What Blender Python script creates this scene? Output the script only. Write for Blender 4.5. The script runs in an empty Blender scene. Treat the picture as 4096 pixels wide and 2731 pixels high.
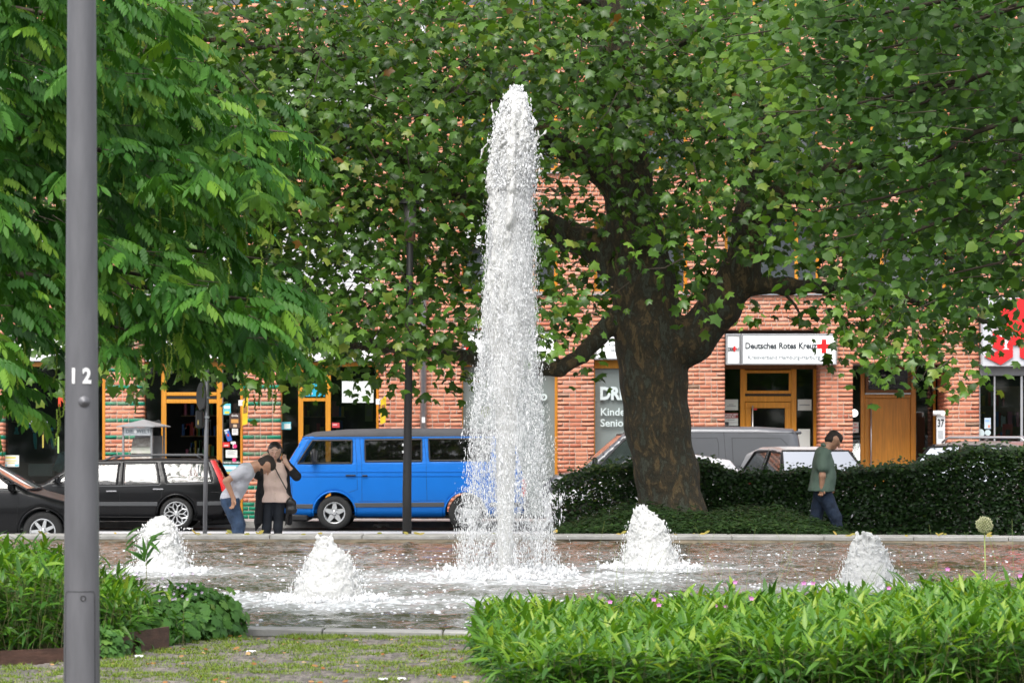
import bpy, math, random
import numpy as np
from mathutils import Vector, Matrix
random.seed(7); RNG = np.random.default_rng(11)
scene = bpy.context.scene
COL = scene.collection
# ------------------------------------------------------------------ camera, sky, sun, exposure
FPX, CX, HY, CZ = 12500.0, 2048.0, 1740.0, 1.78      # focal length in photo pixels, principal column, horizon row, eye height
cam = bpy.data.cameras.new('camera'); camo = bpy.data.objects.new('camera', cam); COL.objects.link(camo)
camo.location = (0, 0, CZ); camo.rotation_euler = (math.pi/2, 0, 0)
cam.sensor_width = 36; cam.lens = FPX/4096*36; cam.shift_y = (HY-1365.5)/4096
cam.clip_start = .5; cam.clip_end = 2500
cam.dof.use_dof = True; cam.dof.focus_distance = 31.0; cam.dof.aperture_fstop = 8.0
scene.camera = camo
SUN_EL, SUN_AZ = math.radians(58), math.radians(-164)   # azimuth from +Y clockwise
world = bpy.data.worlds.new('World'); scene.world = world; world.use_nodes = True
wn = world.node_tree; wn.nodes.clear()
sky = wn.nodes.new('ShaderNodeTexSky'); sky.sky_type = 'NISHITA'; sky.sun_disc = False
sky.sun_elevation = SUN_EL; sky.sun_rotation = SUN_AZ; sky.dust_density = 3.0; sky.air_density = 1.0; sky.ozone_density = .6
hs = wn.nodes.new('ShaderNodeHueSaturation'); hs.inputs['Saturation'].default_value = .28
bg = wn.nodes.new('ShaderNodeBackground'); bg.inputs['Strength'].default_value = .15
wo = wn.nodes.new('ShaderNodeOutputWorld')
wn.links.new(sky.outputs[0], hs.inputs['Color']); wn.links.new(hs.outputs[0], bg.inputs['Color']); wn.links.new(bg.outputs[0], wo.inputs[0])
sun = bpy.data.lights.new('sun', 'SUN'); sun.energy = 1.5; sun.angle = math.radians(32); sun.color = (1, .965, .91)
suno = bpy.data.objects.new('sun', sun); COL.objects.link(suno)
sd = Vector((math.sin(SUN_AZ)*math.cos(SUN_EL), math.cos(SUN_AZ)*math.cos(SUN_EL), math.sin(SUN_EL)))
suno.rotation_euler = sd.to_track_quat('Z', 'Y').to_euler(); suno.location = (0, 0, 40)
scene.view_settings.view_transform = 'Standard'; scene.view_settings.look = 'None'
scene.view_settings.gamma = 1; scene.view_settings.exposure = 1.12
scene.view_settings.use_curve_mapping = False
scene.render.engine = 'CYCLES'
cy = scene.cycles
cy.max_bounces = 8; cy.diffuse_bounces = 4; cy.glossy_bounces = 3; cy.transmission_bounces = 5; cy.transparent_max_bounces = 10
cy.caustics_reflective = False; cy.caustics_refractive = False; cy.use_denoising = True; cy.sample_clamp_indirect = 6
try: cy.denoiser = 'OPENIMAGEDENOISE'
except Exception: pass

def X(px, d): return (px-CX)/FPX*d
def Z(py, d): return CZ+(HY-py)/FPX*d
def W(px, py, d): return Vector((X(px, d), d, Z(py, d)))
STREET, PLAZA, RIM, WATER = 0.0, .42, .45, .365

# ------------------------------------------------------------------ objects
def tag(o, label=None, cat=None, group=None, kind=None):
    if label: o['label'] = label
    if cat: o['category'] = cat
    if group: o['group'] = group
    if kind: o['kind'] = kind
    return o
def empty(name, loc=(0, 0, 0), parent=None, rz=0):
    o = bpy.data.objects.new(name, None); COL.objects.link(o); o.location = loc; o.rotation_euler[2] = rz
    o.empty_display_size = .2
    if parent is not None: o.parent = parent
    return o
def link(name, me, parent=None, loc=None):
    o = bpy.data.objects.new(name, me); COL.objects.link(o)
    if parent is not None: o.parent = parent
    if loc is not None: o.location = loc
    return o
def meshdata(name, V, F, mat=None, smooth=False):
    me = bpy.data.meshes.new(name); me.from_pydata([tuple(v) for v in V], [], [tuple(f) for f in F])
    if mat is not None: me.materials.append(mat)
    if smooth: me.polygons.foreach_set('use_smooth', [True]*len(me.polygons))
    me.update(); return me
def mk(name, V, F, mat=None, parent=None, smooth=False, loc=None):
    return link(name, meshdata(name, V, F, mat, smooth), parent, loc)
def npmesh(name, V, faces, mat, smooth=False, rnd=None):
    """V (n,3); faces = int array (m,k) ; rnd = per-face float attribute"""
    me = bpy.data.meshes.new(name); V = np.asarray(V, np.float32); faces = np.asarray(faces, np.int32)
    m, k = faces.shape
    me.vertices.add(len(V)); me.vertices.foreach_set('co', V.ravel())
    me.loops.add(m*k); me.loops.foreach_set('vertex_index', faces.ravel())
    me.polygons.add(m); me.polygons.foreach_set('loop_start', np.arange(m, dtype=np.int32)*k)
    try: me.polygons.foreach_set('loop_total', np.full(m, k, np.int32))
    except Exception: pass
    if smooth: me.polygons.foreach_set('use_smooth', np.ones(m, bool))
    if mat is not None: me.materials.append(mat)
    if rnd is not None:
        a = me.attributes.new('rnd', 'FLOAT', 'FACE'); a.data.foreach_set('value', np.asarray(rnd, np.float32))
    me.update(calc_edges=True); return me
class MB:
    """collects simple solids into one mesh"""
    def __init__(s): s.V = []; s.F = []
    def add(s, V, F):
        n = len(s.V); s.V += [tuple(v) for v in V]; s.F += [tuple(i+n for i in f) for f in F]; return s
    def box(s, x0, x1, y0, y1, z0, z1):
        V = [(x0,y0,z0),(x1,y0,z0),(x1,y1,z0),(x0,y1,z0),(x0,y0,z1),(x1,y0,z1),(x1,y1,z1),(x0,y1,z1)]
        return s.add(V, [(0,3,2,1),(4,5,6,7),(0,1,5,4),(1,2,6,5),(2,3,7,6),(3,0,4,7)])
    def bbox(s, x0, x1, y0, y1, z0, z1, b=.01):
        """box with chamfered edges"""
        V = []; xs = (x0, x1); ys = (y0, y1); zs = (z0, z1); idx = {}
        for i in (0, 1):
            for j in (0, 1):
                for k in (0, 1):
                    sx, sy, sz = (1-2*i)*b, (1-2*j)*b, (1-2*k)*b
                    for a, p in enumerate(((xs[i], ys[j]+sy, zs[k]+sz), (xs[i]+sx, ys[j], zs[k]+sz), (xs[i]+sx, ys[j]+sy, zs[k]))):
                        idx[i, j, k, a] = len(V); V.append(p)
        F = []
        I = lambda i, j, k, a: idx[i, j, k, a]
        for i in (0, 1):
            F += [[I(i,0,0,0), I(i,1,0,0), I(i,1,1,0), I(i,0,1,0)][::(-1 if i == 0 else 1)]]
            F += [[I(0,i,0,1), I(0,i,1,1), I(1,i,1,1), I(1,i,0,1)][::(-1 if i == 0 else 1)]]
            F += [[I(0,0,i,2), I(1,0,i,2), I(1,1,i,2), I(0,1,i,2)][::(-1 if i == 0 else 1)]]
            for j in (0, 1):
                F += [[I(0,i,j,1), I(1,i,j,1), I(1,i,j,2), I(0,i,j,2)]]
                F += [[I(i,0,j,0), I(i,1,j,0), I(i,1,j,2), I(i,0,j,2)]]
                F += [[I(i,j,0,0), I(i,j,1,0), I(i,j,1,1), I(i,j,0,1)]]
                for k in (0, 1): F += [[I(i,j,k,0), I(i,j,k,1), I(i,j,k,2)]]
        return s.add(V, F)
    def tube(s, pts, rad, n=8, cap=True, up=(0, 0, 1)):
        P = [Vector(p) for p in pts]; R = rad if isinstance(rad, (list, tuple)) else [rad]*len(P); V = []; F = []
        ref = None
        for i, p in enumerate(P):
            t = (P[min(i+1, len(P)-1)]-P[max(i-1, 0)]).normalized()
            if ref is None:
                ref = Vector(up) if abs(t.dot(Vector(up))) < .95 else Vector((1, 0, 0))
            a = t.cross(ref).normalized(); b = a.cross(t).normalized(); ref = b
            for k in range(n):
                q = 2*math.pi*k/n; V.append(p+(a*math.cos(q)+b*math.sin(q))*R[i])
        for i in range(len(P)-1):
            for k in range(n):
                k2 = (k+1) % n; F.append((i*n+k, i*n+k2, (i+1)*n+k2, (i+1)*n+k))
        if cap: F.append(tuple(range(n))[::-1]); F.append(tuple((len(P)-1)*n+k for k in range(n)))
        return s.add(V, F)
    def lathe(s, prof, n=24, c=(0, 0, 0), axis='z', closed=False):
        V = []; F = []; m = len(prof)
        for k in range(n):
            q = 2*math.pi*k/n; cq, sq = math.cos(q), math.sin(q)
            for r, h in prof:
                v = {'z': (r*cq, r*sq, h), 'y': (r*cq, h, r*sq), 'x': (h, r*cq, r*sq)}[axis]
                V.append((v[0]+c[0], v[1]+c[1], v[2]+c[2]))
        for k in range(n):
            k2 = (k+1) % n
            for i in range(m if closed else m-1):
                j = (i+1) % m; F.append((k*m+i, k2*m+i, k2*m+j, k*m+j))
        return s.add(V, F)
    def prism(s, poly, y0, y1, axis='y'):
        """polygon (a,b) extruded; axis y: (x,z) ; z: (x,y) ; x: (y,z)"""
        f = {'y': lambda a, b, h: (a, h, b), 'z': lambda a, b, h: (a, b, h), 'x': lambda a, b, h: (h, a, b)}[axis]
        n = len(poly); V = [f(a, b, y0) for a, b in poly]+[f(a, b, y1) for a, b in poly]
        F = [tuple(range(n)), tuple(range(2*n-1, n-1, -1))]+[(i, n+i, n+(i+1) % n, (i+1) % n) for i in range(n)]
        return s.add(V, F)
    def build(s, name, mat, parent=None, smooth=False, loc=None):
        return mk(name, s.V, s.F, mat, parent, smooth, loc)

# ------------------------------------------------------------------ materials
MATS = {}
def newmat(name):
    m = bpy.data.materials.new(name); m.use_nodes = True; nt = m.node_tree; nt.nodes.clear()
    out = nt.nodes.new('ShaderNodeOutputMaterial'); MATS[name] = m
    return m, nt, out
def N(nt, t, **kw):
    n = nt.nodes.new(t)
    for k, v in kw.items():
        if k in n.inputs: n.inputs[k].default_value = v
        else: setattr(n, k, v)
    return n
def c4(c): return (c[0], c[1], c[2], 1)
def M(name, col, rough=.6, metal=0, spec=.5, coat=0, var=.0, vscale=8, col2=None, bump=0, bscale=60, sheen=0, emit=None, estr=0, coord='Object', stretch=None, sss=0, detail=5):
    m, nt, out = newmat(name)
    p = N(nt, 'ShaderNodeBsdfPrincipled'); nt.links.new(p.outputs[0], out.inputs[0])
    p.inputs['Base Color'].default_value = c4(col); p.inputs['Roughness'].default_value = rough; p.inputs['Metallic'].default_value = metal
    p.inputs['Specular IOR Level'].default_value = spec; p.inputs['Coat Weight'].default_value = coat
    if coat: p.inputs['Coat Roughness'].default_value = .05
    if sheen: p.inputs['Sheen Weight'].default_value = sheen
    if sss: p.inputs['Subsurface Weight'].default_value = sss; p.inputs['Subsurface Scale'].default_value = .02
    if emit: p.inputs['Emission Color'].default_value = c4(emit); p.inputs['Emission Strength'].default_value = estr
    tc = None
    if var or bump:
        tc = N(nt, 'ShaderNodeTexCoord'); src = tc.outputs[coord]
        if stretch:
            mp = N(nt, 'ShaderNodeMapping'); mp.inputs['Scale'].default_value = stretch; nt.links.new(src, mp.inputs[0]); src = mp.outputs[0]
    if var:
        no = N(nt, 'ShaderNodeTexNoise', Scale=vscale, Detail=float(detail), Roughness=.6); nt.links.new(src, no.inputs['Vector'])
        r = N(nt, 'ShaderNodeValToRGB'); r.color_ramp.elements[0].position = .32; r.color_ramp.elements[1].position = .68
        c2 = col2 or tuple(min(1, c*(1+var)) for c in col)
        c1 = tuple(c*(1-var) for c in col) if col2 is None else col
        r.color_ramp.elements[0].color = c4(c1); r.color_ramp.elements[1].color = c4(c2)
        nt.links.new(no.outputs['Fac'], r.inputs[0]); nt.links.new(r.outputs[0], p.inputs['Base Color'])
    if bump:
        nb = N(nt, 'ShaderNodeTexNoise', Scale=bscale, Detail=6.0); nt.links.new(src, nb.inputs['Vector'])
        b = N(nt, 'ShaderNodeBump', Strength=bump, Distance=.02); nt.links.new(nb.outputs['Fac'], b.inputs['Height']); nt.links.new(b.outputs[0], p.inputs['Normal'])
    return m
def ramp(nt, stops, src):
    r = N(nt, 'ShaderNodeValToRGB'); e = r.color_ramp.elements
    while len(e) < len(stops): e.new(.5)
    for i, (p, c) in enumerate(stops): e[i].position = p; e[i].color = c4(c)
    nt.links.new(src, r.inputs[0]); return r
def leafmat(name, stops, trans=.35, rough=.42, spec=.5, tcol=(1.25, 1.25, .5)):
    m, nt, out = newmat(name)
    at = N(nt, 'ShaderNodeAttribute'); at.attribute_name = 'rnd'
    r = ramp(nt, stops, at.outputs['Fac'])
    p = N(nt, 'ShaderNodeBsdfPrincipled'); p.inputs['Roughness'].default_value = rough; p.inputs['Specular IOR Level'].default_value = spec
    nt.links.new(r.outputs[0], p.inputs['Base Color'])
    mu = N(nt, 'ShaderNodeMix', data_type='RGBA', blend_type='MULTIPLY'); mu.inputs[0].default_value = 1
    nt.links.new(r.outputs[0], mu.inputs[6]); mu.inputs[7].default_value = c4(tcol)
    t = N(nt, 'ShaderNodeBsdfTranslucent'); nt.links.new(mu.outputs[2], t.inputs[0])
    mx = N(nt, 'ShaderNodeMixShader'); mx.inputs[0].default_value = trans
    nt.links.new(p.outputs[0], mx.inputs[1]); nt.links.new(t.outputs[0], mx.inputs[2]); nt.links.new(mx.outputs[0], out.inputs[0])
    return m
def glassmat(name, tint=(.75, .8, .8), alpha=.75, rough=.03, refl=1.0, dark=(.01, .012, .012)):
    """window glass: fresnel reflection over a tinted, partly see-through body"""
    m, nt, out = newmat(name)
    fr = N(nt, 'ShaderNodeFresnel', IOR=1.5); g = N(nt, 'ShaderNodeBsdfGlossy', Roughness=rough); g.inputs[0].default_value = (refl, refl, refl, 1)
    t = N(nt, 'ShaderNodeBsdfTransparent'); t.inputs[0].default_value = c4(tint)
    d = N(nt, 'ShaderNodeBsdfDiffuse'); d.inputs[0].default_value = c4(dark)
    m1 = N(nt, 'ShaderNodeMixShader'); m1.inputs[0].default_value = alpha; nt.links.new(d.outputs[0], m1.inputs[1]); nt.links.new(t.outputs[0], m1.inputs[2])
    ad = N(nt, 'ShaderNodeMath', operation='MULTIPLY_ADD'); ad.inputs[1].default_value = 1.05; ad.inputs[2].default_value = .015; nt.links.new(fr.outputs[0], ad.inputs[0])
    ad.use_clamp = True
    m2 = N(nt, 'ShaderNodeMixShader'); nt.links.new(ad.outputs[0], m2.inputs[0]); nt.links.new(m1.outputs[0], m2.inputs[1]); nt.links.new(g.outputs[0], m2.inputs[2])
    nt.links.new(m2.outputs[0], out.inputs[0]); return m

# ------------------------------------------------------------------ numeric helpers
def vnoise(P, scale=1.0, seed=0, octaves=1):
    """value noise in [-1,1] at points P (...,3)"""
    P = np.asarray(P, float)*scale; tot = np.zeros(P.shape[:-1]); amp = 1.0; nrm = 0
    for o in range(octaves):
        r = np.random.default_rng(seed+o*17).uniform(-1, 1, (32, 32, 32))
        i = np.floor(P).astype(int); f = P-i; f = f*f*(3-2*f); i &= 31; j = (i+1) & 31
        x0, y0, z0 = i[..., 0], i[..., 1], i[..., 2]; x1, y1, z1 = j[..., 0], j[..., 1], j[..., 2]
        fx, fy, fz = f[..., 0], f[..., 1], f[..., 2]
        a = r[x0, y0, z0]*(1-fx)+r[x1, y0, z0]*fx; b = r[x0, y1, z0]*(1-fx)+r[x1, y1, z0]*fx
        c = r[x0, y0, z1]*(1-fx)+r[x1, y0, z1]*fx; d = r[x0, y1, z1]*(1-fx)+r[x1, y1, z1]*fx
        tot += amp*((a*(1-fy)+b*fy)*(1-fz)+(c*(1-fy)+d*fy)*fz); nrm += amp; amp *= .5; P = P*2.03
    return tot/nrm
class SDF:
    def __init__(s, lo, hi, h):
        s.lo = np.array(lo, float); s.h = h; s.n = np.ceil((np.array(hi)-s.lo)/h).astype(int)+1
        s.ax = [s.lo[i]+h*np.arange(s.n[i]) for i in range(3)]; s.F = np.full(s.n, 9.0, np.float32)
    def sub(s, lo, hi):
        sl = []
        for i in range(3):
            a = int(max(0, math.floor((lo[i]-s.lo[i])/s.h))); b = int(min(s.n[i], math.ceil((hi[i]-s.lo[i])/s.h)+1)); sl.append(slice(a, max(a, b)))
        g = np.meshgrid(*[s.ax[i][sl[i]] for i in range(3)], indexing='ij', sparse=True)
        return tuple(sl), g
    def blend(s, sl, d, k, neg=False):
        A = s.F[sl]
        if neg:
            s.F[sl] = np.maximum(A, -d); return
        if k > 0:
            hh = np.maximum(k-np.abs(A-d), 0)/k; s.F[sl] = np.minimum(A, d)-hh*hh*k*.25
        else: s.F[sl] = np.minimum(A, d)
    def cap(s, a, b, ra, rb=None, k=.03, neg=False, sc=(1, 1, 1)):
        rb = ra if rb is None else rb; a = np.array(a, float); b = np.array(b, float); R = max(ra, rb)+k+2*s.h
        Rv = np.array([R/c for c in sc])
        sl, (gx, gy, gz) = s.sub(np.minimum(a, b)-Rv, np.maximum(a, b)+Rv)
        ba = (b-a)*np.array(sc); L = max(1e-9, float((ba*ba).sum()))
        px, py, pz = (gx-a[0])*sc[0], (gy-a[1])*sc[1], (gz-a[2])*sc[2]
        t = np.clip((px*ba[0]+py*ba[1]+pz*ba[2])/L, 0, 1)
        d = np.sqrt((px-t*ba[0])**2+(py-t*ba[1])**2+(pz-t*ba[2])**2)-(ra+(rb-ra)*t)
        s.blend(sl, d, k, neg)
    def ell(s, c, r, k=.02, neg=False):
        c = np.array(c, float); r = np.array(r, float)
        sl, (gx, gy, gz) = s.sub(c-r-k-2*s.h, c+r+k+2*s.h)
        q = np.sqrt(((gx-c[0])/r[0])**2+((gy-c[1])/r[1])**2+((gz-c[2])/r[2])**2)
        s.blend(sl, (q-1)*r.min(), k, neg)
    def pts(s): return np.stack(np.meshgrid(*s.ax, indexing='ij'), -1)
    def mesh(s):
        return nets(s.F, s.lo, s.h)
def nets(F, lo, h):
    """naive surface nets -> verts, quads"""
    n = np.array(F.shape); In = F < 0; C = n-1
    cnt = np.zeros(C, np.float32); acc = np.zeros(tuple(C)+(3,), np.float32)
    for ax in range(3):
        o = [i for i in range(3) if i != ax]
        sl0 = [slice(None)]*3; sl1 = [slice(None)]*3; sl0[ax] = slice(0, -1); sl1[ax] = slice(1, None)
        a = F[tuple(sl0)]; b = F[tuple(sl1)]; cr = (In[tuple(sl0)] != In[tuple(sl1)]); t = np.where(cr, a/np.where(cr, a-b, 1), 0).astype(np.float32)
        for i in (0, 1):
            for j in (0, 1):
                s = [slice(None)]*3
                s[o[0]] = slice(i, i+C[o[0]]); s[o[1]] = slice(j, j+C[o[1]])
                c = cr[tuple(s)]; cnt += c; acc[..., ax] += np.where(c, t[tuple(s)], 0)
                acc[..., o[0]] += c*i; acc[..., o[1]] += c*j
    act = cnt > 0; idx = np.full(C, -1, np.int64); ii = np.argwhere(act); idx[act] = np.arange(len(ii))
    V = (ii+acc[act]/cnt[act][:, None])*h+lo
    Q = []
    for ax in range(3):
        o = [(ax+1) % 3, (ax+2) % 3]
        sl0 = [slice(None)]*3; sl1 = [slice(None)]*3; sl0[ax] = slice(0, -1); sl1[ax] = slice(1, None)
        A = In[tuple(sl0)]; B = In[tuple(sl1)]; e = np.argwhere(A != B)
        e = e[(e[:, o[0]] > 0) & (e[:, o[1]] > 0) & (e[:, o[0]] < C[o[0]]) & (e[:, o[1]] < C[o[1]])]
        if len(e) == 0: continue
        def cell(di, dj):
            q = e.copy(); q[:, o[0]] -= di; q[:, o[1]] -= dj; return idx[q[:, 0], q[:, 1], q[:, 2]]
        q = np.stack([cell(1, 1), cell(0, 1), cell(0, 0), cell(1, 0)], 1)
        fl = ~A[e[:, 0], e[:, 1], e[:, 2]]; q[fl] = q[fl][:, ::-1]; Q.append(q)
    Q = np.concatenate(Q) if Q else np.zeros((0, 4), np.int64)
    Q = Q[(Q >= 0).all(1)]
    return V, Q
def sdfobj(name, s, mat, parent=None, smooth=True, loc=None):
    V, Q = s.mesh(); return link(name, npmesh(name, V, Q, mat, smooth), parent, loc)
def basis(t, n):
    """rows of frames from tip directions t (N,3) and approximate normals n -> (N,3,3) columns x,y,z"""
    t = t/np.linalg.norm(t, axis=1, keepdims=True); x = np.cross(t, n); x /= np.linalg.norm(x, axis=1, keepdims=True)+1e-9
    z = np.cross(x, t); return np.stack([x, t, z], 2)
def scatter(TV, TF, pos, B, size, rnd):
    """instances of a small template baked to arrays. TF rectangular (m,k)"""
    TV = np.asarray(TV, float); TF = np.asarray(TF); N_ = len(pos); size = np.asarray(size)
    if size.ndim == 1: size = size[:, None].repeat(3, 1)
    V = np.einsum('nij,nvj->nvi', B, TV[None]*size[:, None, :])+pos[:, None, :]
    F = TF[None]+(np.arange(N_)*len(TV))[:, None, None]
    return V.reshape(-1, 3), F.reshape(-1, TF.shape[1]), np.repeat(rnd, len(TF))
def leafparts(name, TV, TF, pos, B, size, rnd, mat, parent, buckets=6):
    """separate leaf objects sharing mesh data"""
    mes = []
    for b in range(buckets):
        mes.append(npmesh(name, TV, TF, mat, False, np.full(len(TF), (b+.5)/buckets)))
    size = np.asarray(size)
    if size.ndim == 1: size = size[:, None].repeat(3, 1)
    for p, bb, s, r in zip(pos, B, size, rnd):
        o = link(name, mes[min(buckets-1, int(r*buckets))], parent)
        m = Matrix([[bb[i][j]*s[j] for j in range(3)]+[p[i]] for i in range(3)]+[[0, 0, 0, 1]]); o.matrix_local = m
def text(name, s, size, mat, parent=None, loc=(0, 0, 0), bold=0, align='CENTER', ext=.002, sx=1, shear=0, rot=None):
    """flat lettering facing -Y"""
    c = bpy.data.curves.new(name, 'FONT'); c.body = s; c.size = size; c.align_x = align; c.align_y = 'CENTER'; c.extrude = ext; c.offset = bold; c.shear = shear
    c.resolution_u = 3; c.materials.append(mat)
    t = bpy.data.objects.new('tmp', c); me = bpy.data.meshes.new_from_object(t); me.name = name; bpy.data.objects.remove(t); bpy.data.curves.remove(c)
    if not me.materials: me.materials.append(mat)
    o = link(name, me, parent, loc); o.rotation_euler = rot or (math.pi/2, 0, 0); o.scale = (sx, 1, 1)
    return o
# ================================================================== materials used by the setting
m_asphalt = M('asphalt', (.055, .055, .058), .85, var=.3, vscale=3, bump=.4, bscale=90)
m_concrete = M('pale_road', (.46, .46, .47), .8, var=.12, vscale=1.2, bump=.2, bscale=50)
m_slab = M('pavement_slabs', (.32, .29, .28), .85, var=.15, vscale=2.5, bump=.2, bscale=40)
m_kerb = M('kerbstone', (.36, .35, .33), .8, var=.2, vscale=6, bump=.2)
m_soil = M('soil', (.045, .032, .02), .95, var=.4, vscale=5, bump=.8, bscale=25)
m_joint = M('sett_joint', (.085, .075, .055), .95, var=.4, vscale=6, bump=.6, bscale=60)
m_coping = M('coping_stone', (.27, .265, .25), .75, var=.22, vscale=4, bump=.25, bscale=45)
m_basin = M('basin_wall', (.20, .165, .115), .8, var=.35, vscale=5, bump=.4, bscale=30, stretch=(1, 1, 3))
m_sett = None

def sheet(name, x0, x1, y0, y1, z, mat, kind='structure', nx=1, ny=1):
    V = [(x0+(x1-x0)*i/nx, y0+(y1-y0)*j/ny, z) for j in range(ny+1) for i in range(nx+1)]
    F = [(j*(nx+1)+i, j*(nx+1)+i+1, (j+1)*(nx+1)+i+1, (j+1)*(nx+1)+i) for j in range(ny) for i in range(nx)]
    return tag(mk(name, V, F, mat), kind=kind)
sheet('ground', -600, 600, -600, 600, -.06, m_asphalt)
sheet('road', -80, 80, 42.6, 57.9, 0, m_concrete)
sheet('parking_lane', -80, 80, 57.9, 60.32, -.004, m_asphalt)  # dark asphalt carries the parked cars' shadow and the gutter in its colour
tag(MB().box(-80, 80, 60.32, 60.46, -.05, .12).build('kerb', m_kerb), kind='structure')
# pavement with its slabs
pv = tag(MB().box(-80, 80, 60.46, 62.6, -.05, .105).build('pavement', m_joint), kind='structure')
sl = MB().bbox(.003, .497, .003, .497, 0, .014, .004); slab_me = meshdata('slab', sl.V, sl.F, m_slab)
for i in range(-26, 27):
    for j in range(4): link('slab', slab_me, pv, (i*.5, 60.47+j*.5, .106))
# the raised square around the basin
NR = lambda x: 21.42-.26*(x+.3)                       # inner edge of the near rim
FR = lambda x: 41.5 if x < 1 else 41.5-.14*(x-1)      # inner edge of the far rim
BX0, BX1 = -9.2, 9.2
V = [(-40, -30, PLAZA-.02), (40, -30, PLAZA-.02), (40, NR(BX1)-.3, PLAZA-.02), (BX1+.3, NR(BX1)-.3, PLAZA-.02), (BX0-.3, NR(BX0)-.3, PLAZA-.02), (-40, NR(BX0)-.3, PLAZA-.02)]
tag(mk('plaza', V, [(0, 1, 2, 3, 4, 5)], m_joint), kind='structure')
tag(MB().box(-40, BX0-.35, NR(BX0)-.3, 42.5, -.05, PLAZA-.021).build('terrace', m_soil), kind='structure')
tag(MB().box(BX1+.35, 40, NR(BX1)-.3, 42.5, -.05, PLAZA-.021).build('terrace', m_soil), kind='structure')
# bank behind the far rim down to the planting bed
tag(mk('planting_bed', [(1.0, 42.4, .43), (30, 42.4, .43), (30, 43.2, .16), (1.0, 43.2, .16), (1.0, 52.5, .14), (30, 52.5, .14)], [(0, 1, 2, 3), (3, 2, 5, 4)], m_soil), kind='structure')

# ------------------------------------------------------------------ basin, rim and water
basin = tag(empty('fountain_basin', (0, 31, 0)), 'large low stone rimmed fountain basin filling the middle of the square', 'fountain basin')
L = lambda p: (p[0], p[1]-31, p[2])
def rimwall(fn, x0, x1, n, off, thick, z0, z1, name):
    V = []; F = []
    for i in range(n+1):
        x = x0+(x1-x0)*i/n; y = fn(x)
        V += [L((x, y+off, z0)), L((x, y+off+thick, z0)), L((x, y+off+thick, z1)), L((x, y+off, z1))]
    for i in range(n):
        a = 4*i; b = a+4
        for k in range(4): F.append((a+k, b+k, b+(k+1) % 4, a+(k+1) % 4))
    F += [(0, 1, 2, 3), tuple(4*n+k for k in (3, 2, 1, 0))]
    return mk(name, V, F, m_basin, basin)
rimwall(NR, BX0, BX1, 2, -.26, .25, -.05, RIM-.045, 'near_wall')
rimwall(FR, BX0, BX1, 20, .005, .8, -.05, RIM-.045, 'far_wall')
for sx, nm in ((BX0, 'side_wall'), (BX1, 'side_wall')):
    MB().box(sx-.35, sx+.0, NR(sx)-.26-31, 42.3-31, -.05, RIM-.01).build(nm, m_basin, basin)
def coping(fn, x0, x1, step, o0, o1, jit=.004):
    x = x0
    while x < x1:
        xe = min(x+step*random.uniform(.96, 1.04), x1); g = .006
        b = MB(); q = []
        dz = random.uniform(-jit, jit)
        for xx in (x+g, xe-g):
            for o in (o0, o1): q.append((xx, fn(xx)+o))
        zt = RIM+dz; zb = RIM-.05; c = .008
        lo = [L((a, b_, zb)) for a, b_ in q]; mid = [L((a, b_, zt-c)) for a, b_ in q]
        cx_ = sum(p[0] for p in q)/4; cy_ = sum(p[1] for p in q)/4
        top = [L((a+(c if a < cx_ else -c), b_+(c if b_ < fn(a)+(o0+o1)/2 else -c), zt)) for a, b_ in q]
        V = lo+mid+top; F = []
        ring = (0, 2, 3, 1)
        for k in range(4):
            i, j = ring[k], ring[(k+1) % 4]; F += [(i, j, 4+j, 4+i), (4+i, 4+j, 8+j, 8+i)]
        F.append(tuple(8+k for k in ring)); F.append(tuple(ring[::-1]))
        mk('coping_stone', V, F, m_coping, basin); x = xe
coping(NR, BX0, BX1, .8, -.27, 0.0)
coping(FR, BX0, BX1, 1.2, 0.0, .82)
# basin floor
mk('basin_floor', [L((BX0, NR(BX0), -.02)), L((BX1, NR(BX1), -.02)), L((BX1, 42, -.02)), L((BX0, 42, -.02))], [(0, 1, 2, 3)], m_basin, basin)

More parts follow.
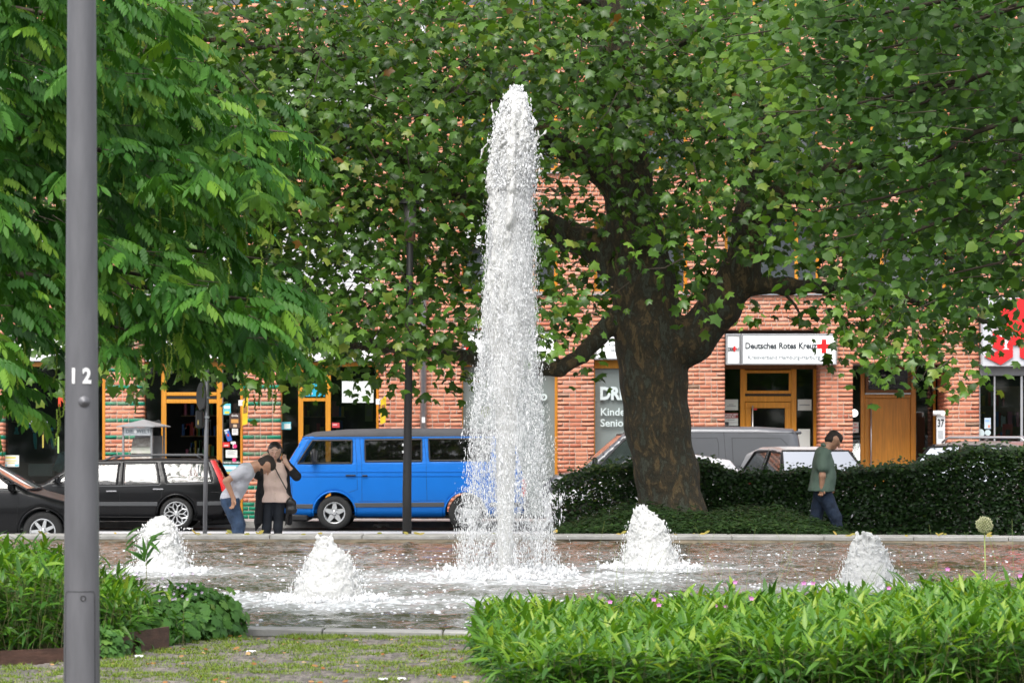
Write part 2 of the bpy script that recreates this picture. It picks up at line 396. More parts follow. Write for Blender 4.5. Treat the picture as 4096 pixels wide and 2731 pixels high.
JETS = [(-1.59, 26.9, .50, .32), (-3.62, 32.4, .50, .28), (1.47, 33.3, .61, .34), (3.29, 28.8, .45, .28)]   # x, y, height, base radius
COLX, COLY = -.075, 31.1
def water():
    hx = .06; xs = np.arange(BX0-.05, BX1+.1, hx); u = np.linspace(0, 1, 330)
    XX = xs[:, None]+0*u; n0 = NR(XX); f0 = np.where(XX < 1, 41.5, 41.5-.14*(XX-1)); YY = n0-.05+(f0+.1-n0)*u[None]
    P = np.stack([XX, YY, 0*XX], -1); Hh = np.zeros_like(XX); foam = np.zeros_like(XX)
    srcs = [(COLX, COLY, 1.35, 1.0)]+[(x, y, .95, .8) for x, y, h, r in JETS]
    for x, y, R, a in srcs:
        r = np.hypot(XX-x, (YY-y)); ph = 2*np.pi*r/.34+3*vnoise(P, 1.1, 5)
        Hh += .010*np.sin(ph)*np.exp(-r/2.2)*a
        foam = np.maximum(foam, a*np.exp(-(np.maximum(r-R*.38, 0)/(R*1.15))**1.2))
    Hh += .022*vnoise(P, 2.2, 9, 2)+.015*vnoise(P, 6.0, 19)+.009*vnoise(P*np.array([1, .6, 1]), 16.0, 23)
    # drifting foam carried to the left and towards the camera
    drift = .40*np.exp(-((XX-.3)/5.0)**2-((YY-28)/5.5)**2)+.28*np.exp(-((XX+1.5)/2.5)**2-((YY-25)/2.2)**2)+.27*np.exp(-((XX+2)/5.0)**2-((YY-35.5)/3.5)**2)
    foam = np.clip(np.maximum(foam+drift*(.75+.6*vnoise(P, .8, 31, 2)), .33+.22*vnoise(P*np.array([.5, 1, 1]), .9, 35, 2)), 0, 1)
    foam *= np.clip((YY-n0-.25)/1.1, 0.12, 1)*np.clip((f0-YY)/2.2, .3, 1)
    P[..., 2] = WATER+Hh; nx, ny = XX.shape
    i = np.arange(nx-1)[:, None]*ny+np.arange(ny-1)[None]; F = np.stack([i, i+ny, i+ny+1, i+1], -1).reshape(-1, 4)
    m, nt, out = newmat('fountain_water')
    p = N(nt, 'ShaderNodeBsdfPrincipled'); p.inputs['Base Color'].default_value = (.034, .030, .012, 1); p.inputs['Roughness'].default_value = .05; p.inputs['IOR'].default_value = 1.33
    tc = N(nt, 'ShaderNodeTexCoord'); nb = N(nt, 'ShaderNodeTexNoise', Scale=13.0, Detail=4.0); nt.links.new(tc.outputs['Object'], nb.inputs['Vector'])
    bp = N(nt, 'ShaderNodeBump', Strength=.6, Distance=.02); nt.links.new(nb.outputs['Fac'], bp.inputs['Height']); nt.links.new(bp.outputs[0], p.inputs['Normal'])
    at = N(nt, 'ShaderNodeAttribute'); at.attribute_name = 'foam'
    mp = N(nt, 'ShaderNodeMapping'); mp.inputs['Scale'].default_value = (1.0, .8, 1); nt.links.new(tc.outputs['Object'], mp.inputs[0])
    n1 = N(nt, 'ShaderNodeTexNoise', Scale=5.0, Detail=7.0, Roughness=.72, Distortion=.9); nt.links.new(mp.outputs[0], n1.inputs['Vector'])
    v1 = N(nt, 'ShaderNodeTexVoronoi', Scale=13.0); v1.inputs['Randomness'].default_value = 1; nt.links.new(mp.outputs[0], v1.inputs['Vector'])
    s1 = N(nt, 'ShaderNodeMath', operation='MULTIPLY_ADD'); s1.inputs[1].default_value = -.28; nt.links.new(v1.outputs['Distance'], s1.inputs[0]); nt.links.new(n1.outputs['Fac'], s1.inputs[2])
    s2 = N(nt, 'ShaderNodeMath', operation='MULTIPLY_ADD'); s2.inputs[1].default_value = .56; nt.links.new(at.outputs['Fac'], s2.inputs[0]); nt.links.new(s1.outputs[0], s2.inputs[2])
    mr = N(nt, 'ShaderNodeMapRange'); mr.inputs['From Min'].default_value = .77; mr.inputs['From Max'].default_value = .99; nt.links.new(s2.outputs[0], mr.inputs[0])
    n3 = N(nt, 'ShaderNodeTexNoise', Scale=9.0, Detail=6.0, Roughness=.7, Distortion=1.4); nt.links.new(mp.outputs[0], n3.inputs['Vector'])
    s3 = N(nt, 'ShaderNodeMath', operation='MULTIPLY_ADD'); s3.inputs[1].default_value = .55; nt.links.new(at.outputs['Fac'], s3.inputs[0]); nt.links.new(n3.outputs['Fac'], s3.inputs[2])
    silver_film = N(nt, 'ShaderNodeMapRange'); silver_film.inputs['From Min'].default_value = .62; silver_film.inputs['From Max'].default_value = 1.02; silver_film.inputs['To Max'].default_value = .5; nt.links.new(s3.outputs[0], silver_film.inputs[0])  # thin grey film: foam plus silvery sky reflection painted into the colour
    mxm = N(nt, 'ShaderNodeMath', operation='MAXIMUM'); nt.links.new(mr.outputs[0], mxm.inputs[0]); nt.links.new(silver_film.outputs[0], mxm.inputs[1])
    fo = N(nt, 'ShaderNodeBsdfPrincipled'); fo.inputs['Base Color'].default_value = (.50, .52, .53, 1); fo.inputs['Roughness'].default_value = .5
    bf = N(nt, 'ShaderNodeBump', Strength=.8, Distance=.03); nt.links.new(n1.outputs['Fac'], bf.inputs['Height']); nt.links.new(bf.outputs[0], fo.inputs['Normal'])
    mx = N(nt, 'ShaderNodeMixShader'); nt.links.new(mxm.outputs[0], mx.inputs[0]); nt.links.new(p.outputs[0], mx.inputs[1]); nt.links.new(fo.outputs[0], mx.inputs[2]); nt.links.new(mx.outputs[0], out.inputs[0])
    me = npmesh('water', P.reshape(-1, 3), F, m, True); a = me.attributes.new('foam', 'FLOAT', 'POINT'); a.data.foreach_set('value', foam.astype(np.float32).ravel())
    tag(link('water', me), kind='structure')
    # floating foam bubbles
    k = 5000; wgt = foam.ravel()**2.2*(YY.ravel() < 38)*np.clip(.5+1.5*vnoise(P.reshape(-1, 3), 3.0, 61), .02, 1); sel = RNG.choice(foam.size, k, p=wgt/wgt.sum())
    pos = P.reshape(-1, 3)[sel]+np.c_[RNG.uniform(-.03, .03, (k, 2)), np.zeros(k)]
    keep = (pos[:, 1] > 21.7-.26*(pos[:, 0]+.3)) & (np.abs(pos[:, 0]) < 7.5)
    pos = pos[keep]; k = len(pos)
    th = np.arange(6)*np.pi/3; TV = [(0, 0, .62)]+[(.75*math.cos(t), .75*math.sin(t), .42) for t in th]+[(math.cos(t+.3), math.sin(t+.3), -.05) for t in th]
    TF = [(0, 1+i, 1+(i+1) % 6) for i in range(6)]+[(1+i, 7+i, 1+(i+1) % 6) for i in range(6)]+[(1+(i+1) % 6, 7+i, 7+(i+1) % 6) for i in range(6)]
    B = np.tile(np.eye(3), (k, 1, 1)); sz = RNG.gamma(2.0, .0036, k)+.0035
    Vv, Ff, r = scatter(TV, TF, pos, B, sz, RNG.random(k))
    tag(link('foam', npmesh('foam', Vv, Ff, m_froth2, True)), 'white foam bubbles drifting on the fountain water', kind='stuff')
def frothmat():
    m, nt, out = newmat('froth'); p = N(nt, 'ShaderNodeBsdfPrincipled'); p.inputs['Base Color'].default_value = (.80, .80, .78, 1); p.inputs['Roughness'].default_value = .35
    tc = N(nt, 'ShaderNodeTexCoord'); n1 = N(nt, 'ShaderNodeTexNoise', Scale=55.0, Detail=6.0, Roughness=.7); nt.links.new(tc.outputs['Object'], n1.inputs['Vector'])
    b_ = N(nt, 'ShaderNodeBump', Strength=.9, Distance=.02); nt.links.new(n1.outputs['Fac'], b_.inputs['Height']); nt.links.new(b_.outputs[0], p.inputs['Normal'])
    t = N(nt, 'ShaderNodeBsdfTranslucent'); t.inputs[0].default_value = (.82, .82, .80, 1); x = N(nt, 'ShaderNodeMixShader'); x.inputs[0].default_value = .30
    nt.links.new(p.outputs[0], x.inputs[1]); nt.links.new(t.outputs[0], x.inputs[2]); nt.links.new(x.outputs[0], out.inputs[0]); return m
m_froth = frothmat()
m_froth2 = M('bubble_foam', (.55, .57, .59), .2, spec=.6)
water()

# ------------------------------------------------------------------ sett paving with grass in its joints
def setts():
    global m_sett
    m, nt, out = newmat('granite_sett'); m_sett = m
    p = N(nt, 'ShaderNodeBsdfPrincipled'); p.inputs['Roughness'].default_value = .8; nt.links.new(p.outputs[0], out.inputs[0])
    at = N(nt, 'ShaderNodeAttribute'); at.attribute_name = 'rnd'
    r = ramp(nt, [(0, (.075, .068, .06)), (.5, (.125, .112, .10)), (1, (.17, .15, .13))], at.outputs['Fac'])
    tc = N(nt, 'ShaderNodeTexCoord'); no = N(nt, 'ShaderNodeTexNoise', Scale=40.0, Detail=5.0); nt.links.new(tc.outputs['Object'], no.inputs['Vector'])
    mu = N(nt, 'ShaderNodeMix', data_type='RGBA', blend_type='OVERLAY'); mu.inputs[0].default_value = .5; nt.links.new(r.outputs[0], mu.inputs[6]); nt.links.new(no.outputs['Fac'], mu.inputs[7])
    nt.links.new(mu.outputs[2], p.inputs['Base Color'])
    b = N(nt, 'ShaderNodeBump', Strength=.5, Distance=.01); nt.links.new(no.outputs['Fac'], b.inputs['Height']); nt.links.new(b.outputs[0], p.inputs['Normal'])
    par = tag(empty('sett_paving', (0, 19, PLAZA-.02)), kind='structure')
    pos = []; a = .072
    for j in range(62):
        for i in range(70):
            x = -3.6+i*a+(a/2 if j % 2 else 0); y = 16.6+j*a
            if y > NR(x)-.32: continue
            pos.append((x+random.uniform(-.006, .006), y+random.uniform(-.006, .006), PLAZA-.022+random.uniform(-.004, .004)))
    pos = np.array(pos); k = len(pos); sz = np.c_[RNG.uniform(.058, .068, k), RNG.uniform(.058, .068, k), np.full(k, 1.0)]
    q = RNG.uniform(-.09, .09, k); B = np.zeros((k, 3, 3)); B[:, 0, 0] = B[:, 1, 1] = np.cos(q); B[:, 0, 1] = -np.sin(q); B[:, 1, 0] = np.sin(q); B[:, 2, 2] = 1
    TV = [(-.5, -.5, 0), (.5, -.5, 0), (.5, .5, 0), (-.5, .5, 0), (-.36, -.36, .022), (.36, -.36, .022), (.36, .36, .022), (-.36, .36, .022)]
    TF = [(0, 1, 5, 4), (1, 2, 6, 5), (2, 3, 7, 6), (3, 0, 4, 7), (4, 5, 6, 7)]; rn = RNG.random(k)
    pos -= np.array([0, 19, PLAZA-.02])
    # the 300 that lie open between the two beds
    sc = np.where((pos[:, 0] > -2.0) & (pos[:, 0] < -.1), 0, 5)+np.abs(pos[:, 1]+.9)
    o = np.argsort(sc); ind = o[:300]; rest = o[300:]
    leafparts('sett', TV, TF, pos[ind], B[ind], sz[ind], rn[ind], m_sett, par)
    Vv, Ff, rr = scatter(TV, TF, pos[rest], B[rest], sz[rest], rn[rest])
    tag(link('setts', npmesh('setts', Vv, Ff, m_sett, False, rr), par), kind='stuff')
setts()

# ================================================================== brick building
FY = 62.2
m_mortar = M('mortar', (.50, .41, .34), .9, var=.12, vscale=5, bump=.3, bscale=80)
def brickmat():
    m, nt, out = newmat('brick')
    p = N(nt, 'ShaderNodeBsdfPrincipled'); nt.links.new(p.outputs[0], out.inputs[0])
    at = N(nt, 'ShaderNodeAttribute'); at.attribute_name = 'rnd'
    r = ramp(nt, [(0, (.42, .12, .065)), (.2, (.51, .175, .10)), (.45, (.58, .22, .13)), (.66, (.64, .26, .155)), (.78, (.57, .27, .19)), (.83, (.27, .15, .095)), (.87, (.24, .14, .09)), (.9, (.0, .16, .085)), (1, (.0, .20, .11))], at.outputs['Fac'])
    r.color_ramp.interpolation = 'LINEAR'
    tc = N(nt, 'ShaderNodeTexCoord'); no = N(nt, 'ShaderNodeTexNoise', Scale=22.0, Detail=6.0, Roughness=.65); nt.links.new(tc.outputs['Object'], no.inputs['Vector'])
    mr = N(nt, 'ShaderNodeMapRange'); mr.inputs['To Min'].default_value = .72; mr.inputs['To Max'].default_value = 1.28; nt.links.new(no.outputs['Fac'], mr.inputs[0])
    mu = N(nt, 'ShaderNodeMix', data_type='RGBA', blend_type='MULTIPLY'); mu.inputs[0].default_value = 1; nt.links.new(r.outputs[0], mu.inputs[6]); nt.links.new(mr.outputs[0], mu.inputs[7])
    # pale lime bloom in soft patches
    n2 = N(nt, 'ShaderNodeTexNoise', Scale=1.1, Detail=4.0); nt.links.new(tc.outputs['Object'], n2.inputs['Vector'])
    m2 = N(nt, 'ShaderNodeMapRange'); m2.inputs['From Min'].default_value = .52; m2.inputs['From Max'].default_value = .8; m2.inputs['To Max'].default_value = .35; nt.links.new(n2.outputs['Fac'], m2.inputs[0])
    mx = N(nt, 'ShaderNodeMix', data_type='RGBA'); nt.links.new(m2.outputs[0], mx.inputs[0]); nt.links.new(mu.outputs[2], mx.inputs[6]); mx.inputs[7].default_value = (.62, .34, .26, 1)
    nt.links.new(mx.outputs[2], p.inputs['Base Color']); p.inputs['Roughness'].default_value = .8
    b = N(nt, 'ShaderNodeBump', Strength=.5, Distance=.01); nt.links.new(no.outputs['Fac'], b.inputs['Height']); nt.links.new(b.outputs[0], p.inputs['Normal'])
    return m
m_brick = brickmat()
m_wood = M('honey_wood', (.58, .245, .022), .38, var=.18, vscale=3, stretch=(12, 12, .8), bump=.05, bscale=30)
m_wood_d = M('brown_wood', (.20, .085, .022), .45, var=.2, vscale=3, stretch=(12, 12, .8))
m_glass = glassmat('shop_glass', (.62, .70, .70), .9)
m_glass_g = glassmat('pale_window_glass', (.55, .62, .60), .35, dark=(.34, .39, .38))  # light grey-green body colour stands in for bright reflections in these panes
m_glass_d = glassmat('upper_window_glass', (.35, .38, .40), .35, dark=(.10, .115, .13))
m_white = M('white_panel', (.80, .80, .80), .35)
m_whitelit = M('white_light_box', (.82, .82, .82), .3, emit=(1, 1, 1), estr=.22)
m_alu = M('aluminium', (.52, .53, .55), .38, metal=.75, var=.06, vscale=20)
m_zinc = M('zinc', (.42, .44, .46), .45, metal=.7, var=.12, vscale=10, bump=.05)
m_blind = M('white_slats', (.72, .73, .75), .5)
m_grey = M('grey_paint', (.24, .24, .25), .5, var=.06)
m_dark = M('dark_interior', (.018, .016, .014), .9, var=.4, vscale=2)
m_black = M('black_plastic', (.012, .012, .013), .4)
m_red = M('signal_red', (.70, .012, .015), .4)
m_ink = M('dark_ink', (.03, .04, .05), .6)
m_inkg = M('grey_ink', (.16, .19, .21), .6)
m_steel = M('brushed_steel', (.62, .62, .63), .3, metal=.9)
fx = lambda p, r=0: X(p, FY+r)
fz = lambda p, r=0: Z(p, FY+r)
BZ = .12; TOPZ = 13.6; BL, BR = fx(-980), fx(4900)
bld = tag(empty('brick_building', (0, FY, 0)), 'long red brick building with shopfronts and green glazed brick bands', 'building')
COLS = [(-980, -560), (-540, -140), (13, 421), (574, 972), (1122, 1515), (1848, 2231), (2376, 2751), (2899, 3281), (3411, 3790), (3916, 4330), (4480, 4900)]
OPEN = []
for i, (a, b) in enumerate(COLS):
    top = 1450 if i == 8 else (1180 if i == 9 else 1322)
    OPEN.append((fx(a), fx(b), BZ-1, BZ+round((fz(top)-BZ)/.0833)*.0833))
    OPEN.append((fx(a), fx(b), BZ+round((fz(1176)-BZ)/.0833)*.0833, BZ+round((fz(872)-BZ)/.0833)*.0833))
    OPEN.append((fx(a), fx(b), BZ+round((fz(690)-BZ)/.0833)*.0833, BZ+round((fz(250)-BZ)/.0833)*.0833))
    OPEN.append((fx(a), fx(b), BZ+round((fz(30)-BZ)/.0833)*.0833, BZ+round((fz(-300)-BZ)/.0833)*.0833))
OPEN[9*4+1] = (fx(3916), fx(4330), 99, 100)
def solid(z):
    c = sorted((a, b) for a, b, z0, z1 in OPEN if z0 < z < z1); out = []; x = BL
    for a, b in c:
        if a > x: out.append((x, a))
        x = max(x, b)
    if x < BR: out.append((x, BR))
    return out
def facade():
    zs = sorted({0.0, TOPZ}|{z for o in OPEN for z in o[2:] if 0 < z < TOPZ}); b = MB()
    for z0, z1 in zip(zs, zs[1:]):
        for a, c in solid((z0+z1)/2): b.box(a+.004, c-.004, .007, .42, z0, z1)
    b.build('wall', m_mortar, bld)
    # dark rooms behind the windows
    MB().box(BL, BR, 4.2, 4.3, 0, TOPZ).build('room_wall', m_dark, bld)
    f = MB()
    for z in (3.95, 6.6, 9.8, TOPZ): f.box(BL, BR, .43, 4.2, z-.1, z)
    f.build('room_floor', M('room_floor', (.09, .085, .08), .8), bld)
    bricks = []; green = [(fx(-140), fx(13)), (fx(421), fx(574)), (fx(972), fx(1122)), (fx(-560), fx(-540))]
    for r in range(int((TOPZ-BZ)/.0833)):
        z0 = BZ+r*.0833; zc = z0+.04
        for a, c in solid(zc):
            x = a; first = True; gr = any(abs(a-g[0]) < .02 and abs(c-g[1]) < .02 for g in green) and (r % 4 == 3 or r < 3)
            x += 0
            nxt = random.choice((.24, .115, .18)) if a <= BL+.01 else (.24 if r % 2 else .115)
            while x < c-.02:
                w = nxt; nxt = .24 if random.random() < .62 else .115
                if c-(x+w) < .07: w = c-x
                e = min(x+w, c); edge = (first and a > BL+.01) or (e >= c-.005 and c < BR-.01)
                t = random.random()
                rn = random.uniform(.92, 1) if gr else (random.uniform(.83, .87) if t < .025 else min(.78, max(0, random.gauss(.43, .19))))
                bricks.append((x+.001, e-.012 if e < c-.005 else e, z0+.001, z0+.0715, .39 if edge else .03, rn)); x = e; first = False
    random.shuffle(bricks)
    vis = [q for q in bricks if (q[2] < 3.1 and q[2] > 1.2 and (fx(1515) < q[0] < fx(1840) or fx(2231) < q[0] < fx(2370) or fx(2780) < q[0] < fx(2890) or fx(3285) < q[0] < fx(3405) or fx(3792) < q[0] < fx(3910) or fx(421) < q[0] < fx(570)))]
    ids = set(map(id, vis[:300]))
    TV = np.array([(0, 0, 0), (1, 0, 0), (1, 1, 0), (0, 1, 0), (0, 0, 1), (1, 0, 1), (1, 1, 1), (0, 1, 1)], float)
    TF = np.array([(0, 3, 2, 1), (4, 5, 6, 7), (0, 1, 5, 4), (1, 2, 6, 5), (3, 0, 4, 7)])
    def arr(l):
        A = np.array(l); pos = np.c_[A[:, 0], RNG.uniform(0, .004, len(A)), A[:, 2]]; sz = np.c_[A[:, 1]-A[:, 0], A[:, 4], A[:, 3]-A[:, 2]]
        return pos, np.tile(np.eye(3), (len(A), 1, 1)), sz, A[:, 5]
    p, B, s, rn = arr([q for q in bricks if id(q) in ids]); leafparts('brick', TV, TF, p, B, s, rn, m_brick, bld, 25)
    p, B, s, rn = arr([q for q in bricks if id(q) not in ids]); V, F, rr = scatter(TV, TF, p, B, s, rn)
    tag(link('brickwork', npmesh('brickwork', V, F, m_brick, False, rr), bld), kind='stuff')
facade()
def frame(par, x0, x1, z0, z1, w, y, mat, name='frame', d=.07):
    b = MB(); b.bbox(x0, x1, y, y+d, z1-w, z1, .006); b.bbox(x0, x1, y, y+d, z0, z0+w, .006); b.bbox(x0, x0+w, y+.001, y+d, z0+w, z1-w, .006); b.bbox(x1-w, x1, y+.001, y+d, z0+w, z1-w, .006)
    return b.build(name, mat, par)
def bar(par, x0, x1, z0, z1, y, mat, name='mullion', d=.07):
    return MB().bbox(x0, x1, y, y+d, z0, z1, .006).build(name, mat, par)
def pane(par, x0, x1, z0, z1, y, mat, name='pane'):
    return MB().box(x0, x1, y, y+.012, z0, z1).build(name, mat, par)
# upper windows
for i, (a, b) in enumerate(COLS):
    for fl in (1, 2, 3):
        x0, x1, z0, z1 = OPEN[i*4+fl]
        if z0 > 50: continue
        w = empty('window', ((x0+x1)/2, 0, z0), bld); hw = (x1-x0)/2; h = z1-z0
        frame(w, -hw, hw, 0, h, .07, .2, m_wood)
        ms = (-.28*hw*2, .22*hw*2) if fl == 2 else (-.18*hw*2, .26*hw*2)
        for q in ms: bar(w, q-.035, q+.035, .07, h-.07, .202, m_wood)
        xs = [-hw+.07]+[v for q in ms for v in (q-.035, q+.035)]+[hw-.07]
        for k in range(3):
            pane(w, xs[2*k], xs[2*k+1], .07, h-.07, .23, m_glass_d)
        MB().prism([(-.05, -.03), (.2, .03), (.2, -.05), (-.05, -.055)], -hw-.03, hw+.03, 'x').build('sill', m_zinc, w)
        bl = None
        if fl == 1 and i in (3, 4): bl = 1.0
        elif (i+fl) % 3 == 0: bl = .45
        elif (i*2+fl) % 5 == 1: bl = .8
        if bl:
            zt = h-.02; n = int(bl*(h-.05)/.085); s = MB()
            for k in range(n): s.prism([(.08, zt-k*.085), (.13, zt-.03-k*.085), (.13, zt-.078-k*.085), (.09, zt-.072-k*.085)], -hw+.02, hw-.02, 'x')
            s.build('blind', m_blind, w)
# rain pipe
dp = MB(); px = fx(1694)
dp.tube([(px, -.09, .1), (px, -.09, TOPZ)], .062, 14)
rp = dp.build('rain_pipe', m_zinc, bld, True)
for z in (1.6, 3.4, 5.4, 7.4, 9.4): MB().lathe([(.066, z), (.074, z), (.074, z+.05), (.066, z+.05)], 14, (px, -.09, 0)).build('bracket', m_zinc, bld, True)
MB().box(px-.03, px+.035, -.158, -.154, fz(1690), fz(1668)).build('sticker', m_white, bld)

# shopfronts and doors
def front(name, col, rec):
    x0, x1, _, z1 = OPEN[col*4]; return empty(name, (0, rec, 0), bld), z1
def P(col, rec, posts, bars, mat=m_wood):
    pass
SZ = fz(1455)       # top of the glazing below the sign zone
def shop(col, rec, posts, glass, top=SZ, mat=m_wood, hb=(1447, 1465), base=.12, gm=None, sign=True):
    """posts: (px0, px1) verticals; glass: (px0, px1, zlo, zhi)"""
    x0, x1, _, z1 = OPEN[col*4]; e = empty('shop_front', ((x0+x1)/2, rec, BZ), bld); ox = (x0+x1)/2
    G = lambda p: fx(p, rec)-ox
    bar(e, x0-ox+.01, x1-ox-.01, fz(hb[1])-BZ, fz(hb[0])-BZ, 0, mat, 'head_rail', .08)
    for a, b in posts: bar(e, G(a), G(b), 0.0, fz(hb[1])-BZ-.002, .002, mat, 'post', .08)
    for a, b, lo, hi in glass: pane(e, G(a), G(b), lo-BZ, hi-BZ, .04, gm or m_glass)
    bar(e, x0-ox+.01, x1-ox-.01, z1-BZ-.09, z1-BZ-.005, 0, mat, 'top_rail', .08)
    return e, G
T = fz(1464)
e0, G0 = shop(2, .25, [(409, 421), (14, 20)], [(20, 409, .55, T)])
MB().bbox(G0(20), G0(409), 0, .1, 0, .42, .01).build('plinth', m_grey, e0)
eA, GA = shop(3, .25, [(645, 665), (867, 889), (961, 971), (575, 580)], [(580, 645, .2, T), (889, 961, .2, T), (665, 867, fz(1568), T)])
bar(eA, GA(665), GA(867), fz(1582)-BZ, fz(1568)-BZ, 0, m_wood, 'transom', .08); bar(eA, GA(665), GA(867), fz(1612)-BZ, fz(1596)-BZ, 0, m_wood, 'transom', .08)
bar(eA, GA(665), GA(867), fz(1595)-BZ, fz(1583)-BZ, .01, m_black, 'door_track', .06)
bar(eA, GA(888)-.0, GA(892), .1, fz(1464)-BZ, .03, m_alu, 'edge_strip', .03)
eB, GB = shop(4, .25, [(1193, 1213), (1302, 1323), (1505, 1515), (1123, 1128)], [(1128, 1193, .2, T), (1213, 1302, .2, fz(1604)), (1213, 1302, fz(1590), T), (1323, 1505, .2, T)])
bar(eB, GB(1213), GB(1302), fz(1604)-BZ, fz(1590)-BZ, 0, m_wood, 'transom', .08)
eC, GC = shop(5, .22, [(2219, 2231), (1848, 1852)], [(1852, 2219, .2, T)], gm=m_glass_g)
eD, GD = shop(6, .22, [(2740, 2751), (2376, 2380)], [(2380, 2740, .2, T)], gm=m_glass_g, hb=(1438, 1472))
for col in (0, 1, 10):
    a, b = COLS[col]; shop(col, .25, [(a, a+15), (b-15, b), ((a+b)//2-8, (a+b)//2+8)], [(a+15, (a+b)//2-8, .2, T), ((a+b)//2+8, b-15, .2, T)])
# red cross office door
x0, x1, _, zt = OPEN[7*4]; R7 = .8; eE = empty('office_door', (0, R7, BZ), bld); g = lambda p: fx(p, R7); h = lambda p: fz(p, R7)-BZ
bar(eE, x0, x1, h(1476), h(1461)+.1, 0, m_wood_d, 'head_rail', .1)
for a, b in ((2961, 2980), (3165, 3186), (3254, 3266)): bar(eE, g(a), g(b), 0, h(1476), .002, m_wood, 'post', .1)
pane(eE, g(2890), g(2961), .05, h(1476), .04, m_glass); pane(eE, g(3186), g(3254), .05, h(1476), .04, m_glass)
frame(eE, g(2976), g(3168), h(1574), h(1480), .06, .02, m_wood, 'transom_frame'); pane(eE, g(2985), g(3158), h(1566), h(1490), .05, m_glass)
bar(eE, g(2980), g(3165), h(1583), h(1575), .03, m_black, 'track', .05); bar(eE, g(2980), g(3165), h(1606), h(1584), .015, m_wood, 'transom', .08)
dl = empty('door_leaf', (0, .02, 0), eE)
frame(eE, g(2981), g(3164), 0.01, h(1608), .12, .012, m_wood, 'door_frame'); pane(eE, g(3004), g(3144), .2, h(1622), .05, m_glass, 'door_glass')
bpy.data.objects.remove(dl)
MB().tube([(g(3010), -.05, .75), (g(3010), -.05, h(1622))], .016, 8).build('door_handle', m_steel, eE, True)
# entrance 37
R8 = 1.45; eF = empty('entrance_door', (0, R8, BZ), bld); g = lambda p: fx(p, R8); h = lambda p: fz(p, R8)-BZ; x0, x1, _, zt = OPEN[8*4]
for a, b in ((3442, 3459), (3643, 3664), (3733, 3743)): bar(eF, g(a), g(b), 0, zt-BZ+.2, .002, m_wood, 'post', .1)
pane(eF, g(3395), g(3442), .05, zt-BZ+.1, .04, m_glass); pane(eF, g(3664), g(3733), .05, zt-BZ+.1, .04, m_glass)
bar(eF, g(3459), g(3643), h(1592), h(1578), 0, m_wood, 'transom', .08); bar(eF, g(3459), g(3643), h(1577), h(1571), -.03, m_alu, 'sill', .1)
MB().bbox(g(3460), g(3642), .02, .07, .02, h(1593), .006).build('door_panel', m_wood, eF)
MB().tube([(g(3483), -.05, .45), (g(3483), -.05, h(1612))], .018, 8).build('door_handle', m_steel, eF, True)
hop = empty('hopper_window', ((g(3459)+g(3643))/2, .0, h(1570)), eF); hop.rotation_euler[0] = .16
hw = (g(3643)-g(3459))/2-.01; hh = h(1464)-h(1570)
b = MB(); w = .06
for q in ((-hw, hw, 0, w), (-hw, hw, hh-w, hh), (-hw, -hw+w, w, hh-w), (hw-w, hw, w, hh-w)): b.bbox(q[0], q[1], -.02, .03, q[2], q[3], .005)
b.build('frame', m_wood_d, hop); pane(hop, -hw+w, hw-w, w, hh-w, .0, m_glass)
bar(eF, g(3459), g(3643), h(1462), zt-BZ+.2, .01, m_wood_d, 'head_rail', .1)
# brick side walls, soffits of the two porches
for col, R in ((7, .8), (8, 1.45)):
    x0, x1, _, zt = OPEN[col*4]
    lst = []
    for r in range(int((zt-BZ)/.0833)):
        z0 = BZ+r*.0833; y = .40
        while y < R:
            w = random.choice((.24, .115)); e = min(y+w, R+.05)
            for sx, xx in ((0, x0-.09), (1, x1)): lst.append((xx+(.0 if sx == 0 else .0), .09, y, e-.01, z0+.001, .0715, min(.78, max(0, random.gauss(.43, .18)))))
            y = e
    A = np.array(lst); TV = np.array([(0, 0, 0), (1, 0, 0), (1, 1, 0), (0, 1, 0), (0, 0, 1), (1, 0, 1), (1, 1, 1), (0, 1, 1)], float); TF = np.array([(0, 3, 2, 1), (4, 5, 6, 7), (0, 1, 5, 4), (1, 2, 6, 5), (2, 3, 7, 6), (3, 0, 4, 7)])
    V, F, rr = scatter(TV, TF, A[:, [0, 2, 4]], np.tile(np.eye(3), (len(A), 1, 1)), np.c_[A[:, 1], A[:, 3]-A[:, 2], A[:, 5]], A[:, 6])
    tag(link('porch_brickwork', npmesh('porch_brickwork', V, F, m_brick, False, rr), bld), kind='stuff')
    MB().box(x0-.12, x0-.015, .425, R+.1, BZ, zt).box(x1+.015, x1+.12, .425, R+.1, BZ, zt).build('porch_wall', m_mortar, bld)
    MB().box(x0-.1, x1+.1, .425, R+.2, zt+.003, zt+.1).build('porch_soffit', m_white, bld)
# pharmacy front
R9 = .12; eG = empty('pharmacy_front', (0, R9, BZ), bld); g = lambda p: fx(p, R9); h = lambda p: fz(p, R9)-BZ
bar(eG, g(3917), g(4329), h(1502), h(1466), -.06, m_grey, 'header', .2)
for a, b in ((3917, 3921), (3975, 3982), (4082, 4092), (4190, 4198), (4322, 4329)): bar(eG, g(a), g(b), 0, h(1503), 0, m_alu, 'post', .06)
for a, b in ((3921, 3975), (3982, 4082), (4092, 4190), (4198, 4322)): pane(eG, g(a), g(b), .03, h(1503), .02, m_glass)
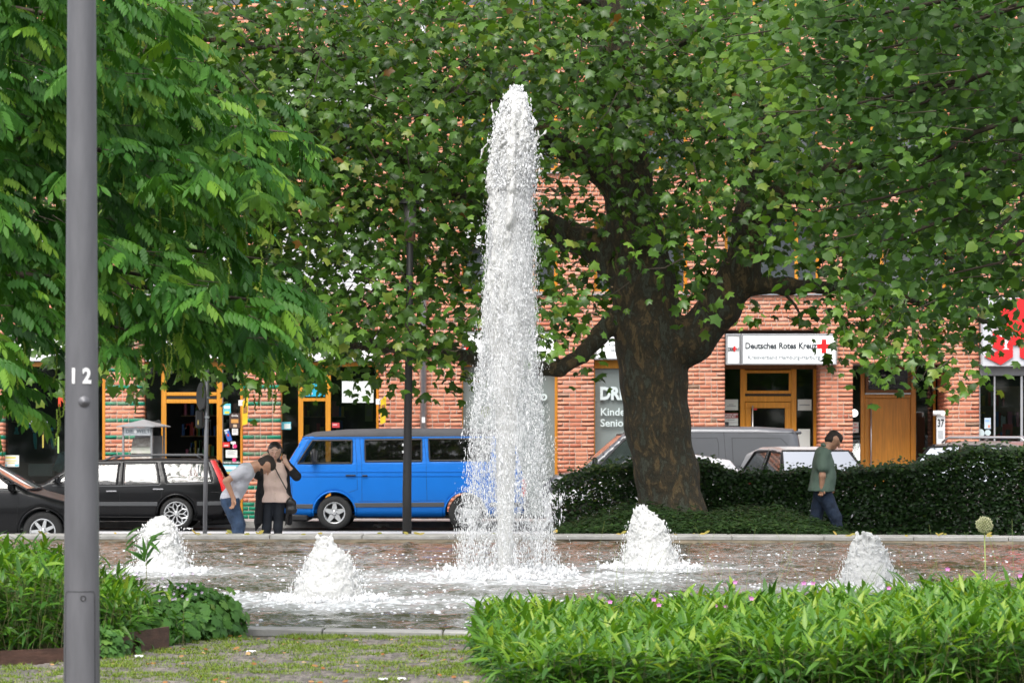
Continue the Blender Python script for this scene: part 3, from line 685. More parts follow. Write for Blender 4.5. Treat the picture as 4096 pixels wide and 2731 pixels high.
# shelves inside the pharmacy and the kiosk shop
m_shelf = M('shelf_board', (.35, .24, .13), .6); m_warm = M('warm_room', (.34, .22, .12), .8, var=.4, vscale=1.5)
m_gl = [M('packet_%s' % n, c, .5) for n, c in (('red', (.5, .04, .03)), ('yellow', (.65, .42, .04)), ('blue', (.05, .15, .45)), ('white', (.7, .7, .66)), ('green', (.08, .3, .1)), ('pink', (.6, .15, .25)))]
def shelfunit(par, x0, x1, y, z0, z1, n, back):
    MB().box(x0, x1, y+.3, y+.33, z0, z1).build('shelf_back', back, par)
    for k in range(n):
        z = z0+(z1-z0)*k/n
        MB().box(x0, x1, y, y+.299, z, z+.02).build('shelf', m_shelf, par)
        for c in range(6):
            b = MB(); x = x0+.02
            while x < x1-.06:
                w = random.uniform(.04, .1); hgt = random.uniform(.3, .8)*(z1-z0)/n
                if random.randrange(6) == c: b.box(x, x+w-.006, y+.02, y+.16, z+.021, z+.021+hgt)
                x += w
            if b.V: b.build('packet_row', m_gl[c], par)
su = empty('shop_shelf', (0, 0, 0), bld); shelfunit(su, fx(1180), fx(1370), .75, fz(1745), fz(1590), 2, m_dark)
su = empty('shop_shelf', (0, 0, 0), bld); shelfunit(su, fx(660), fx(900), 3.0, .9, 2.6, 4, m_dark)
su = empty('pharmacy_shelf', (0, 0, 0), bld); shelfunit(su, fx(3900), fx(4350), 2.6, .2, 2.8, 6, m_warm)

# ------------------------------------------------------------------ signs
def signbox(name, px0, px1, py0, py1, label, y=-.02, d=.16, rec=0, face=m_whitelit, lip=.035, group=None):
    x0, x1, z0, z1 = fx(px0), fx(px1), fz(py1), fz(py0); cx_ = (x0+x1)/2
    s = tag(empty(name, (cx_, FY+y, z0)), label, 'sign', group); hw = (x1-x0)/2; hh = z1-z0
    MB().bbox(-hw, hw, -d+.02, 0.0, 0, hh, .006).build('case', m_alu, s)
    frame(s, -hw, hw, 0, hh, lip, -d-.015, m_alu, 'frame', .035)
    MB().box(-hw+lip, hw-lip, -d, -d+.03, lip, hh-lip).build('face', face, s)
    return s, cx_, z0, -d-.006
def cross(par, x, z, a, y, mat, name='cross'):
    t = a/3; MB().prism([(x-t/2, z-a/2), (x+t/2, z-a/2), (x+t/2, z-t/2), (x+a/2, z-t/2), (x+a/2, z+t/2), (x+t/2, z+t/2), (x+t/2, z+a/2), (x-t/2, z+a/2), (x-t/2, z+t/2), (x-a/2, z+t/2), (x-a/2, z-t/2), (x-t/2, z-t/2)], y, y+.004).build(name, mat, par)
s, c, z0, y = signbox('office_sign', 2963, 3344, 1336, 1459, 'wide white light box with dark lettering and a red cross above the office door')
text('lettering', 'Deutsches Rotes Kreuz', .172, m_ink, s, (fx(3120)-c, y, fz(1385)-z0), .006, sx=.86)
text('lettering', 'Kreisverband Hamburg-Harburg e.V.', .112, m_inkg, s, (fx(3152)-c, y, fz(1430)-z0), .0015, sx=.98)
cross(s, fx(3292)-c, fz(1386)-z0, .275, y, m_red)
s, c, z0, y = signbox('info_sign', 2902, 2962, 1336, 1459, 'narrow white side panel with a tiny red cross left of the wide light box', d=.08, face=m_white)
text('lettering', 'DRK', .1, m_ink, s, (fx(2922)-c, y, fz(1398)-z0), .004, sx=.55); cross(s, fx(2936.5)-c, fz(1396)-z0, .105, y, m_red); text('lettering', 'Info', .1, m_inkg, s, (fx(2951)-c, y, fz(1398)-z0), .001, sx=.62)
s, c, z0, y = signbox('window_sign', 2378, 2750, 1326, 1438, 'white light box with small grey lettering over the window behind the plane trunk', y=.16, d=.12)
text('lettering', 'Kont', .085, m_inkg, s, (fx(2434)-c, y, fz(1379)-z0), .001, 'LEFT'); text('lettering', 'des D', .085, m_inkg, s, (fx(2442)-c, y, fz(1400)-z0), .001, 'LEFT')
s, c, z0, y = signbox('window_sign', 1850, 2229, 1326, 1446, 'white light box with a small red cross over the window behind the water column', y=.16, d=.12)
cross(s, fx(1868)-c, fz(1386)-z0, .16, y, m_red)
for col, lab in ((2, 'white shop sign board half hidden by leaves beside the grey lamp post'), (3, 'white sign board over the open kiosk shop door'), (4, 'white sign board over the shop window behind the blue van')):
    a, b = COLS[col]; signbox('shop_sign', a+6, b-6, 1330, 1445, lab, y=.2, d=.1, face=m_white)
# pharmacy sign with the red letter and white chalice
s, c, z0, y = signbox('pharmacy_sign', 3919, 4328, 1182, 1466, 'light grey pharmacy sign with a large red letter and white chalice', y=.04, d=.18, face=M('sign_grey', (.55, .56, .6), .4), lip=.03)
q = lambda a, b: (fx(a)-c, fz(b)-z0)
A_ = [(3992, 1200), (4050, 1160+25), (4096, 1200), (4096, 1328), (4073, 1334), (4073, 1440), (4047, 1426), (4047, 1383), (4047, 1383)]
MB().prism([q(3966, 1326), q(3992, 1326), q(3992, 1215), q(4060, 1195), q(4180, 1195), q(4180, 1326), q(4074, 1326), q(4074, 1381), q(4046, 1381), q(3990, 1381), q(3990, 1401), q(3966, 1390)], y-.03, y).build('red_letter', m_red, s)
MB().prism([q(3932, 1427), q(3990, 1402), q(3990, 1382), q(4046, 1382), q(4046, 1428), q(3998, 1460)], y-.03, y).build('red_letter_foot', m_red, s)
MB().prism([q(4074, 1327), q(4180, 1327), q(4180, 1460), q(4140, 1460), q(4074, 1428)], y-.03, y).build('red_letter_stem', m_red, s)
MB().prism([q(3980, 1332), q(4056, 1332), q(4040, 1346), q(4022, 1352), q(4014, 1352), q(3996, 1346)], y-.036, y-.031).prism([q(4014, 1352), q(4022, 1352), q(4022, 1392), q(4032, 1398), q(4004, 1398), q(4014, 1392)], y-.036, y-.031).build('chalice', m_white, s)
MB().tube([(q(4004, 1306)[0], y-.036, q(4004, 1306)[1]), (q(3998, 1322)[0], y-.036, q(3998, 1322)[1]), (q(4002, 1332)[0], y-.036, q(4002, 1332)[1])], .014, 6).tube([(q(a, b_)[0], y-.038, q(a, b_)[1]) for a, b_ in ((4012, 1350), (4028, 1362), (4022, 1374), (4012, 1382), (4016, 1392))], .012, 6).build('snake', m_white, s)
# yellow pennants on the kiosk shop
m_yel = M('yellow_banner', (.72, .48, .015), .6, var=.12, vscale=10)
for (px, py, lab) in ((983, 1610, 'small yellow pennant on the green banded pillar by the open shop door'), (1532, 1605, 'small yellow pennant at the right edge of the wide shop window')):
    s = tag(empty('pennant', (fx(px-18), FY-.02, fz(py))), lab, 'pennant', 'yellow pennants on the shop'); r = lambda a, b: (fx(a)-fx(px-18), fz(b)-fz(py))
    MB().tube([(0, 0, 0), (.09, -.3, .06), (.16, -.55, .13)], .008, 6).build('rod', m_white, s)
    MB().box(-.05, .04, -.04, .02, -.06, .05).build('bracket', m_white, s)
    MB().prism([(.06, .02), (.17, .13), (.155, -.42), (.05, -.46)], -.36, -.352).build('cloth', m_yel, s)
    MB().prism([(.075, -.08), (.15, -.06), (.147, -.2), (.072, -.22)], -.366, -.361).build('print', M('brown_print', (.3, .13, .03), .6, var=.5, vscale=30), s)
# posters and stickers on the glass
def poster(name, px0, px1, py0, py1, col, label, rec=.23, lines=(), tilt=0, lcol=None, words=None, wcol=m_ink):
    r = rec; x0, x1, z0, z1 = fx(px0, r), fx(px1, r), fz(py1, r), fz(py0, r); o = empty(name, ((x0+x1)/2, FY+r, (z0+z1)/2)); o.rotation_euler[1] = tilt
    tag(o, label, 'poster'); hw, hh = (x1-x0)/2, (z1-z0)/2
    mm = MATS.get('print_%g_%g_%g' % col) or M('print_%g_%g_%g' % col, col, .45)
    MB().box(-hw, hw, 0, .004, -hh, hh).build('sheet', mm, o)
    for k, (a, b, c_, d_, cc) in enumerate(lines):
        m2 = MATS.get('print_%g_%g_%g' % cc) or M('print_%g_%g_%g' % cc, cc, .45)
        MB().box(-hw+2*hw*a, -hw+2*hw*b, -.003, -.0005, -hh+2*hh*c_, -hh+2*hh*d_).build('print', m2, o)
    for w_ in (words or ()): text('lettering', w_[0], w_[1], w_[4] if len(w_) > 4 else wcol, o, (-hw+2*hw*w_[2], -.004, -hh+2*hh*w_[3]), w_[5] if len(w_) > 5 else .001, sx=.9)
    return o
wh, tl, rd, dk, bl, ye, pk, gr = (.72, .74, .72), (.12, .5, .6), (.6, .03, .03), (.06, .035, .03), (.03, .12, .45), (.75, .62, .05), (.65, .04, .18), (.1, .35, .12)
L4 = [(.15, .85, .78, .84, (.3, .3, .3)), (.15, .7, .6, .65, (.3, .3, .3)), (.15, .8, .42, .47, (.3, .3, .3))]
poster('window_poster', 893, 923, 1614, 1658, tl, 'teal poster at the top of the glass right of the open shop door', lines=[(.1, .9, .55, .8, (.75, .8, .8)), (.2, .8, .1, .3, ye)])
poster('window_poster', 918, 960, 1652, 1712, dk, 'dark brown ice cream poster on the glass right of the open door', lines=[(.15, .85, .35, .6, (.6, .3, .08)), (.35, .7, .08, .25, (.6, .45, .3))], words=[('Große', .055, .5, .84, m_white)])
poster('window_poster', 928, 952, 1714, 1739, wh, 'little white note below the brown poster', lines=L4)
poster('window_sticker', 903, 922, 1715, 1764, bl, 'tilted blue and silver can sticker on the shop glass', tilt=-.3, lines=[(.0, 1, .86, 1, (.6, .65, .7)), (.3, .7, .4, .6, rd), (.0, .5, .65, .8, (.5, .55, .6))])
poster('window_poster', 890, 919, 1768, 1788, rd, 'small red card on the shop glass', lines=[(.2, .8, .2, .5, (.7, .5, .45))])
poster('window_poster', 903, 949, 1799, 1830, wh, 'white typed sheet on the shop glass above the round pink sticker', lines=L4)
poster('window_poster', 897, 957, 1841, 1857, (.03, .07, .05), 'dark green newspaper plate on the shop glass', words=[('Hamburger Abendblatt', .042, .5, .5, m_white)])
poster('window_poster', 892, 958, 1858, 1895, (.15, .5, .62), 'turquoise beach poster at the foot of the shop glass', lines=[(0, 1, 0, .25, (.6, .45, .1)), (.05, .8, .5, .85, (.7, .8, .82))])
poster('window_sign', 923, 943, 1765, 1775, wh, 'white letter T sign on the shop glass', lines=[(.38, .62, -1.7, 0.02, wh)])
for (a, b, lab) in ((940, 1784, 'round pink sticker under the white letter'), (937, 1838, 'round pink sticker above the dark green plate')):
    tag(MB().lathe([(0, -.004), (.042, -.004), (.042, 0), (0, 0)], 16, axis='y').build('window_sticker', M('magenta%d' % b, pk, .5), None, False, (fx(a, .23), FY+.23, fz(b, .23))), lab, 'sticker')
poster('window_poster', 1125, 1164, 1687, 1717, tl, 'teal and white opening hours card beside the blue van windscreen', lines=[(.3, .95, .1, .75, (.7, .78, .78))])
poster('window_poster', 1219, 1299, 1534, 1585, (.02, .38, .55), 'blue parcel shop sign in the small top window', words=[('Lo', .12, .25, .7, m_white), ('Pa', .12, .27, .3, m_white)], lines=[])
poster('window_poster', 1368, 1494, 1524, 1610, (.72, .78, .75), 'large blank white sheet in the wide shop window')
poster('window_poster', 1328, 1358, 1690, 1710, (.5, .05, .06), 'small dark red card in the lower corner of the wide window', lines=[(.1, .7, .5, .7, (.7, .5, .5))])
poster('window_poster', 1460, 1492, 1612, 1685, (.35, .3, .1), 'faded yellow picture hanging in the wide shop window', rec=.32, lines=[(.2, .8, .3, .7, (.35, .25, .2))])
poster('window_poster', 12, 76, 1820, 1866, wh, 'white and yellow notice on the glass at the far left shop', lines=[(.15, .8, .74, .86, ye), (.1, .85, .5, .56, ye), (.3, .75, .3, .36, ye), (.02, .25, .05, .2, tl), (.75, .98, .05, .2, tl)])
poster('window_poster', 2900, 2952, 1597, 1640, (.55, .62, .58), 'pale notice in the glass left of the office door', rec=.83, lines=[(.3, .65, .5, .56, (.2, .25, .25)), (.15, .85, .36, .42, (.2, .25, .25))])
poster('window_poster', 2899, 2952, 1651, 1672, (.3, .06, .05), 'dark red blood donation banner under the pale notice', rec=.83, words=[('SCHENKE LEBEN', .04, .48, .7, m_white), ('SPENDE BLUT', .04, .42, .3, m_white)])
poster('window_poster', 2899, 2952, 1672, 1702, (.6, .66, .64), 'white appointment sheet with a black date square', rec=.83, lines=[(.02, .3, .05, .5, (.04, .05, .06)), (.38, .95, .4, .46, (.3, .3, .3)), (.2, .75, .72, .84, (.3, .35, .35))])
poster('window_poster', 3191, 3246, 1597, 1641, (.60, .65, .62), 'pale notice in the glass right of the office door', rec=.83, lines=[(.12, .88, .44, .54, (.25, .3, .3))])
poster('window_poster', 3192, 3240, 1715, 1790, (.66, .72, .70), 'large white sheet low in the glass right of the office door', rec=.83)
poster('window_poster', 3012, 3028, 1623, 1640, rd, 'tiny red sticker in the corner of the office door glass', rec=.84)
poster('window_poster', 3410, 3434, 1688, 1730, (.74, .74, .68), 'cream notice with red letters left of the entrance door', rec=1.45, words=[('len', .05, .5, .8, m_red), ('ädern', .05, .5, .5, m_red), ('en', .05, .4, .2, m_red)])
poster('window_poster', 3938, 3963, 1671, 1714, (.5, .6, .72), 'pale blue poster on the pharmacy glass', rec=.13, lines=[(.55, .9, .1, .35, (.75, .3, .2)), (.1, .8, .65, .85, (.3, .45, .7))])
poster('window_poster', 4010, 4050, 1695, 1752, rd, 'red house shaped card standing behind the pharmacy glass', rec=.3, lines=[(.3, .75, .2, .6, dk)])
for a, b, rr_, lab in ((3921, 1732, .085, 'round pale sticker low on the pharmacy glass at the door post'), (3951, 1730, .06, 'smaller round grey sticker on the pharmacy glass')):
    tag(MB().lathe([(0, -.004), (rr_, -.004), (rr_, 0), (0, 0)], 18, axis='y').build('window_sticker', M('pale_sticker%d' % a, (.5, .6, .62), .4), None, False, (fx(a, .13), FY+.125, fz(b, .13))), lab, 'sticker')
# lettering on the two pale office windows
m_let = M('pale_letters', (.62, .70, .70), .5)
wl = tag(empty('window_lettering', (fx(2400), FY+.2, fz(1575))), 'large frosted white lettering on the pale window beside the plane trunk', 'lettering'); o = (fx(2400), fz(1575))
text('lettering', 'DRK', .34, m_let, wl, (0, 0, 0), .016, 'LEFT', sx=.85)
text('lettering', 'Kinder', .21, m_let, wl, (.01, 0, fz(1648)-o[1]), .003, 'LEFT'); text('lettering', 'Senioren', .21, m_let, wl, (.01, 0, fz(1692)-o[1]), .003, 'LEFT')
wl = tag(empty('window_lettering', (fx(2150), FY+.2, fz(1583))), 'frosted letters on the grey window right behind the water column', 'lettering')
text('lettering', 'o', .27, m_let, wl, (.125, 0, 0), .006, 'CENTER'); text('lettering', 'e', .19, m_let, wl, (.1, 0, fz(1646)-fz(1583)), .003); text('lettering', 'e', .19, m_let, wl, (.1, 0, fz(1690)-fz(1583)), .003)
poster('window_poster', 2445, 2560, 1570, 1712, (.62, .66, .64), 'tall white poster behind the pale window at the plane trunk', rec=.34, words=[('Haus', .12, .35, .45, m_white, .006), ('Lange', .11, .36, .25, m_white, .004)], lines=[(.1, 1, .08, .6, (.42, .47, .45))])
poster('window_poster', 2459, 2560, 1715, 1830, (.5, .03, .04), 'red emergency button poster behind the grey van windscreen', rec=.34, words=[('So funktioniert', .07, .55, .9, m_white, .002), ('Knopfdruck', .07, .6, .12, m_white, .002)], lines=[(.1, .95, .3, .75, (.6, .6, .62))])
# window display of the far left shop
dsp = tag(empty('window_garland', (fx(150), FY+.7, fz(1700))), 'garland of white and teal felt rings hanging in the far left shop window', 'garland'); g = lambda p: fx(p, .7)-fx(150); h = lambda p: fz(p, .7)-fz(1700)
MB().tube([(g(45), 0, h(1687)), (g(120), 0, h(1688))], .012, 6).build('rod', M('bamboo_rod', (.4, .3, .12), .6), dsp)
pts = [(108, 1700), (116, 1706), (126, 1715), (136, 1722), (146, 1727), (157, 1731), (168, 1732), (180, 1731), (190, 1728), (200, 1723), (208, 1717)]
cols = [M('felt_white', (.6, .65, .65), .9), M('felt_teal', (.05, .4, .4), .9), M('felt_blue', (.05, .1, .3), .9)]
for i, (a, b_) in enumerate(pts): MB().lathe([(.0, -.03), (.03, -.025), (.04, 0), (.03, .025), (0, .03)], 8, (g(a), 0, h(b_)), 'x').build('bead', cols[i % 3], dsp, True)
for a in (139, 208): MB().tube([(g(a), 0, h(1732)), (g(a)+.01, 0, h(1765)), (g(a)+.02, 0, h(1795))], [.03, .04, .02], 8).build('tassel', cols[1], dsp)
MB().lathe([(0, .1), (.03, .09), (.03, .02), (.06, -.02), (.05, -.05), (0, -.05)], 8, (g(66), 0, h(1727))).build('teal_bell', cols[1], dsp)
t = tag(MB().bbox(fx(117, .6), fx(218, .6), -.02, .02, fz(1695, .6), fz(1675, .6), .01).build('neon_sign', M('pink_neon', (.8, .5, .7), .4, emit=(1, .72, .95), estr=1.0), None, False, (0, FY+.6, 0)), 'glowing pink sign strip in the far left shop window', 'neon sign')
for a, y0_, y1_, col, lab in ((172, 1668, 1790, (1, .62, .15), 'yellow light tube under the pink sign strip'), (233, 1745, 1812, (.9, .95, .3), 'pale yellow light tube beside the grey lamp post')):
    tag(MB().tube([(fx(a, .8), 0, fz(y1_, .8)), (fx(a, .8), 0, fz(y0_, .8))], .016, 8).build('light_tube', M('tube%d' % a, col, .4, emit=col, estr=1.1), None, False, (0, FY+.8, 0)), lab, 'light tube')
tag(MB().bbox(fx(95), fx(195), 0, .35, fz(1905), fz(1855), .02).bbox(fx(112), fx(186), -.01, .0, fz(1895), fz(1870), .003).build('till', M('till_plastic', (.33, .34, .33), .5), None, False, (0, FY+.55, 0)), 'grey cash till standing in the far left shop window', 'till')
tag(MB().tube([(fx(222), 0, fz(1890)), (fx(238), 0, fz(1850)), (fx(240), 0, fz(1815)), (fx(244), 0, fz(1808))], [.17, .16, .1, .03], 12).build('draped_cloth', M('teal_cloth', (.06, .22, .22), .9, var=.5, vscale=14), None, True, (0, FY+.6, 0)), 'teal patterned cloth draped in the far left shop window', 'cloth')
tag(text('window_lettering', 'N', .30, M('orange_letters', (.6, .06, .02), .5), None, (fx(256, .3), FY+.24, fz(1606, .3)), .012), 'large orange red letter across the far left shop window', 'lettering')
# house number post with lamp
hp = tag(empty('house_number_post', (fx(3757), FY-.02, BZ)), 'white house number post 37 with a drum lamp in the entrance', 'number post')
g = lambda p: fx(p)-fx(3757); h = lambda p: fz(p)-BZ
MB().bbox(g(3745), g(3779), -.03, .03, 0, h(1662), .008).build('post', M('number_white', (.68, .68, .69), .4), hp)
MB().tube([(g(3731), -.04, h(1652)), (g(3768), -.04, h(1652))], .05, 16).build('lamp_shade', m_white, hp, True)
MB().lathe([(0, -.006), (.044, -.006), (.05, 0)], 16, (g(3768), -.08, h(1652)), 'y').build('lamp_glass', M('lamp_opal', (.85, .85, .85), .3, emit=(1, 1, .95), estr=.5), hp)
text('lettering', '37', .21, m_black, hp, (g(3761), -.036, h(1693)), .004, sx=.62)
for k in range(4): MB().box(g(3751), g(3771), -.034, -.031, h(1727+k*8), h(1724+k*8)).build('name_plate', m_inkg, hp)
tag(MB().lathe([(0, -.09), (.05, -.085), (.078, -.05), (.08, 0), (0, 0)], 16, axis='y').build('wall_lamp', M('opal_glass', (.85, .85, .84), .3, emit=(1, 1, .96), estr=.6), None, True, (fx(3416, .3), FY+.3, fz(1652, .3))), 'round white glowing wall lamp left of the entrance door', 'lamp')
# ================================================================== trees and plants
m_bark = None
def barkmat():
    m, nt, out = newmat('plane_bark')
    p = N(nt, 'ShaderNodeBsdfPrincipled'); p.inputs['Roughness'].default_value = .85; nt.links.new(p.outputs[0], out.inputs[0])
    tc = N(nt, 'ShaderNodeTexCoord'); mp = N(nt, 'ShaderNodeMapping'); mp.inputs['Scale'].default_value = (1.6, 1.6, .75); nt.links.new(tc.outputs['Object'], mp.inputs[0])
    v = N(nt, 'ShaderNodeTexNoise', Scale=4.5, Detail=6.0, Roughness=.62, Distortion=.5); nt.links.new(mp.outputs[0], v.inputs['Vector'])
    r = ramp(nt, [(.30, (.070, .080, .060)), (.42, (.100, .106, .074)), (.45, (.052, .046, .031)), (.50, (.068, .056, .034)), (.56, (.080, .060, .034)), (.60, (.175, .130, .064)), (.66, (.18, .112, .05)), (.74, (.165, .135, .072))], v.outputs['Fac'])
    n2 = N(nt, 'ShaderNodeTexNoise', Scale=26.0, Detail=8.0, Roughness=.7); nt.links.new(mp.outputs[0], n2.inputs['Vector'])
    mr = N(nt, 'ShaderNodeMapRange'); mr.inputs['From Min'].default_value = .3; mr.inputs['From Max'].default_value = .7; mr.inputs['To Min'].default_value = .62; mr.inputs['To Max'].default_value = 1.25; nt.links.new(n2.outputs['Fac'], mr.inputs[0])
    mu = N(nt, 'ShaderNodeMix', data_type='RGBA', blend_type='MULTIPLY'); mu.inputs[0].default_value = 1; nt.links.new(r.outputs[0], mu.inputs[6]); nt.links.new(mr.outputs[0], mu.inputs[7]); nt.links.new(mu.outputs[2], p.inputs['Base Color'])
    ad = N(nt, 'ShaderNodeMath', operation='ADD'); nt.links.new(v.outputs['Fac'], ad.inputs[0]); nt.links.new(n2.outputs['Fac'], ad.inputs[1])
    b = N(nt, 'ShaderNodeBump', Strength=1.0, Distance=.05); nt.links.new(ad.outputs[0], b.inputs['Height']); nt.links.new(b.outputs[0], p.inputs['Normal'])
    return m
m_bark = barkmat()
m_twig = M('twig_bark', (.055, .042, .028), .9, var=.3, vscale=12)
G_PLANE = [(0, (.024, .058, .010)), (.3, (.046, .108, .015)), (.62, (.085, .185, .022)), (.86, (.155, .275, .034)), (.97, (.26, .31, .06)), (1, (.26, .12, .03))]
m_plane = leafmat('plane_leaf', G_PLANE, .42, .38, .5)
m_wing = leafmat('wingnut_leaf', [(0, (.018, .066, .012)), (.45, (.040, .135, .018)), (.8, (.085, .215, .026)), (.93, (.15, .29, .03)), (1, (.20, .34, .04))], .36, .5, .22)
m_lime = leafmat('linden_leaf', [(0, (.022, .060, .010)), (.5, (.046, .115, .014)), (.8, (.095, .19, .022)), (1, (.17, .28, .035))], .42, .5, .32)
m_hedge = leafmat('hedge_leaf', [(0, (.013, .036, .009)), (.6, (.030, .074, .016)), (.9, (.06, .13, .022)), (1, (.13, .19, .035))], .25, .42, .5)
m_cover = leafmat('ground_cover_leaf', [(0, (.012, .03, .009)), (.6, (.026, .062, .014)), (.93, (.055, .11, .02)), (1, (.14, .09, .03))], .3, .55, .3)
m_bamboo = leafmat('bamboo_leaf', [(0, (.026, .085, .016)), (.4, (.055, .155, .020)), (.75, (.105, .24, .022)), (.95, (.20, .34, .030)), (1, (.27, .38, .05))], .40, .42, .45)
m_ger = leafmat('cranesbill_leaf', [(0, (.045, .125, .028)), (.6, (.085, .21, .04)), (.95, (.15, .28, .05)), (1, (.16, .18, .04))], .32, .6, .3)
m_grass = leafmat('grass_blade', [(0, (.085, .16, .016)), (.6, (.18, .26, .028)), (1, (.33, .31, .09))], .3, .6, .3)
m_cane = M('bamboo_cane', (.13, .13, .05), .6)
m_catkin = leafmat('catkin', [(0, (.12, .2, .02)), (1, (.22, .30, .04))], .3, .6, .3)

def mirror(half):
    return half+[(-x, y) for x, y in half[-2:0:-1]]
def fan(outline, c, fold=.25, curl=.2):
    V = [(c[0], c[1], 0)]+[(x, y, -fold*abs(x)-curl*(y-.3)**2) for x, y in outline]; n = len(outline)
    return np.array(V), np.array([(0, 1+i, 1+(i+1) % n) for i in range(n)])
PLANE_T = fan(mirror([(0, .02), (.44, -.06), (.40, .2), (.60, .50), (.32, .56), (0, 1.0)]), (0, .28), .30, .30)
PLANE_U = fan([(.0, .02), (.40, .0), (.50, .28), (.30, .42), (.44, .70), (.14, .68), (-.06, .98), (-.22, .62), (-.56, .58), (-.38, .30), (-.46, .04)], (0, .30), .55, .55)
LIME_T = fan(mirror([(0, .06), (.26, -.04), (.47, .22), (.40, .58), (.16, .86), (0, 1.02)]), (0, .35), .22, .25)
OVAL_T = (np.array([(0, 0, 0), (.30, .35, -.06), (.26, .7, -.08), (0, 1, -.1), (-.26, .7, -.08), (-.30, .35, -.06)]), np.array([(0, 1, 2, 3), (0, 3, 4, 5)]))
BAMB_T = (np.array([(0, 0, 0), (-.09, .28, .015), (0, .28, -.012), (.09, .28, .015), (-.07, .62, -.05), (0, .62, -.08), (.07, .62, -.05), (0, 1, -.24)]),
          np.array([(0, 2, 1), (0, 3, 2), (1, 2, 5), (1, 5, 4), (2, 3, 6), (2, 6, 5), (4, 5, 7), (5, 6, 7)]))
def pinnate():
    V = []; F = []
    def leaflet(b, d, up, L, w):
        d = np.array(d, float); d /= np.linalg.norm(d); s = np.cross(d, up); s /= np.linalg.norm(s); n = np.cross(s, d); b = np.array(b); i = len(V)
        for a, t, z in ((0, 0, 0), (1, .35, .16), (.85, .7, .14), (0, 1, 0), (-.85, .7, .14), (-1, .35, .16)):
            V.append(b+d*L*t*(1-.0*t)+s*w*a+n*z*w+np.array([0, 0, -.12*L*t*t]))
        F.append((i, i+1, i+2, i+3)); F.append((i, i+3, i+4, i+5))
    rz = lambda t: .10*t-.45*t*t
    for k, t in enumerate((.12, .31, .50, .68, .85)):
        for s in (-1, 1): leaflet((0, t, rz(t)), (s*.55, .42, -.75), (s*.45, .1, 1), .44*(1-.25*abs(t-.5)), .090)
    leaflet((0, 1, rz(1)), (0, .6, -.7), (0, .6, 1), .44, .09)
    i = len(V)   # rachis
    for t in (0, .5, 1): V.append(np.array((-.008, t, rz(t)))); V.append(np.array((.008, t, rz(t))))
    F += [(i, i+1, i+3, i+2), (i+2, i+3, i+5, i+4)]
    return np.array(V), np.array(F)
PINN_T = pinnate()
def unit(a): return a/np.linalg.norm(a, axis=-1, keepdims=True)
def mapclusters(rows, c0, r0, cell, perlayer, per, dfun, jit=1.0):
    """cluster centres spread through a depth range, thick or thin after a coarse plan of the crown"""
    C = []; 
    for j, row in enumerate(rows):
        for i, ch in enumerate(row):
            v = int(ch)
            if not v: continue
            n = v*.45*perlayer/per; n = int(n)+(random.random() < n-int(n))
            for _ in range(n):
                px = (c0+i+.5+random.uniform(-.5, .5)*jit)*cell; py = (r0+j+.5+random.uniform(-.5, .5)*jit)*cell; C.append(tuple(W(px, py, dfun(px, py)))+(v,))
    return np.array(C)
def foliage(par, name, T, mat, pos, tip, nrm, size, rnd, parts=300, score=None, pname='leaf'):
    B = basis(unit(tip), unit(nrm)); size = np.asarray(size)
    if parts:
        sc = pos[:, 1] if score is None else score
        o = np.argsort(sc); ind, rest = o[:parts], o[parts:]
    else: ind, rest = [], np.arange(len(pos))
    base = np.array(par.matrix_basis.translation) if par is not None else np.zeros(3)
    V, F, r = scatter(T[0], T[1], pos[rest]-base, B[rest], size[rest], rnd[rest])
    cr = tag(link(name, npmesh(name, V, F, mat, False, r), par), kind='stuff')
    if len(ind): leafparts(pname, T[0], T[1], pos[ind]-base, B[ind], size[ind], rnd[ind], mat, cr)
    return cr
def inframe_score(pos):
    px = pos[:, 0]/pos[:, 1]*FPX+CX; py = HY-(pos[:, 2]-CZ)/pos[:, 1]*FPX
    return pos[:, 1]+np.where((px > 20) & (px < 4070) & (py > 20) & (py < 2700), 0, 100)

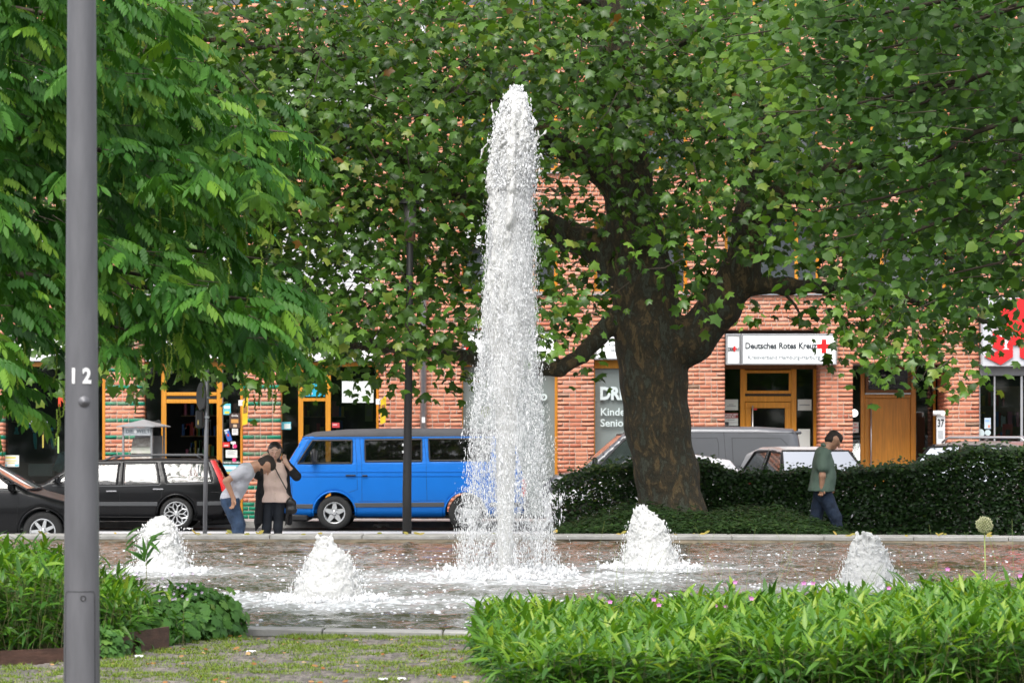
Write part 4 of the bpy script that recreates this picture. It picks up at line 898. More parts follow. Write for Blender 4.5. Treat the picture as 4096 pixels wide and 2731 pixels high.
# ------------------------------------------------------------------ plane tree
def plane_tree():
    D = 46.3; base = (X(2690, D), D, .1)
    tree = tag(empty('plane_tree', base), 'huge plane tree with mottled trunk spreading over the hedge', 'tree')
    L = lambda px, py, dd=0: tuple(W(px, py, D+dd)-Vector(base))
    s = SDF((-3.9, -1.7, -.3), (3.3, 1.9, 9.2), .045)
    def limb(pts, k=.12):
        for (a, ra), (b, rb) in zip(pts, pts[1:]): s.cap(a, b, ra, rb, k)
    limb([(L(2705, 2230), .62), (L(2698, 2100), .50), (L(2665, 1900), .455), (L(2632, 1700), .47), (L(2617, 1520), .475), (L(2600, 1350), .50), (L(2580, 1150), .46), (L(2545, 950, .1), .42), (L(2505, 700, .2), .36), (L(2470, 400, .3), .31), (L(2440, 0, .4), .24), (L(2420, -400, .5), .15)])
    limb([(L(2640, 1400), .36), (L(2760, 1370, -.1), .32), (L(2880, 1230, -.2), .29), (L(2965, 1070, -.3), .26), (L(3010, 880, -.4), .23), (L(3120, 780, -.5), .19), (L(3290, 690, -.8), .16)])
    limb([(L(3000, 900, -.4), .24), (L(3030, 640, -.1), .19), (L(3090, 350, .2), .15), (L(3110, 0, .4), .1)])
    limb([(L(2890, 1180, -.2), .22), (L(2980, 1142, -.3), .15), (L(3150, 1146, -.4), .12), (L(3320, 1150, -.6), .09)])
    limb([(L(2545, 1260), .24), (L(2450, 1290, -.1), .17), (L(2400, 1340, -.2), .145), (L(2330, 1420, -.3), .125), (L(2240, 1475, -.5), .12), (L(2100, 1480, -.6), .115), (L(1950, 1450, -.7), .11), (L(1820, 1415, -.8), .10), (L(1680, 1400, -.9), .085)], .05)
    limb([(L(2500, 1100, .1), .3), (L(2380, 980, .3), .22), (L(2180, 900, .4), .19), (L(1930, 830, .5), .17), (L(1760, 720, .6), .15), (L(1680, 670, .7), .13)])
    limb([(L(2500, 760, .2), .26), (L(2330, 640, 0), .18), (L(2180, 540, -.2), .15), (L(1950, 420, -.4), .13), (L(1720, 330, -.7), .1)])
    for a, b, r in ((2560, 2190, .18), (2850, 2190, .2), (2700, 2215, .2)): s.cap(L(2700, 2020, -.1), L(a, b+30, -.45), .3, r, .15)
    P = s.pts(); s.F -= (.022*vnoise(P*np.array([1, 1, .45]), 7.0, 3, 2)+.02*vnoise(P, 2.5, 8)).astype(np.float32)
    sdfobj('trunk', s, m_bark, tree)
    # lesser boughs
    b = MB()
    def bough(pts, r0, r1, n=7):
        q = []; k = len(pts)
        for i, p in enumerate(pts): q.append(Vector(L(*p)))
        sm = [q[0]]
        for i in range(k-1):
            for t in (.5, 1): sm.append(q[i].lerp(q[i+1], t)+Vector((random.uniform(-.04, .04), random.uniform(-.04, .04), random.uniform(-.04, .04)))*(t < 1))
        MB().tube(sm, [r0+(r1-r0)*i/(len(sm)-1) for i in range(len(sm))], n).build('bough', m_bark, tree, True)
    for pts, r0, r1 in [([(1690, 1400, -.9), (1500, 1390, -1.3), (1250, 1360, -1.8), (950, 1380, -2.2)], .08, .03), ([(1500, 1390, -1.3), (1400, 1300, -1.4), (1250, 1210, -1.8)], .05, .02),
                        ([(1690, 680, .7), (1400, 560, .6), (1100, 500, .4), (800, 480, 0)], .12, .05), ([(1400, 560, .6), (1250, 700, 0), (1150, 900, -.5)], .05, .02), ([(1760, 720, .6), (1700, 950, .2), (1600, 1150, -.2), (1450, 1250, -.6)], .055, .02),
                        ([(1730, 330, -.7), (1450, 250, -1), (1100, 200, -1.5), (750, 150, -2)], .1, .04), ([(3290, 690, -.8), (3500, 640, -1.4), (3800, 700, -2)], .14, .06), ([(3320, 1150, -.6), (3500, 1170, -.9), (3750, 1230, -1.3), (3950, 1290, -1.6)], .085, .025),
                        ([(3500, 1170, -.9), (3620, 1260, -1), (3700, 1380, -1.1)], .03, .012), ([(3100, 1146, -.4), (3180, 1220, -.6), (3210, 1300, -.7)], .03, .012), ([(3290, 690, -.8), (3450, 850, -1.2), (3650, 980, -1.6), (3900, 1080, -2)], .08, .03),
                        ([(2470, 400, .3), (2650, 200, 0), (2900, 60, -.5)], .14, .06), ([(2440, 50, .4), (2200, -80, 0), (1800, -200, -.6)], .14, .06), ([(2180, 900, .4), (2250, 1000, -.2), (2310, 1020, -.5)], .035, .015), ([(1095, 1060, 0), (1090, 900, 0), (1100, 800, 0)], .03, .02),
                        ([(2600, 1350, -.45), (2640, 1420, -.6), (2660, 1500, -.7)], .012, .006), ([(2550, 1000, -.3), (2600, 900, -.8), (2650, 820, -1.2)], .04, .02), ([(2240, 1475, -.5), (2220, 1380, -.7), (2240, 1290, -.9)], .03, .012)]:
        bough(pts, r0, r1)
    rows = ["55667788888888888877777776666666", "55667788888888888766777776666666", "55666788887777776566777776555666", "55666788877766655455777654445566", "55666777777766554334777653335566", "55566677777655442112677653345555",
            "55556667776555432224566644445555", "44455556666655432444566643444455", "44445555565554322233565332344445", "44445555565654323332331112345432", "34556656666554323321110000245321", "01121232322211110010010000012210", "00000000000000000000000000000000"]
    def dfun(px, py):
        return 46.5+random.triangular(-6.2, 5.0, -1.5)-(.9 if py > 1100 else 0)
    rows = [''.join(str(min(9, int(c)+(2 if j < 4 and int(c) > 3 else 1 if j < 8 and int(c) > 3 else 0))) for c in r) for j, r in enumerate(rows)]
    C = mapclusters(rows, 0, 0, 128, 60, 9, dfun)
    over = ["66778888888888888888888877776666"]*3+["55667788888888888888887777666655"]*2+["22445566666677777777666655443322"]
    C2 = mapclusters(over, 0, -6, 128, 15, 9, lambda a, b: 46.5+random.uniform(-6.5, 6.5))
    nz = vnoise(C[:, :3]*np.array([1, 1, 1.5]), .95, 88, 2); C = C[RNG.random(len(C)) < np.clip(.62+1.7*nz, .12, 1)]
    C = np.concatenate([C, C2])
    # few leaves hang in front of the trunk and the great limbs
    q = C[:, :2]*0; q[:, 0] = C[:, 0]/C[:, 1]*FPX+CX; q[:, 1] = HY-(C[:, 2]-CZ)/C[:, 1]*FPX; keep = np.ones(len(C), bool)
    for (ax, ay), (bx_, by_), w_, pr in (((2690, 2000), (2610, 1420), 170, .97), ((2610, 1420), (2570, 1150), 165, .55), ((2640, 1420), (2800, 1370), 120, .85), ((2800, 1370), (2960, 1090), 100, .62), ((2960, 1090), (3010, 900), 80, .35), ((2480, 1270), (2390, 1350), 95, .95), ((2390, 1350), (2240, 1475), 95, .95), ((2920, 1142), (3300, 1148), 70, .8)):
        ab = np.array([bx_-ax, by_-ay], float); v = q-np.array([ax, ay]); t = np.clip((v@ab)/(ab@ab), 0, 1); dd = np.linalg.norm(v-t[:, None]*ab, axis=1)
        keep &= ~((dd < w_) & (C[:, 1] < 46.4) & (RNG.random(len(C)) < pr))
    C = C[keep]
    k = 9; n = len(C)*k
    ctr = np.repeat(C[:, :3], k, 0); off = RNG.normal(0, 1, (n, 3))*np.array([.25, .22, .17]); pos = ctr+off
    az = RNG.uniform(0, 2*np.pi, n); out = np.c_[np.cos(az), np.sin(az), np.zeros(n)]
    tip = out*.8+np.c_[np.zeros((n, 2)), -RNG.uniform(.2, 1.1, n)]+unit(off)*.3+np.array([0, -.25, 0])
    nr = np.c_[RNG.normal(0, .45, n), RNG.normal(-.35, .45, n), RNG.uniform(.5, 1.2, n)]
    cr = np.repeat(RNG.normal(0, .10, len(C)), k); rnd = np.clip(.42+cr+RNG.normal(0, .17, n)+np.where(pos[:, 1] < 43.5, .08, 0), 0, .955)
    odd = RNG.random(n); rnd = np.where(odd < .035, .955, rnd); rnd = np.where(odd > .9965, 1.0, rnd)  # scattered yellow-green leaves painted in as highlights, plus a few brown ones
    sz = RNG.triangular(.075, .135, .20, n); h_ = RNG.random(n) < .55
    foliage(tree, 'crown', PLANE_T, m_plane, pos[h_], tip[h_], nr[h_], sz[h_], rnd[h_], 150, inframe_score(pos[h_])); h_ = ~h_
    foliage(tree, 'crown', PLANE_U, m_plane, pos[h_], tip[h_], nr[h_], sz[h_], rnd[h_], 150, inframe_score(pos[h_]))
    # twigs through the crown
    t = MB(); idx = RNG.choice(len(C), 900, replace=False)
    for i in idx:
        p = Vector(C[i, :3])-Vector(base); d = Vector((random.uniform(-1, 1), random.uniform(-.6, .6), random.uniform(-.2, .9))).normalized()*random.uniform(.3, .8)
        m = p+d*.5+Vector((0, 0, -.06)); t.tube([p+d, m, p, p-d*.25+Vector((0, 0, -.1))], [.012, .009, .006, .003], 3, False)
    tag(t.build('twigs', m_twig, tree), kind='stuff')
    # seed balls
    q = MB()
    for i in RNG.choice(len(C), 90, replace=False):
        p = Vector(C[i, :3])-Vector(base)+Vector((random.uniform(-.15, .15), -.2, -.25)); q.lathe([(0, .018), (.015, .011), (.019, 0), (.015, -.011), (0, -.018)], 6, p)
    tag(q.build('seed_balls', M('seed_ball', (.10, .065, .03), .9), tree, True), kind='stuff')
plane_tree()

# ------------------------------------------------------------------ wingnut tree at the left
def wingnut():
    base = (-6.4, 21.4, .40); tree = tag(empty('wingnut_tree', base), 'tree with long feathery leaflets and hanging green catkins behind the grey lamp post', 'tree')
    Lw = lambda px, py, d: W(px, py, d)-Vector(base)
    b = MB(); b.tube([(0, 0, -.1), (.1, 0, 1.2), (.0, 0, 2.6), (.3, 0, 4.2), (.2, .1, 6.5)], [.36, .28, .25, .2, .12], 12); b.build('trunk', m_bark, tree, True)
    rows = ["776543000000", "776554100000", "776554200000", "776665310000", "777777662000", "777777777510", "777777766410", "777777764100", "777777750000", "777777766200", "767777777610", "652455566510", "540000110000", "320000000000"]
    C = mapclusters(rows, 0, 0, 128, 4.6, 1, lambda a, b_: 21.3+random.uniform(-1.5, 1.5))
    C2 = mapclusters(["888876542000"]*2+["777765430000"]*2, -2, -4, 128, 4, 1, lambda a, b_: 21.3+random.uniform(-1.7, 1.7))
    C[:, 0] -= 75/FPX*21.3; C[:, 2] += 122/FPX*21.3
    C3 = mapclusters(["55"]*13, -2, 0, 128, 3.5, 1, lambda a, b_: 21.3+random.uniform(-1.7, 1.7))
    C = np.concatenate([C, C2, C3]); C = C[RNG.random(len(C)) < 1/3.7]; K = len(C); per = 7; n = K*per
    ta = RNG.normal(-.1, .7, K); td = unit(np.c_[np.cos(ta), np.sin(ta)*.8-.15, RNG.uniform(-.25, .12, K)]); L_ = RNG.uniform(.24, .42, K)
    t = np.tile(np.array([0, .18, .36, .54, .72, .88, 1.0]), K); sd = np.tile(np.array([1, -1, 1, -1, 1, -1, 0]), K)*RNG.uniform(.5, 1.1, n)
    T_ = np.repeat(td, per, 0); S_ = np.c_[-T_[:, 1], T_[:, 0], np.zeros(n)]
    pos = np.repeat(C[:, :3]-td*L_[:, None]*.6, per, 0)+T_*(t*np.repeat(L_, per))[:, None]+np.c_[np.zeros((n, 2)), -.10*t*t+.05]
    tip = T_*np.cos(sd)[:, None]+S_*np.sin(sd)[:, None]+np.c_[np.zeros((n, 2)), RNG.uniform(-.65, .25, n)]
    nr = np.c_[RNG.normal(0, .38, n), RNG.normal(-.25, .34, n), np.ones(n)]
    rnd = np.clip(.46+np.repeat(RNG.normal(0, .14, K), per)+RNG.normal(0, .13, n)+.12*(t > .8), 0, .92); rnd = np.where((RNG.random(n) < .16) & (t > .85), .97, rnd)
    foliage(tree, 'crown', PINN_T, m_wing, pos, tip, nr, RNG.uniform(.11, .22, n), rnd, 300, inframe_score(pos))
    t = MB(); s0 = Vector((.2, 0, 4.0))
    def br(pts, r0, r1):
        q = [Lw(*p) for p in pts]; MB().tube(q, [r0+(r1-r0)*i/(len(q)-1) for i in range(len(q))], 6).build('branch', m_twig, tree, True)
    for tx, ty in ((1340, 650), (1150, 640), (980, 900), (1300, 1330), (1180, 1150), (700, 1450), (600, 250), (500, 60), (350, 420), (160, 1100), (180, 1500), (820, 1240), (900, 780)):
        d = 21.3+random.uniform(-1, 1); br([(-700, ty-330+random.uniform(-120, 40), 21.9), (-200, ty-260, 21.8), (tx*.45-40, ty-185, d+.5), (tx*.8-70, ty-135, d+.3), (tx-110, ty-112, d)], .035, .004)
    for i in RNG.choice(n, 500, replace=False):
        p = Vector(pos[i])-Vector(base); t.tube([p+Vector((-random.uniform(.06, .16), random.uniform(-.06, .06), random.uniform(0, .06))), p], [.004, .002], 3, False)
    tag(t.build('twigs', m_twig, tree, True), kind='stuff')
    # catkins: strings of small green fruits
    oc = np.array([(1, 0, 0), (-1, 0, 0), (0, 1, 0), (0, -1, 0), (0, 0, 1), (0, 0, -1)], float); of = np.array([(0, 2, 4), (2, 1, 4), (1, 3, 4), (3, 0, 4), (2, 0, 5), (1, 2, 5), (3, 1, 5), (0, 3, 5)])
    pp = []; rr = []
    spots = [(random.uniform(60, 1250), random.uniform(300, 1560)) for _ in range(70)]+[(random.uniform(1010, 1200), random.uniform(1480, 1600)) for _ in range(12)]+[(random.uniform(330, 760), random.uniform(1330, 1430)) for _ in range(14)]+[(235, 1620), (225, 1640), (1185, 1560), (1130, 1610), (1175, 1600)]
    for px, py in spots:
        ch = rows[min(13, int(py//128))][min(11, int(px//128))]
        if ch in '0': continue
        p = np.array(W(px, py, 20.2+random.uniform(-.3, 1.2)))-np.array(base); Lc = random.uniform(.12, .26)
        for k in range(int(Lc/.011)): pp.append(p+np.array([random.uniform(-.005, .005)+.01*math.sin(k*.2), random.uniform(-.005, .005), -k*.011])); rr.append(random.random())
    pp = np.array(pp); V, F, r = scatter(oc, of, pp, np.tile(np.eye(3), (len(pp), 1, 1)), np.full(len(pp), 0.008), np.array(rr))
    tag(link('catkins', npmesh('catkins', V, F, m_catkin, True, r), tree), kind='stuff')
wingnut()

# ------------------------------------------------------------------ linden at the right
def linden():
    base = (8.0, 25.5, .42); tree = tag(empty('linden_tree', base), 'linden tree with heart shaped leaves reaching in from the upper right', 'tree')
    b = MB(); b.tube([(0, 0, -.1), (-.05, 0, 1.5), (0, 0, 3.2), (-.3, 0, 5), (-.2, 0, 7.5)], [.34, .27, .24, .2, .1], 12); b.build('trunk', m_bark, tree, True)
    rows = ["4567788888", "3566788888", "3456778888", "2456678888", "0124577788", "0013466778", "0012355677", "0013455667", "0001234565", "0000012333", "0000000001"]
    df = lambda a, b_: 25.2+random.triangular(-1.9, 2.2, 0)
    C = mapclusters(rows, 22, 0, 128, 19, 6, df); C2 = mapclusters(["0035677888"]*2+["0014567788"]*2, 22, -4, 128, 15, 6, df); C3 = mapclusters(["777"]*11, 32, -2, 128, 12, 6, df)
    C = np.concatenate([C, C2, C3]); k = 6; n = len(C)*k; off = RNG.normal(0, 1, (n, 3))*np.array([.11, .12, .05]); pos = np.repeat(C[:, :3], k, 0)+off
    az = RNG.uniform(0, 2*np.pi, n); tip = np.c_[np.cos(az)-.3, np.sin(az)-.2, -RNG.uniform(.3, 1.2, n)]
    nr = np.c_[RNG.normal(-.1, .4, n), RNG.normal(-.45, .4, n), RNG.uniform(.5, 1.1, n)]
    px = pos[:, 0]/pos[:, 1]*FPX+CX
    rnd = np.clip(.40+np.repeat(RNG.normal(0, .13, len(C)), k)+RNG.normal(0, .13, n)+np.where(px < 3250, .22, 0), 0, 1)  # lit left edge painted in: leaves there take lighter colours
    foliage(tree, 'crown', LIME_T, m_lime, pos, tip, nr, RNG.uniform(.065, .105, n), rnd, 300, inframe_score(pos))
    t = MB()
    for tx, ty in ((2900, 150), (3000, 480), (3180, 860), (3400, 1000), (3700, 1120), (3300, 250), (3600, 700), (3900, 980), (3500, 480)):
        q = [W(4700, ty-420, 25.5), W(4300, ty-300, 25.3), W(3900 if tx < 3700 else 4100, ty-170, 25.1), W((tx+3900)/2 if tx < 3700 else 4000, ty-70, 25), W(tx, ty, 24.9)]
        MB().tube([p-Vector(base) for p in q], [.06, .035, .022, .012, .004], 6).build('branch', m_twig, tree, True)
    for i in RNG.choice(len(C), 250, replace=False):
        p = Vector(C[i, :3])-Vector(base); t.tube([p+Vector((random.uniform(.15, .4), random.uniform(-.1, .1), random.uniform(-.05, .12))), p], [.006, .003], 3, False)
    tag(t.build('twigs', m_twig, tree, True), kind='stuff')
linden()

# ------------------------------------------------------------------ hedge, ground cover
def hedge():
    x0, x1 = X(2215, 48.3), X(4500, 48.3)
    h = tag(empty('hedge', (x0, 48.3, .14)), 'long dark green clipped hedge between the plane tree and the parked cars', 'hedge')
    def top(px): return np.interp(px, [2215, 2300, 2420, 2560, 2800, 2950, 3150, 3300, 3500, 3650, 3850, 4100, 4500], [1930, 1880, 1850, 1850, 1845, 1875, 1880, 1880, 1860, 1850, 1795, 1780, 1785])
    n = 64000; u = RNG.random(n); px = 2215+u*2285; zt = Z(top(px), 48.3)+.09*vnoise(np.c_[px*.01, 0*px, 0*px], 3, 5, 3)+np.where(RNG.random(n) < .05, RNG.uniform(0, .16, n), 0)-.02
    face = RNG.random(n); y = np.where(face < .55, 47.75+np.abs(RNG.normal(0, .12, n)), 47.8+RNG.random(n)*1.1); z = np.where(face < .8, .16+(zt-.16)*RNG.random(n)**.9, zt-np.abs(RNG.normal(0, .07, n)))
    thin = np.interp(px, [2215, 2330, 2480, 2560], [.25, .45, .75, 1]); keep = RNG.random(n) < thin
    xx = X(px, 48.3); pos = np.c_[xx, y+.05*vnoise(np.c_[xx*2, z*2, 0*z], 1, 3), z][keep]; m = len(pos)
    az = RNG.uniform(0, 2*np.pi, m); tip = np.c_[np.cos(az), np.sin(az)*.6-.5, RNG.uniform(-.7, .5, m)]; nr = np.c_[RNG.normal(0, .45, m), RNG.normal(-.55, .4, m), RNG.uniform(.2, 1.0, m)]
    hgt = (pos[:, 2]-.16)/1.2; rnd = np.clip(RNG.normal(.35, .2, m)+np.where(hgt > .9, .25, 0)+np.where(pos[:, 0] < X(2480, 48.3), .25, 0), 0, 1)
    foliage(h, 'foliage', OVAL_T, m_hedge, pos, tip, nr, RNG.uniform(.045, .085, m), rnd, 0)
    t = MB()
    for i in range(260):
        p = x0+(x1-x0)*random.random()**1.1; z1 = random.uniform(.7, 1.15); a = Vector((p-x0, random.uniform(-.3, .3), 0))
        t.tube([a, a+Vector((random.uniform(-.15, .15), random.uniform(-.15, .15), z1*.5)), a+Vector((random.uniform(-.3, .3), random.uniform(-.3, .3), z1))], [.012, .009, .004], 4, False)
    tag(t.build('stems', m_twig, h), kind='stuff')
hedge()
def ground_cover():
    n = 30000; px = RNG.uniform(2200, 4300, n); y = 42.5+RNG.random(n)**1.2*3.4
    m = .10+.36*np.exp(-((px-2520)/330)**2)+.34*np.exp(-((px-3080)/270)**2)+.14*np.exp(-((px-2800)/500)**2)
    env = np.clip((y-42.4)/1.0, 0, 1)**.7; g = np.interp(y, [42.4, 43.2, 52], [.43, .18, .14]); xx = X(px, 44)
    hz = g+m*env*(1+.35*vnoise(np.c_[xx, y, 0*y], 1.6, 4, 2)); hz = np.where(px > 3560, g+.04+.05*RNG.random(n), hz)
    z = g+(hz-g)*RNG.random(n)**.35; pos = np.c_[xx*y/44, y, z]
    keep = (px < 3560) | (RNG.random(n) < .35); pos = pos[keep]; k = len(pos)
    az = RNG.uniform(0, 2*np.pi, k); tip = np.c_[np.cos(az), np.sin(az)-.2, RNG.uniform(-.5, .3, k)]; nr = np.c_[RNG.normal(0, .4, k), RNG.normal(-.2, .4, k), np.ones(k)]
    foliage(None, 'ground_cover', OVAL_T, m_cover, pos, tip, nr, np.c_[RNG.uniform(.03, .05, k), RNG.uniform(.06, .11, k), np.full(k, .05)], np.clip(RNG.normal(.45, .22, k), 0, 1)*np.where(RNG.random(k) < .99, .94, 1.06), 0)
    tag(bpy.data.objects['ground_cover'], 'dark low shrubs covering the bed under the plane tree')
ground_cover()

# ------------------------------------------------------------------ bamboo beds in front of the basin
def bamboo_bed(name, label, cat_pts, density, hfun, leafsz, per, parts, culm_lean=.25):
    """cat_pts: function(n)-> x,y inside the bed"""
    x, y = cat_pts(density); n = len(x); h = hfun(x, y)*RNG.uniform(.82, 1.12, n); base = (float(x.mean()), float(y.mean()), PLAZA)
    bed = tag(empty(name, base), label, 'plants')
    lean = RNG.normal(0, culm_lean, (n, 2)); P0 = np.c_[x, y, np.full(n, PLAZA)]; P1 = P0+np.c_[lean*h[:, None]*.8, h]
    # canes
    th = np.arange(3)*2*np.pi/3; TV = np.concatenate([np.c_[np.cos(th), np.zeros(3), np.sin(th)], np.c_[np.cos(th)*.5, np.ones(3), np.sin(th)*.5]]); TF = np.array([(0, 1, 4, 3), (1, 2, 5, 4), (2, 0, 3, 5)])
    d = P1-P0; Ln = np.linalg.norm(d, axis=1); B = basis(d, np.tile(np.array([[0., -1, .1]]), (n, 1))); V, F, _ = scatter(TV, TF, P0-np.array(base), B, np.c_[np.full(n, .0022), Ln, np.full(n, .0022)], np.zeros(n))
    tag(link('canes', npmesh('canes', V, F, m_cane), bed), kind='stuff')
    N_ = n*per; t = np.tile(np.linspace(.22, 1.0, per), n)+RNG.normal(0, .04, N_); pos = np.repeat(P0, per, 0)+np.repeat(d, per, 0)*t[:, None]
    az = RNG.uniform(0, 2*np.pi, N_); el = np.where(t > .85, RNG.uniform(.0, 2.4, N_), RNG.uniform(-.6, 1.0, N_)); tip = np.c_[np.cos(az), np.sin(az), el]
    nr = np.c_[-np.cos(az)*el*.5+RNG.normal(0, .3, N_), -np.sin(az)*el*.5-.1+RNG.normal(0, .3, N_), np.ones(N_)]
    L_ = RNG.uniform(*leafsz, N_); sz = np.c_[L_*RNG.uniform(.9, 1.4, N_), L_, L_*RNG.uniform(.4, 2.0, N_)]
    rnd = np.clip(RNG.normal(.46, .23, N_)+np.where(t > .8, .20, -.05), 0, 1)  # upper leaves coloured brighter, standing in for light from above
    foliage(bed, 'foliage', BAMB_T, m_bamboo, pos, tip, nr, sz, rnd, parts, inframe_score(pos)-2*(pos[:, 2]-PLAZA))
    return bed
def right_bed(n):
    y = RNG.uniform(16.0, 21.4, n*2); x = RNG.uniform(-.2, 5.2, n*2); left = X(1940, 18.8)+.0+.05*np.sin(y*3)+np.maximum(0, (17.9-y))*.10
    k = (x > left) & (y < NR(x)-.42); return x[k][:n], y[k][:n]
bamboo_bed('bamboo_bed', 'bright green dwarf bamboo filling the bed at the lower right', right_bed, 6000, lambda x, y: np.interp(x/y*FPX+CX, [1950, 2100, 2500, 3200, 3700, 4100], [.19, .20, .22, .27, .33, .35])+.05*vnoise(np.c_[x, y, 0*x], 2.5, 2), (.095, .165), 8, 300)
EDGE = [(X(-420, 18.2), 18.2), (X(0, 18.5), 18.5), (X(250, 18.75), 18.75), (X(470, 19.25), 19.25), (X(672, 20.05), 20.05)]
def left_bed(n):
    y = RNG.uniform(18.3, 22.6, n*3); x = RNG.uniform(-4.4, -1.9, n*3); ey = np.interp(x, [p[0] for p in EDGE], [p[1] for p in EDGE]); px = x/y*FPX+CX
    k = (y > ey+.05) & (y < NR(x)-.34) & ((px < 560) | (RNG.random(n*3) < .18)) & (px < 760); return x[k][:n], y[k][:n]
bamboo_bed('bamboo_bed', 'taller dwarf bamboo behind the rusty edging at the lower left', left_bed, 1900, lambda x, y: np.interp(x/y*FPX+CX, [-300, 0, 250, 420, 560, 760], [.54, .55, .50, .36, .28, .26]), (.09, .16), 7, 300)
def edging():
    m = M('rusty_steel', (.075, .036, .024), .75, var=.35, vscale=7, bump=.15, bscale=30, stretch=(1, 1, 3))
    e = tag(empty('bed_edging', (EDGE[0][0], EDGE[0][1], PLAZA)), 'rust brown steel edging around the lower left plant bed', 'edging')
    for i, (a, b) in enumerate(zip(EDGE, EDGE[1:])):
        if i == 3: a = (X(478, 19.27), 19.27)
        d = Vector((b[0]-a[0], b[1]-a[1], 0)); n = Vector((-d.y, d.x, 0)).normalized()*.008; o = Vector(a+(0,))-Vector((EDGE[0][0], EDGE[0][1], 0)); h = .085 if i < 3 else .135
        V = [o-n, o+d-n, o+d+n, o+n]; V = [(v.x, v.y, -.06) for v in V]+[(v.x, v.y, h) for v in V]
        mk('steel_strip', V, [(0, 3, 2, 1), (4, 5, 6, 7), (0, 1, 5, 4), (1, 2, 6, 5), (2, 3, 7, 6), (3, 0, 4, 7)], m, e)
    mk('bed_soil', [(EDGE[0][0], 18.3, PLAZA-.01), (EDGE[1][0], EDGE[1][1]+.02, PLAZA-.01), (EDGE[3][0], EDGE[3][1]+.02, PLAZA-.01), (EDGE[4][0], EDGE[4][1]+.02, PLAZA-.01), (X(900, 21.3), 21.2, PLAZA-.01), (-5, 22.6, PLAZA-.01)], [(0, 1, 2, 3, 4, 5)], m_soil)
    tag(bpy.data.objects['bed_soil'], kind='structure')
    tag(mk('bed_soil', [(X(2020, 17), 15.9, PLAZA-.008), (5.4, 15.9, PLAZA-.008), (5.4, NR(5.4)-.35, PLAZA-.008), (X(2030, 21), NR(-.03)-.35, PLAZA-.008)], [(0, 1, 2, 3)], m_soil), kind='structure')
edging()
# cranesbill mound at the corner of the left bed
def cranesbill():
    th = np.linspace(0, 2*np.pi, 22, endpoint=False)[:-0 or None]; out = []
    for k, t in enumerate(th):
        r = .52*(1+.16*math.cos(7*(t-math.pi/2)))*(1 if k else .25); out.append((r*math.sin(t), .45-r*math.cos(t)))
    T = fan(out, (0, .42), .10, .35)
    base = (X(760, 20.6), 20.7, PLAZA); bed = tag(empty('cranesbill_clump', base), 'clump of round lobed leaves spilling out at the bed corner by the basin', 'plants')
    P = []; NRM = []
    blobs = [(800, 21.2, .30, .36), (730, 21.1, .32, .36), (855, 21.35, .24, .28), (650, 20.8, .28, .30), (560, 20.3, .25, .28), (480, 19.85, .22, .26), (430, 19.5, .20, .24), (415, 19.2, .14, .18), (700, 20.7, .2, .22), (780, 20.95, .2, .24)]
    for px, d, r, h in blobs:
        k = int(1500*r*r+120)
        for _ in range(k):
            a = random.uniform(0, 2*math.pi); e = math.asin(random.uniform(0, 1)); q = random.uniform(.72, 1.04)
            v = np.array([math.cos(a)*math.cos(e)*r, math.sin(a)*math.cos(e)*r, math.sin(e)*h])*q; p = np.array([X(px, d), d, PLAZA+.02])+v
            if p[1] > NR(p[0])-.28: continue
            P.append(p); NRM.append(np.array([math.cos(a)*math.cos(e), math.sin(a)*math.cos(e)-.2, math.sin(e)+.5]))
    P = np.array(P); NRM = unit(np.array(NRM))+RNG.normal(0, .28, P.shape); n = len(P); tip = np.cross(NRM, RNG.normal(0, 1, P.shape)); tip[:, 2] -= .5
    foliage(bed, 'foliage', T, m_ger, P, tip, NRM, RNG.uniform(.05, .085, n), np.clip(RNG.normal(.45, .22, n), 0, .97), 300, inframe_score(P))
    fl = MB()
    for _ in range(26):
        p = W(random.uniform(430, 830), random.uniform(2290, 2400), 20.1)-Vector(base)
        for k in range(5):
            a = k*1.257; fl.add([p, p+Vector((math.cos(a)*.009, -.004, math.sin(a)*.009)), p+Vector((math.cos(a+.6)*.011, -.004, math.sin(a+.6)*.011))], [(0, 1, 2)])
    tag(fl.build('blossoms', M('pale_violet', (.55, .42, .62), .7), bed), kind='stuff')
cranesbill()
# single bamboo shoots that stand up before the left jet
def shoots():
    for j, (px, py, d, lab) in enumerate(((590, 2150, 20.3, 'leafy bamboo shoot standing up in front of the back left jet'), (505, 2140, 20.6, 'thin bare bamboo shoot leaning beside the back left jet'))):
        top = W(px, py, d); b0 = Vector((top.x-.05, d-.1, PLAZA)); o = tag(empty('bamboo_shoot', b0), lab, 'plant'); mid = (top-b0)*.5+Vector((.02, 0, 0))
        MB().tube([(0, 0, 0), mid, top-b0], [.004, .003, .0015], 5).build('cane', m_cane, o)
        n = 12 if j == 0 else 4; pos = np.array([list((top-b0)*random.uniform(.72, 1)) for _ in range(n)]); az = RNG.uniform(0, 6.28, n); tip = np.c_[np.cos(az), np.sin(az)*.4, RNG.uniform(-.2, 1.3, n)]
        B = basis(unit(tip), np.tile(np.array([[0, -.6, .8]]), (n, 1))); leafparts('leaf', BAMB_T[0], BAMB_T[1], pos, B, RNG.uniform(.10, .17, n), RNG.random(n)*.4, m_bamboo, o)
shoots()
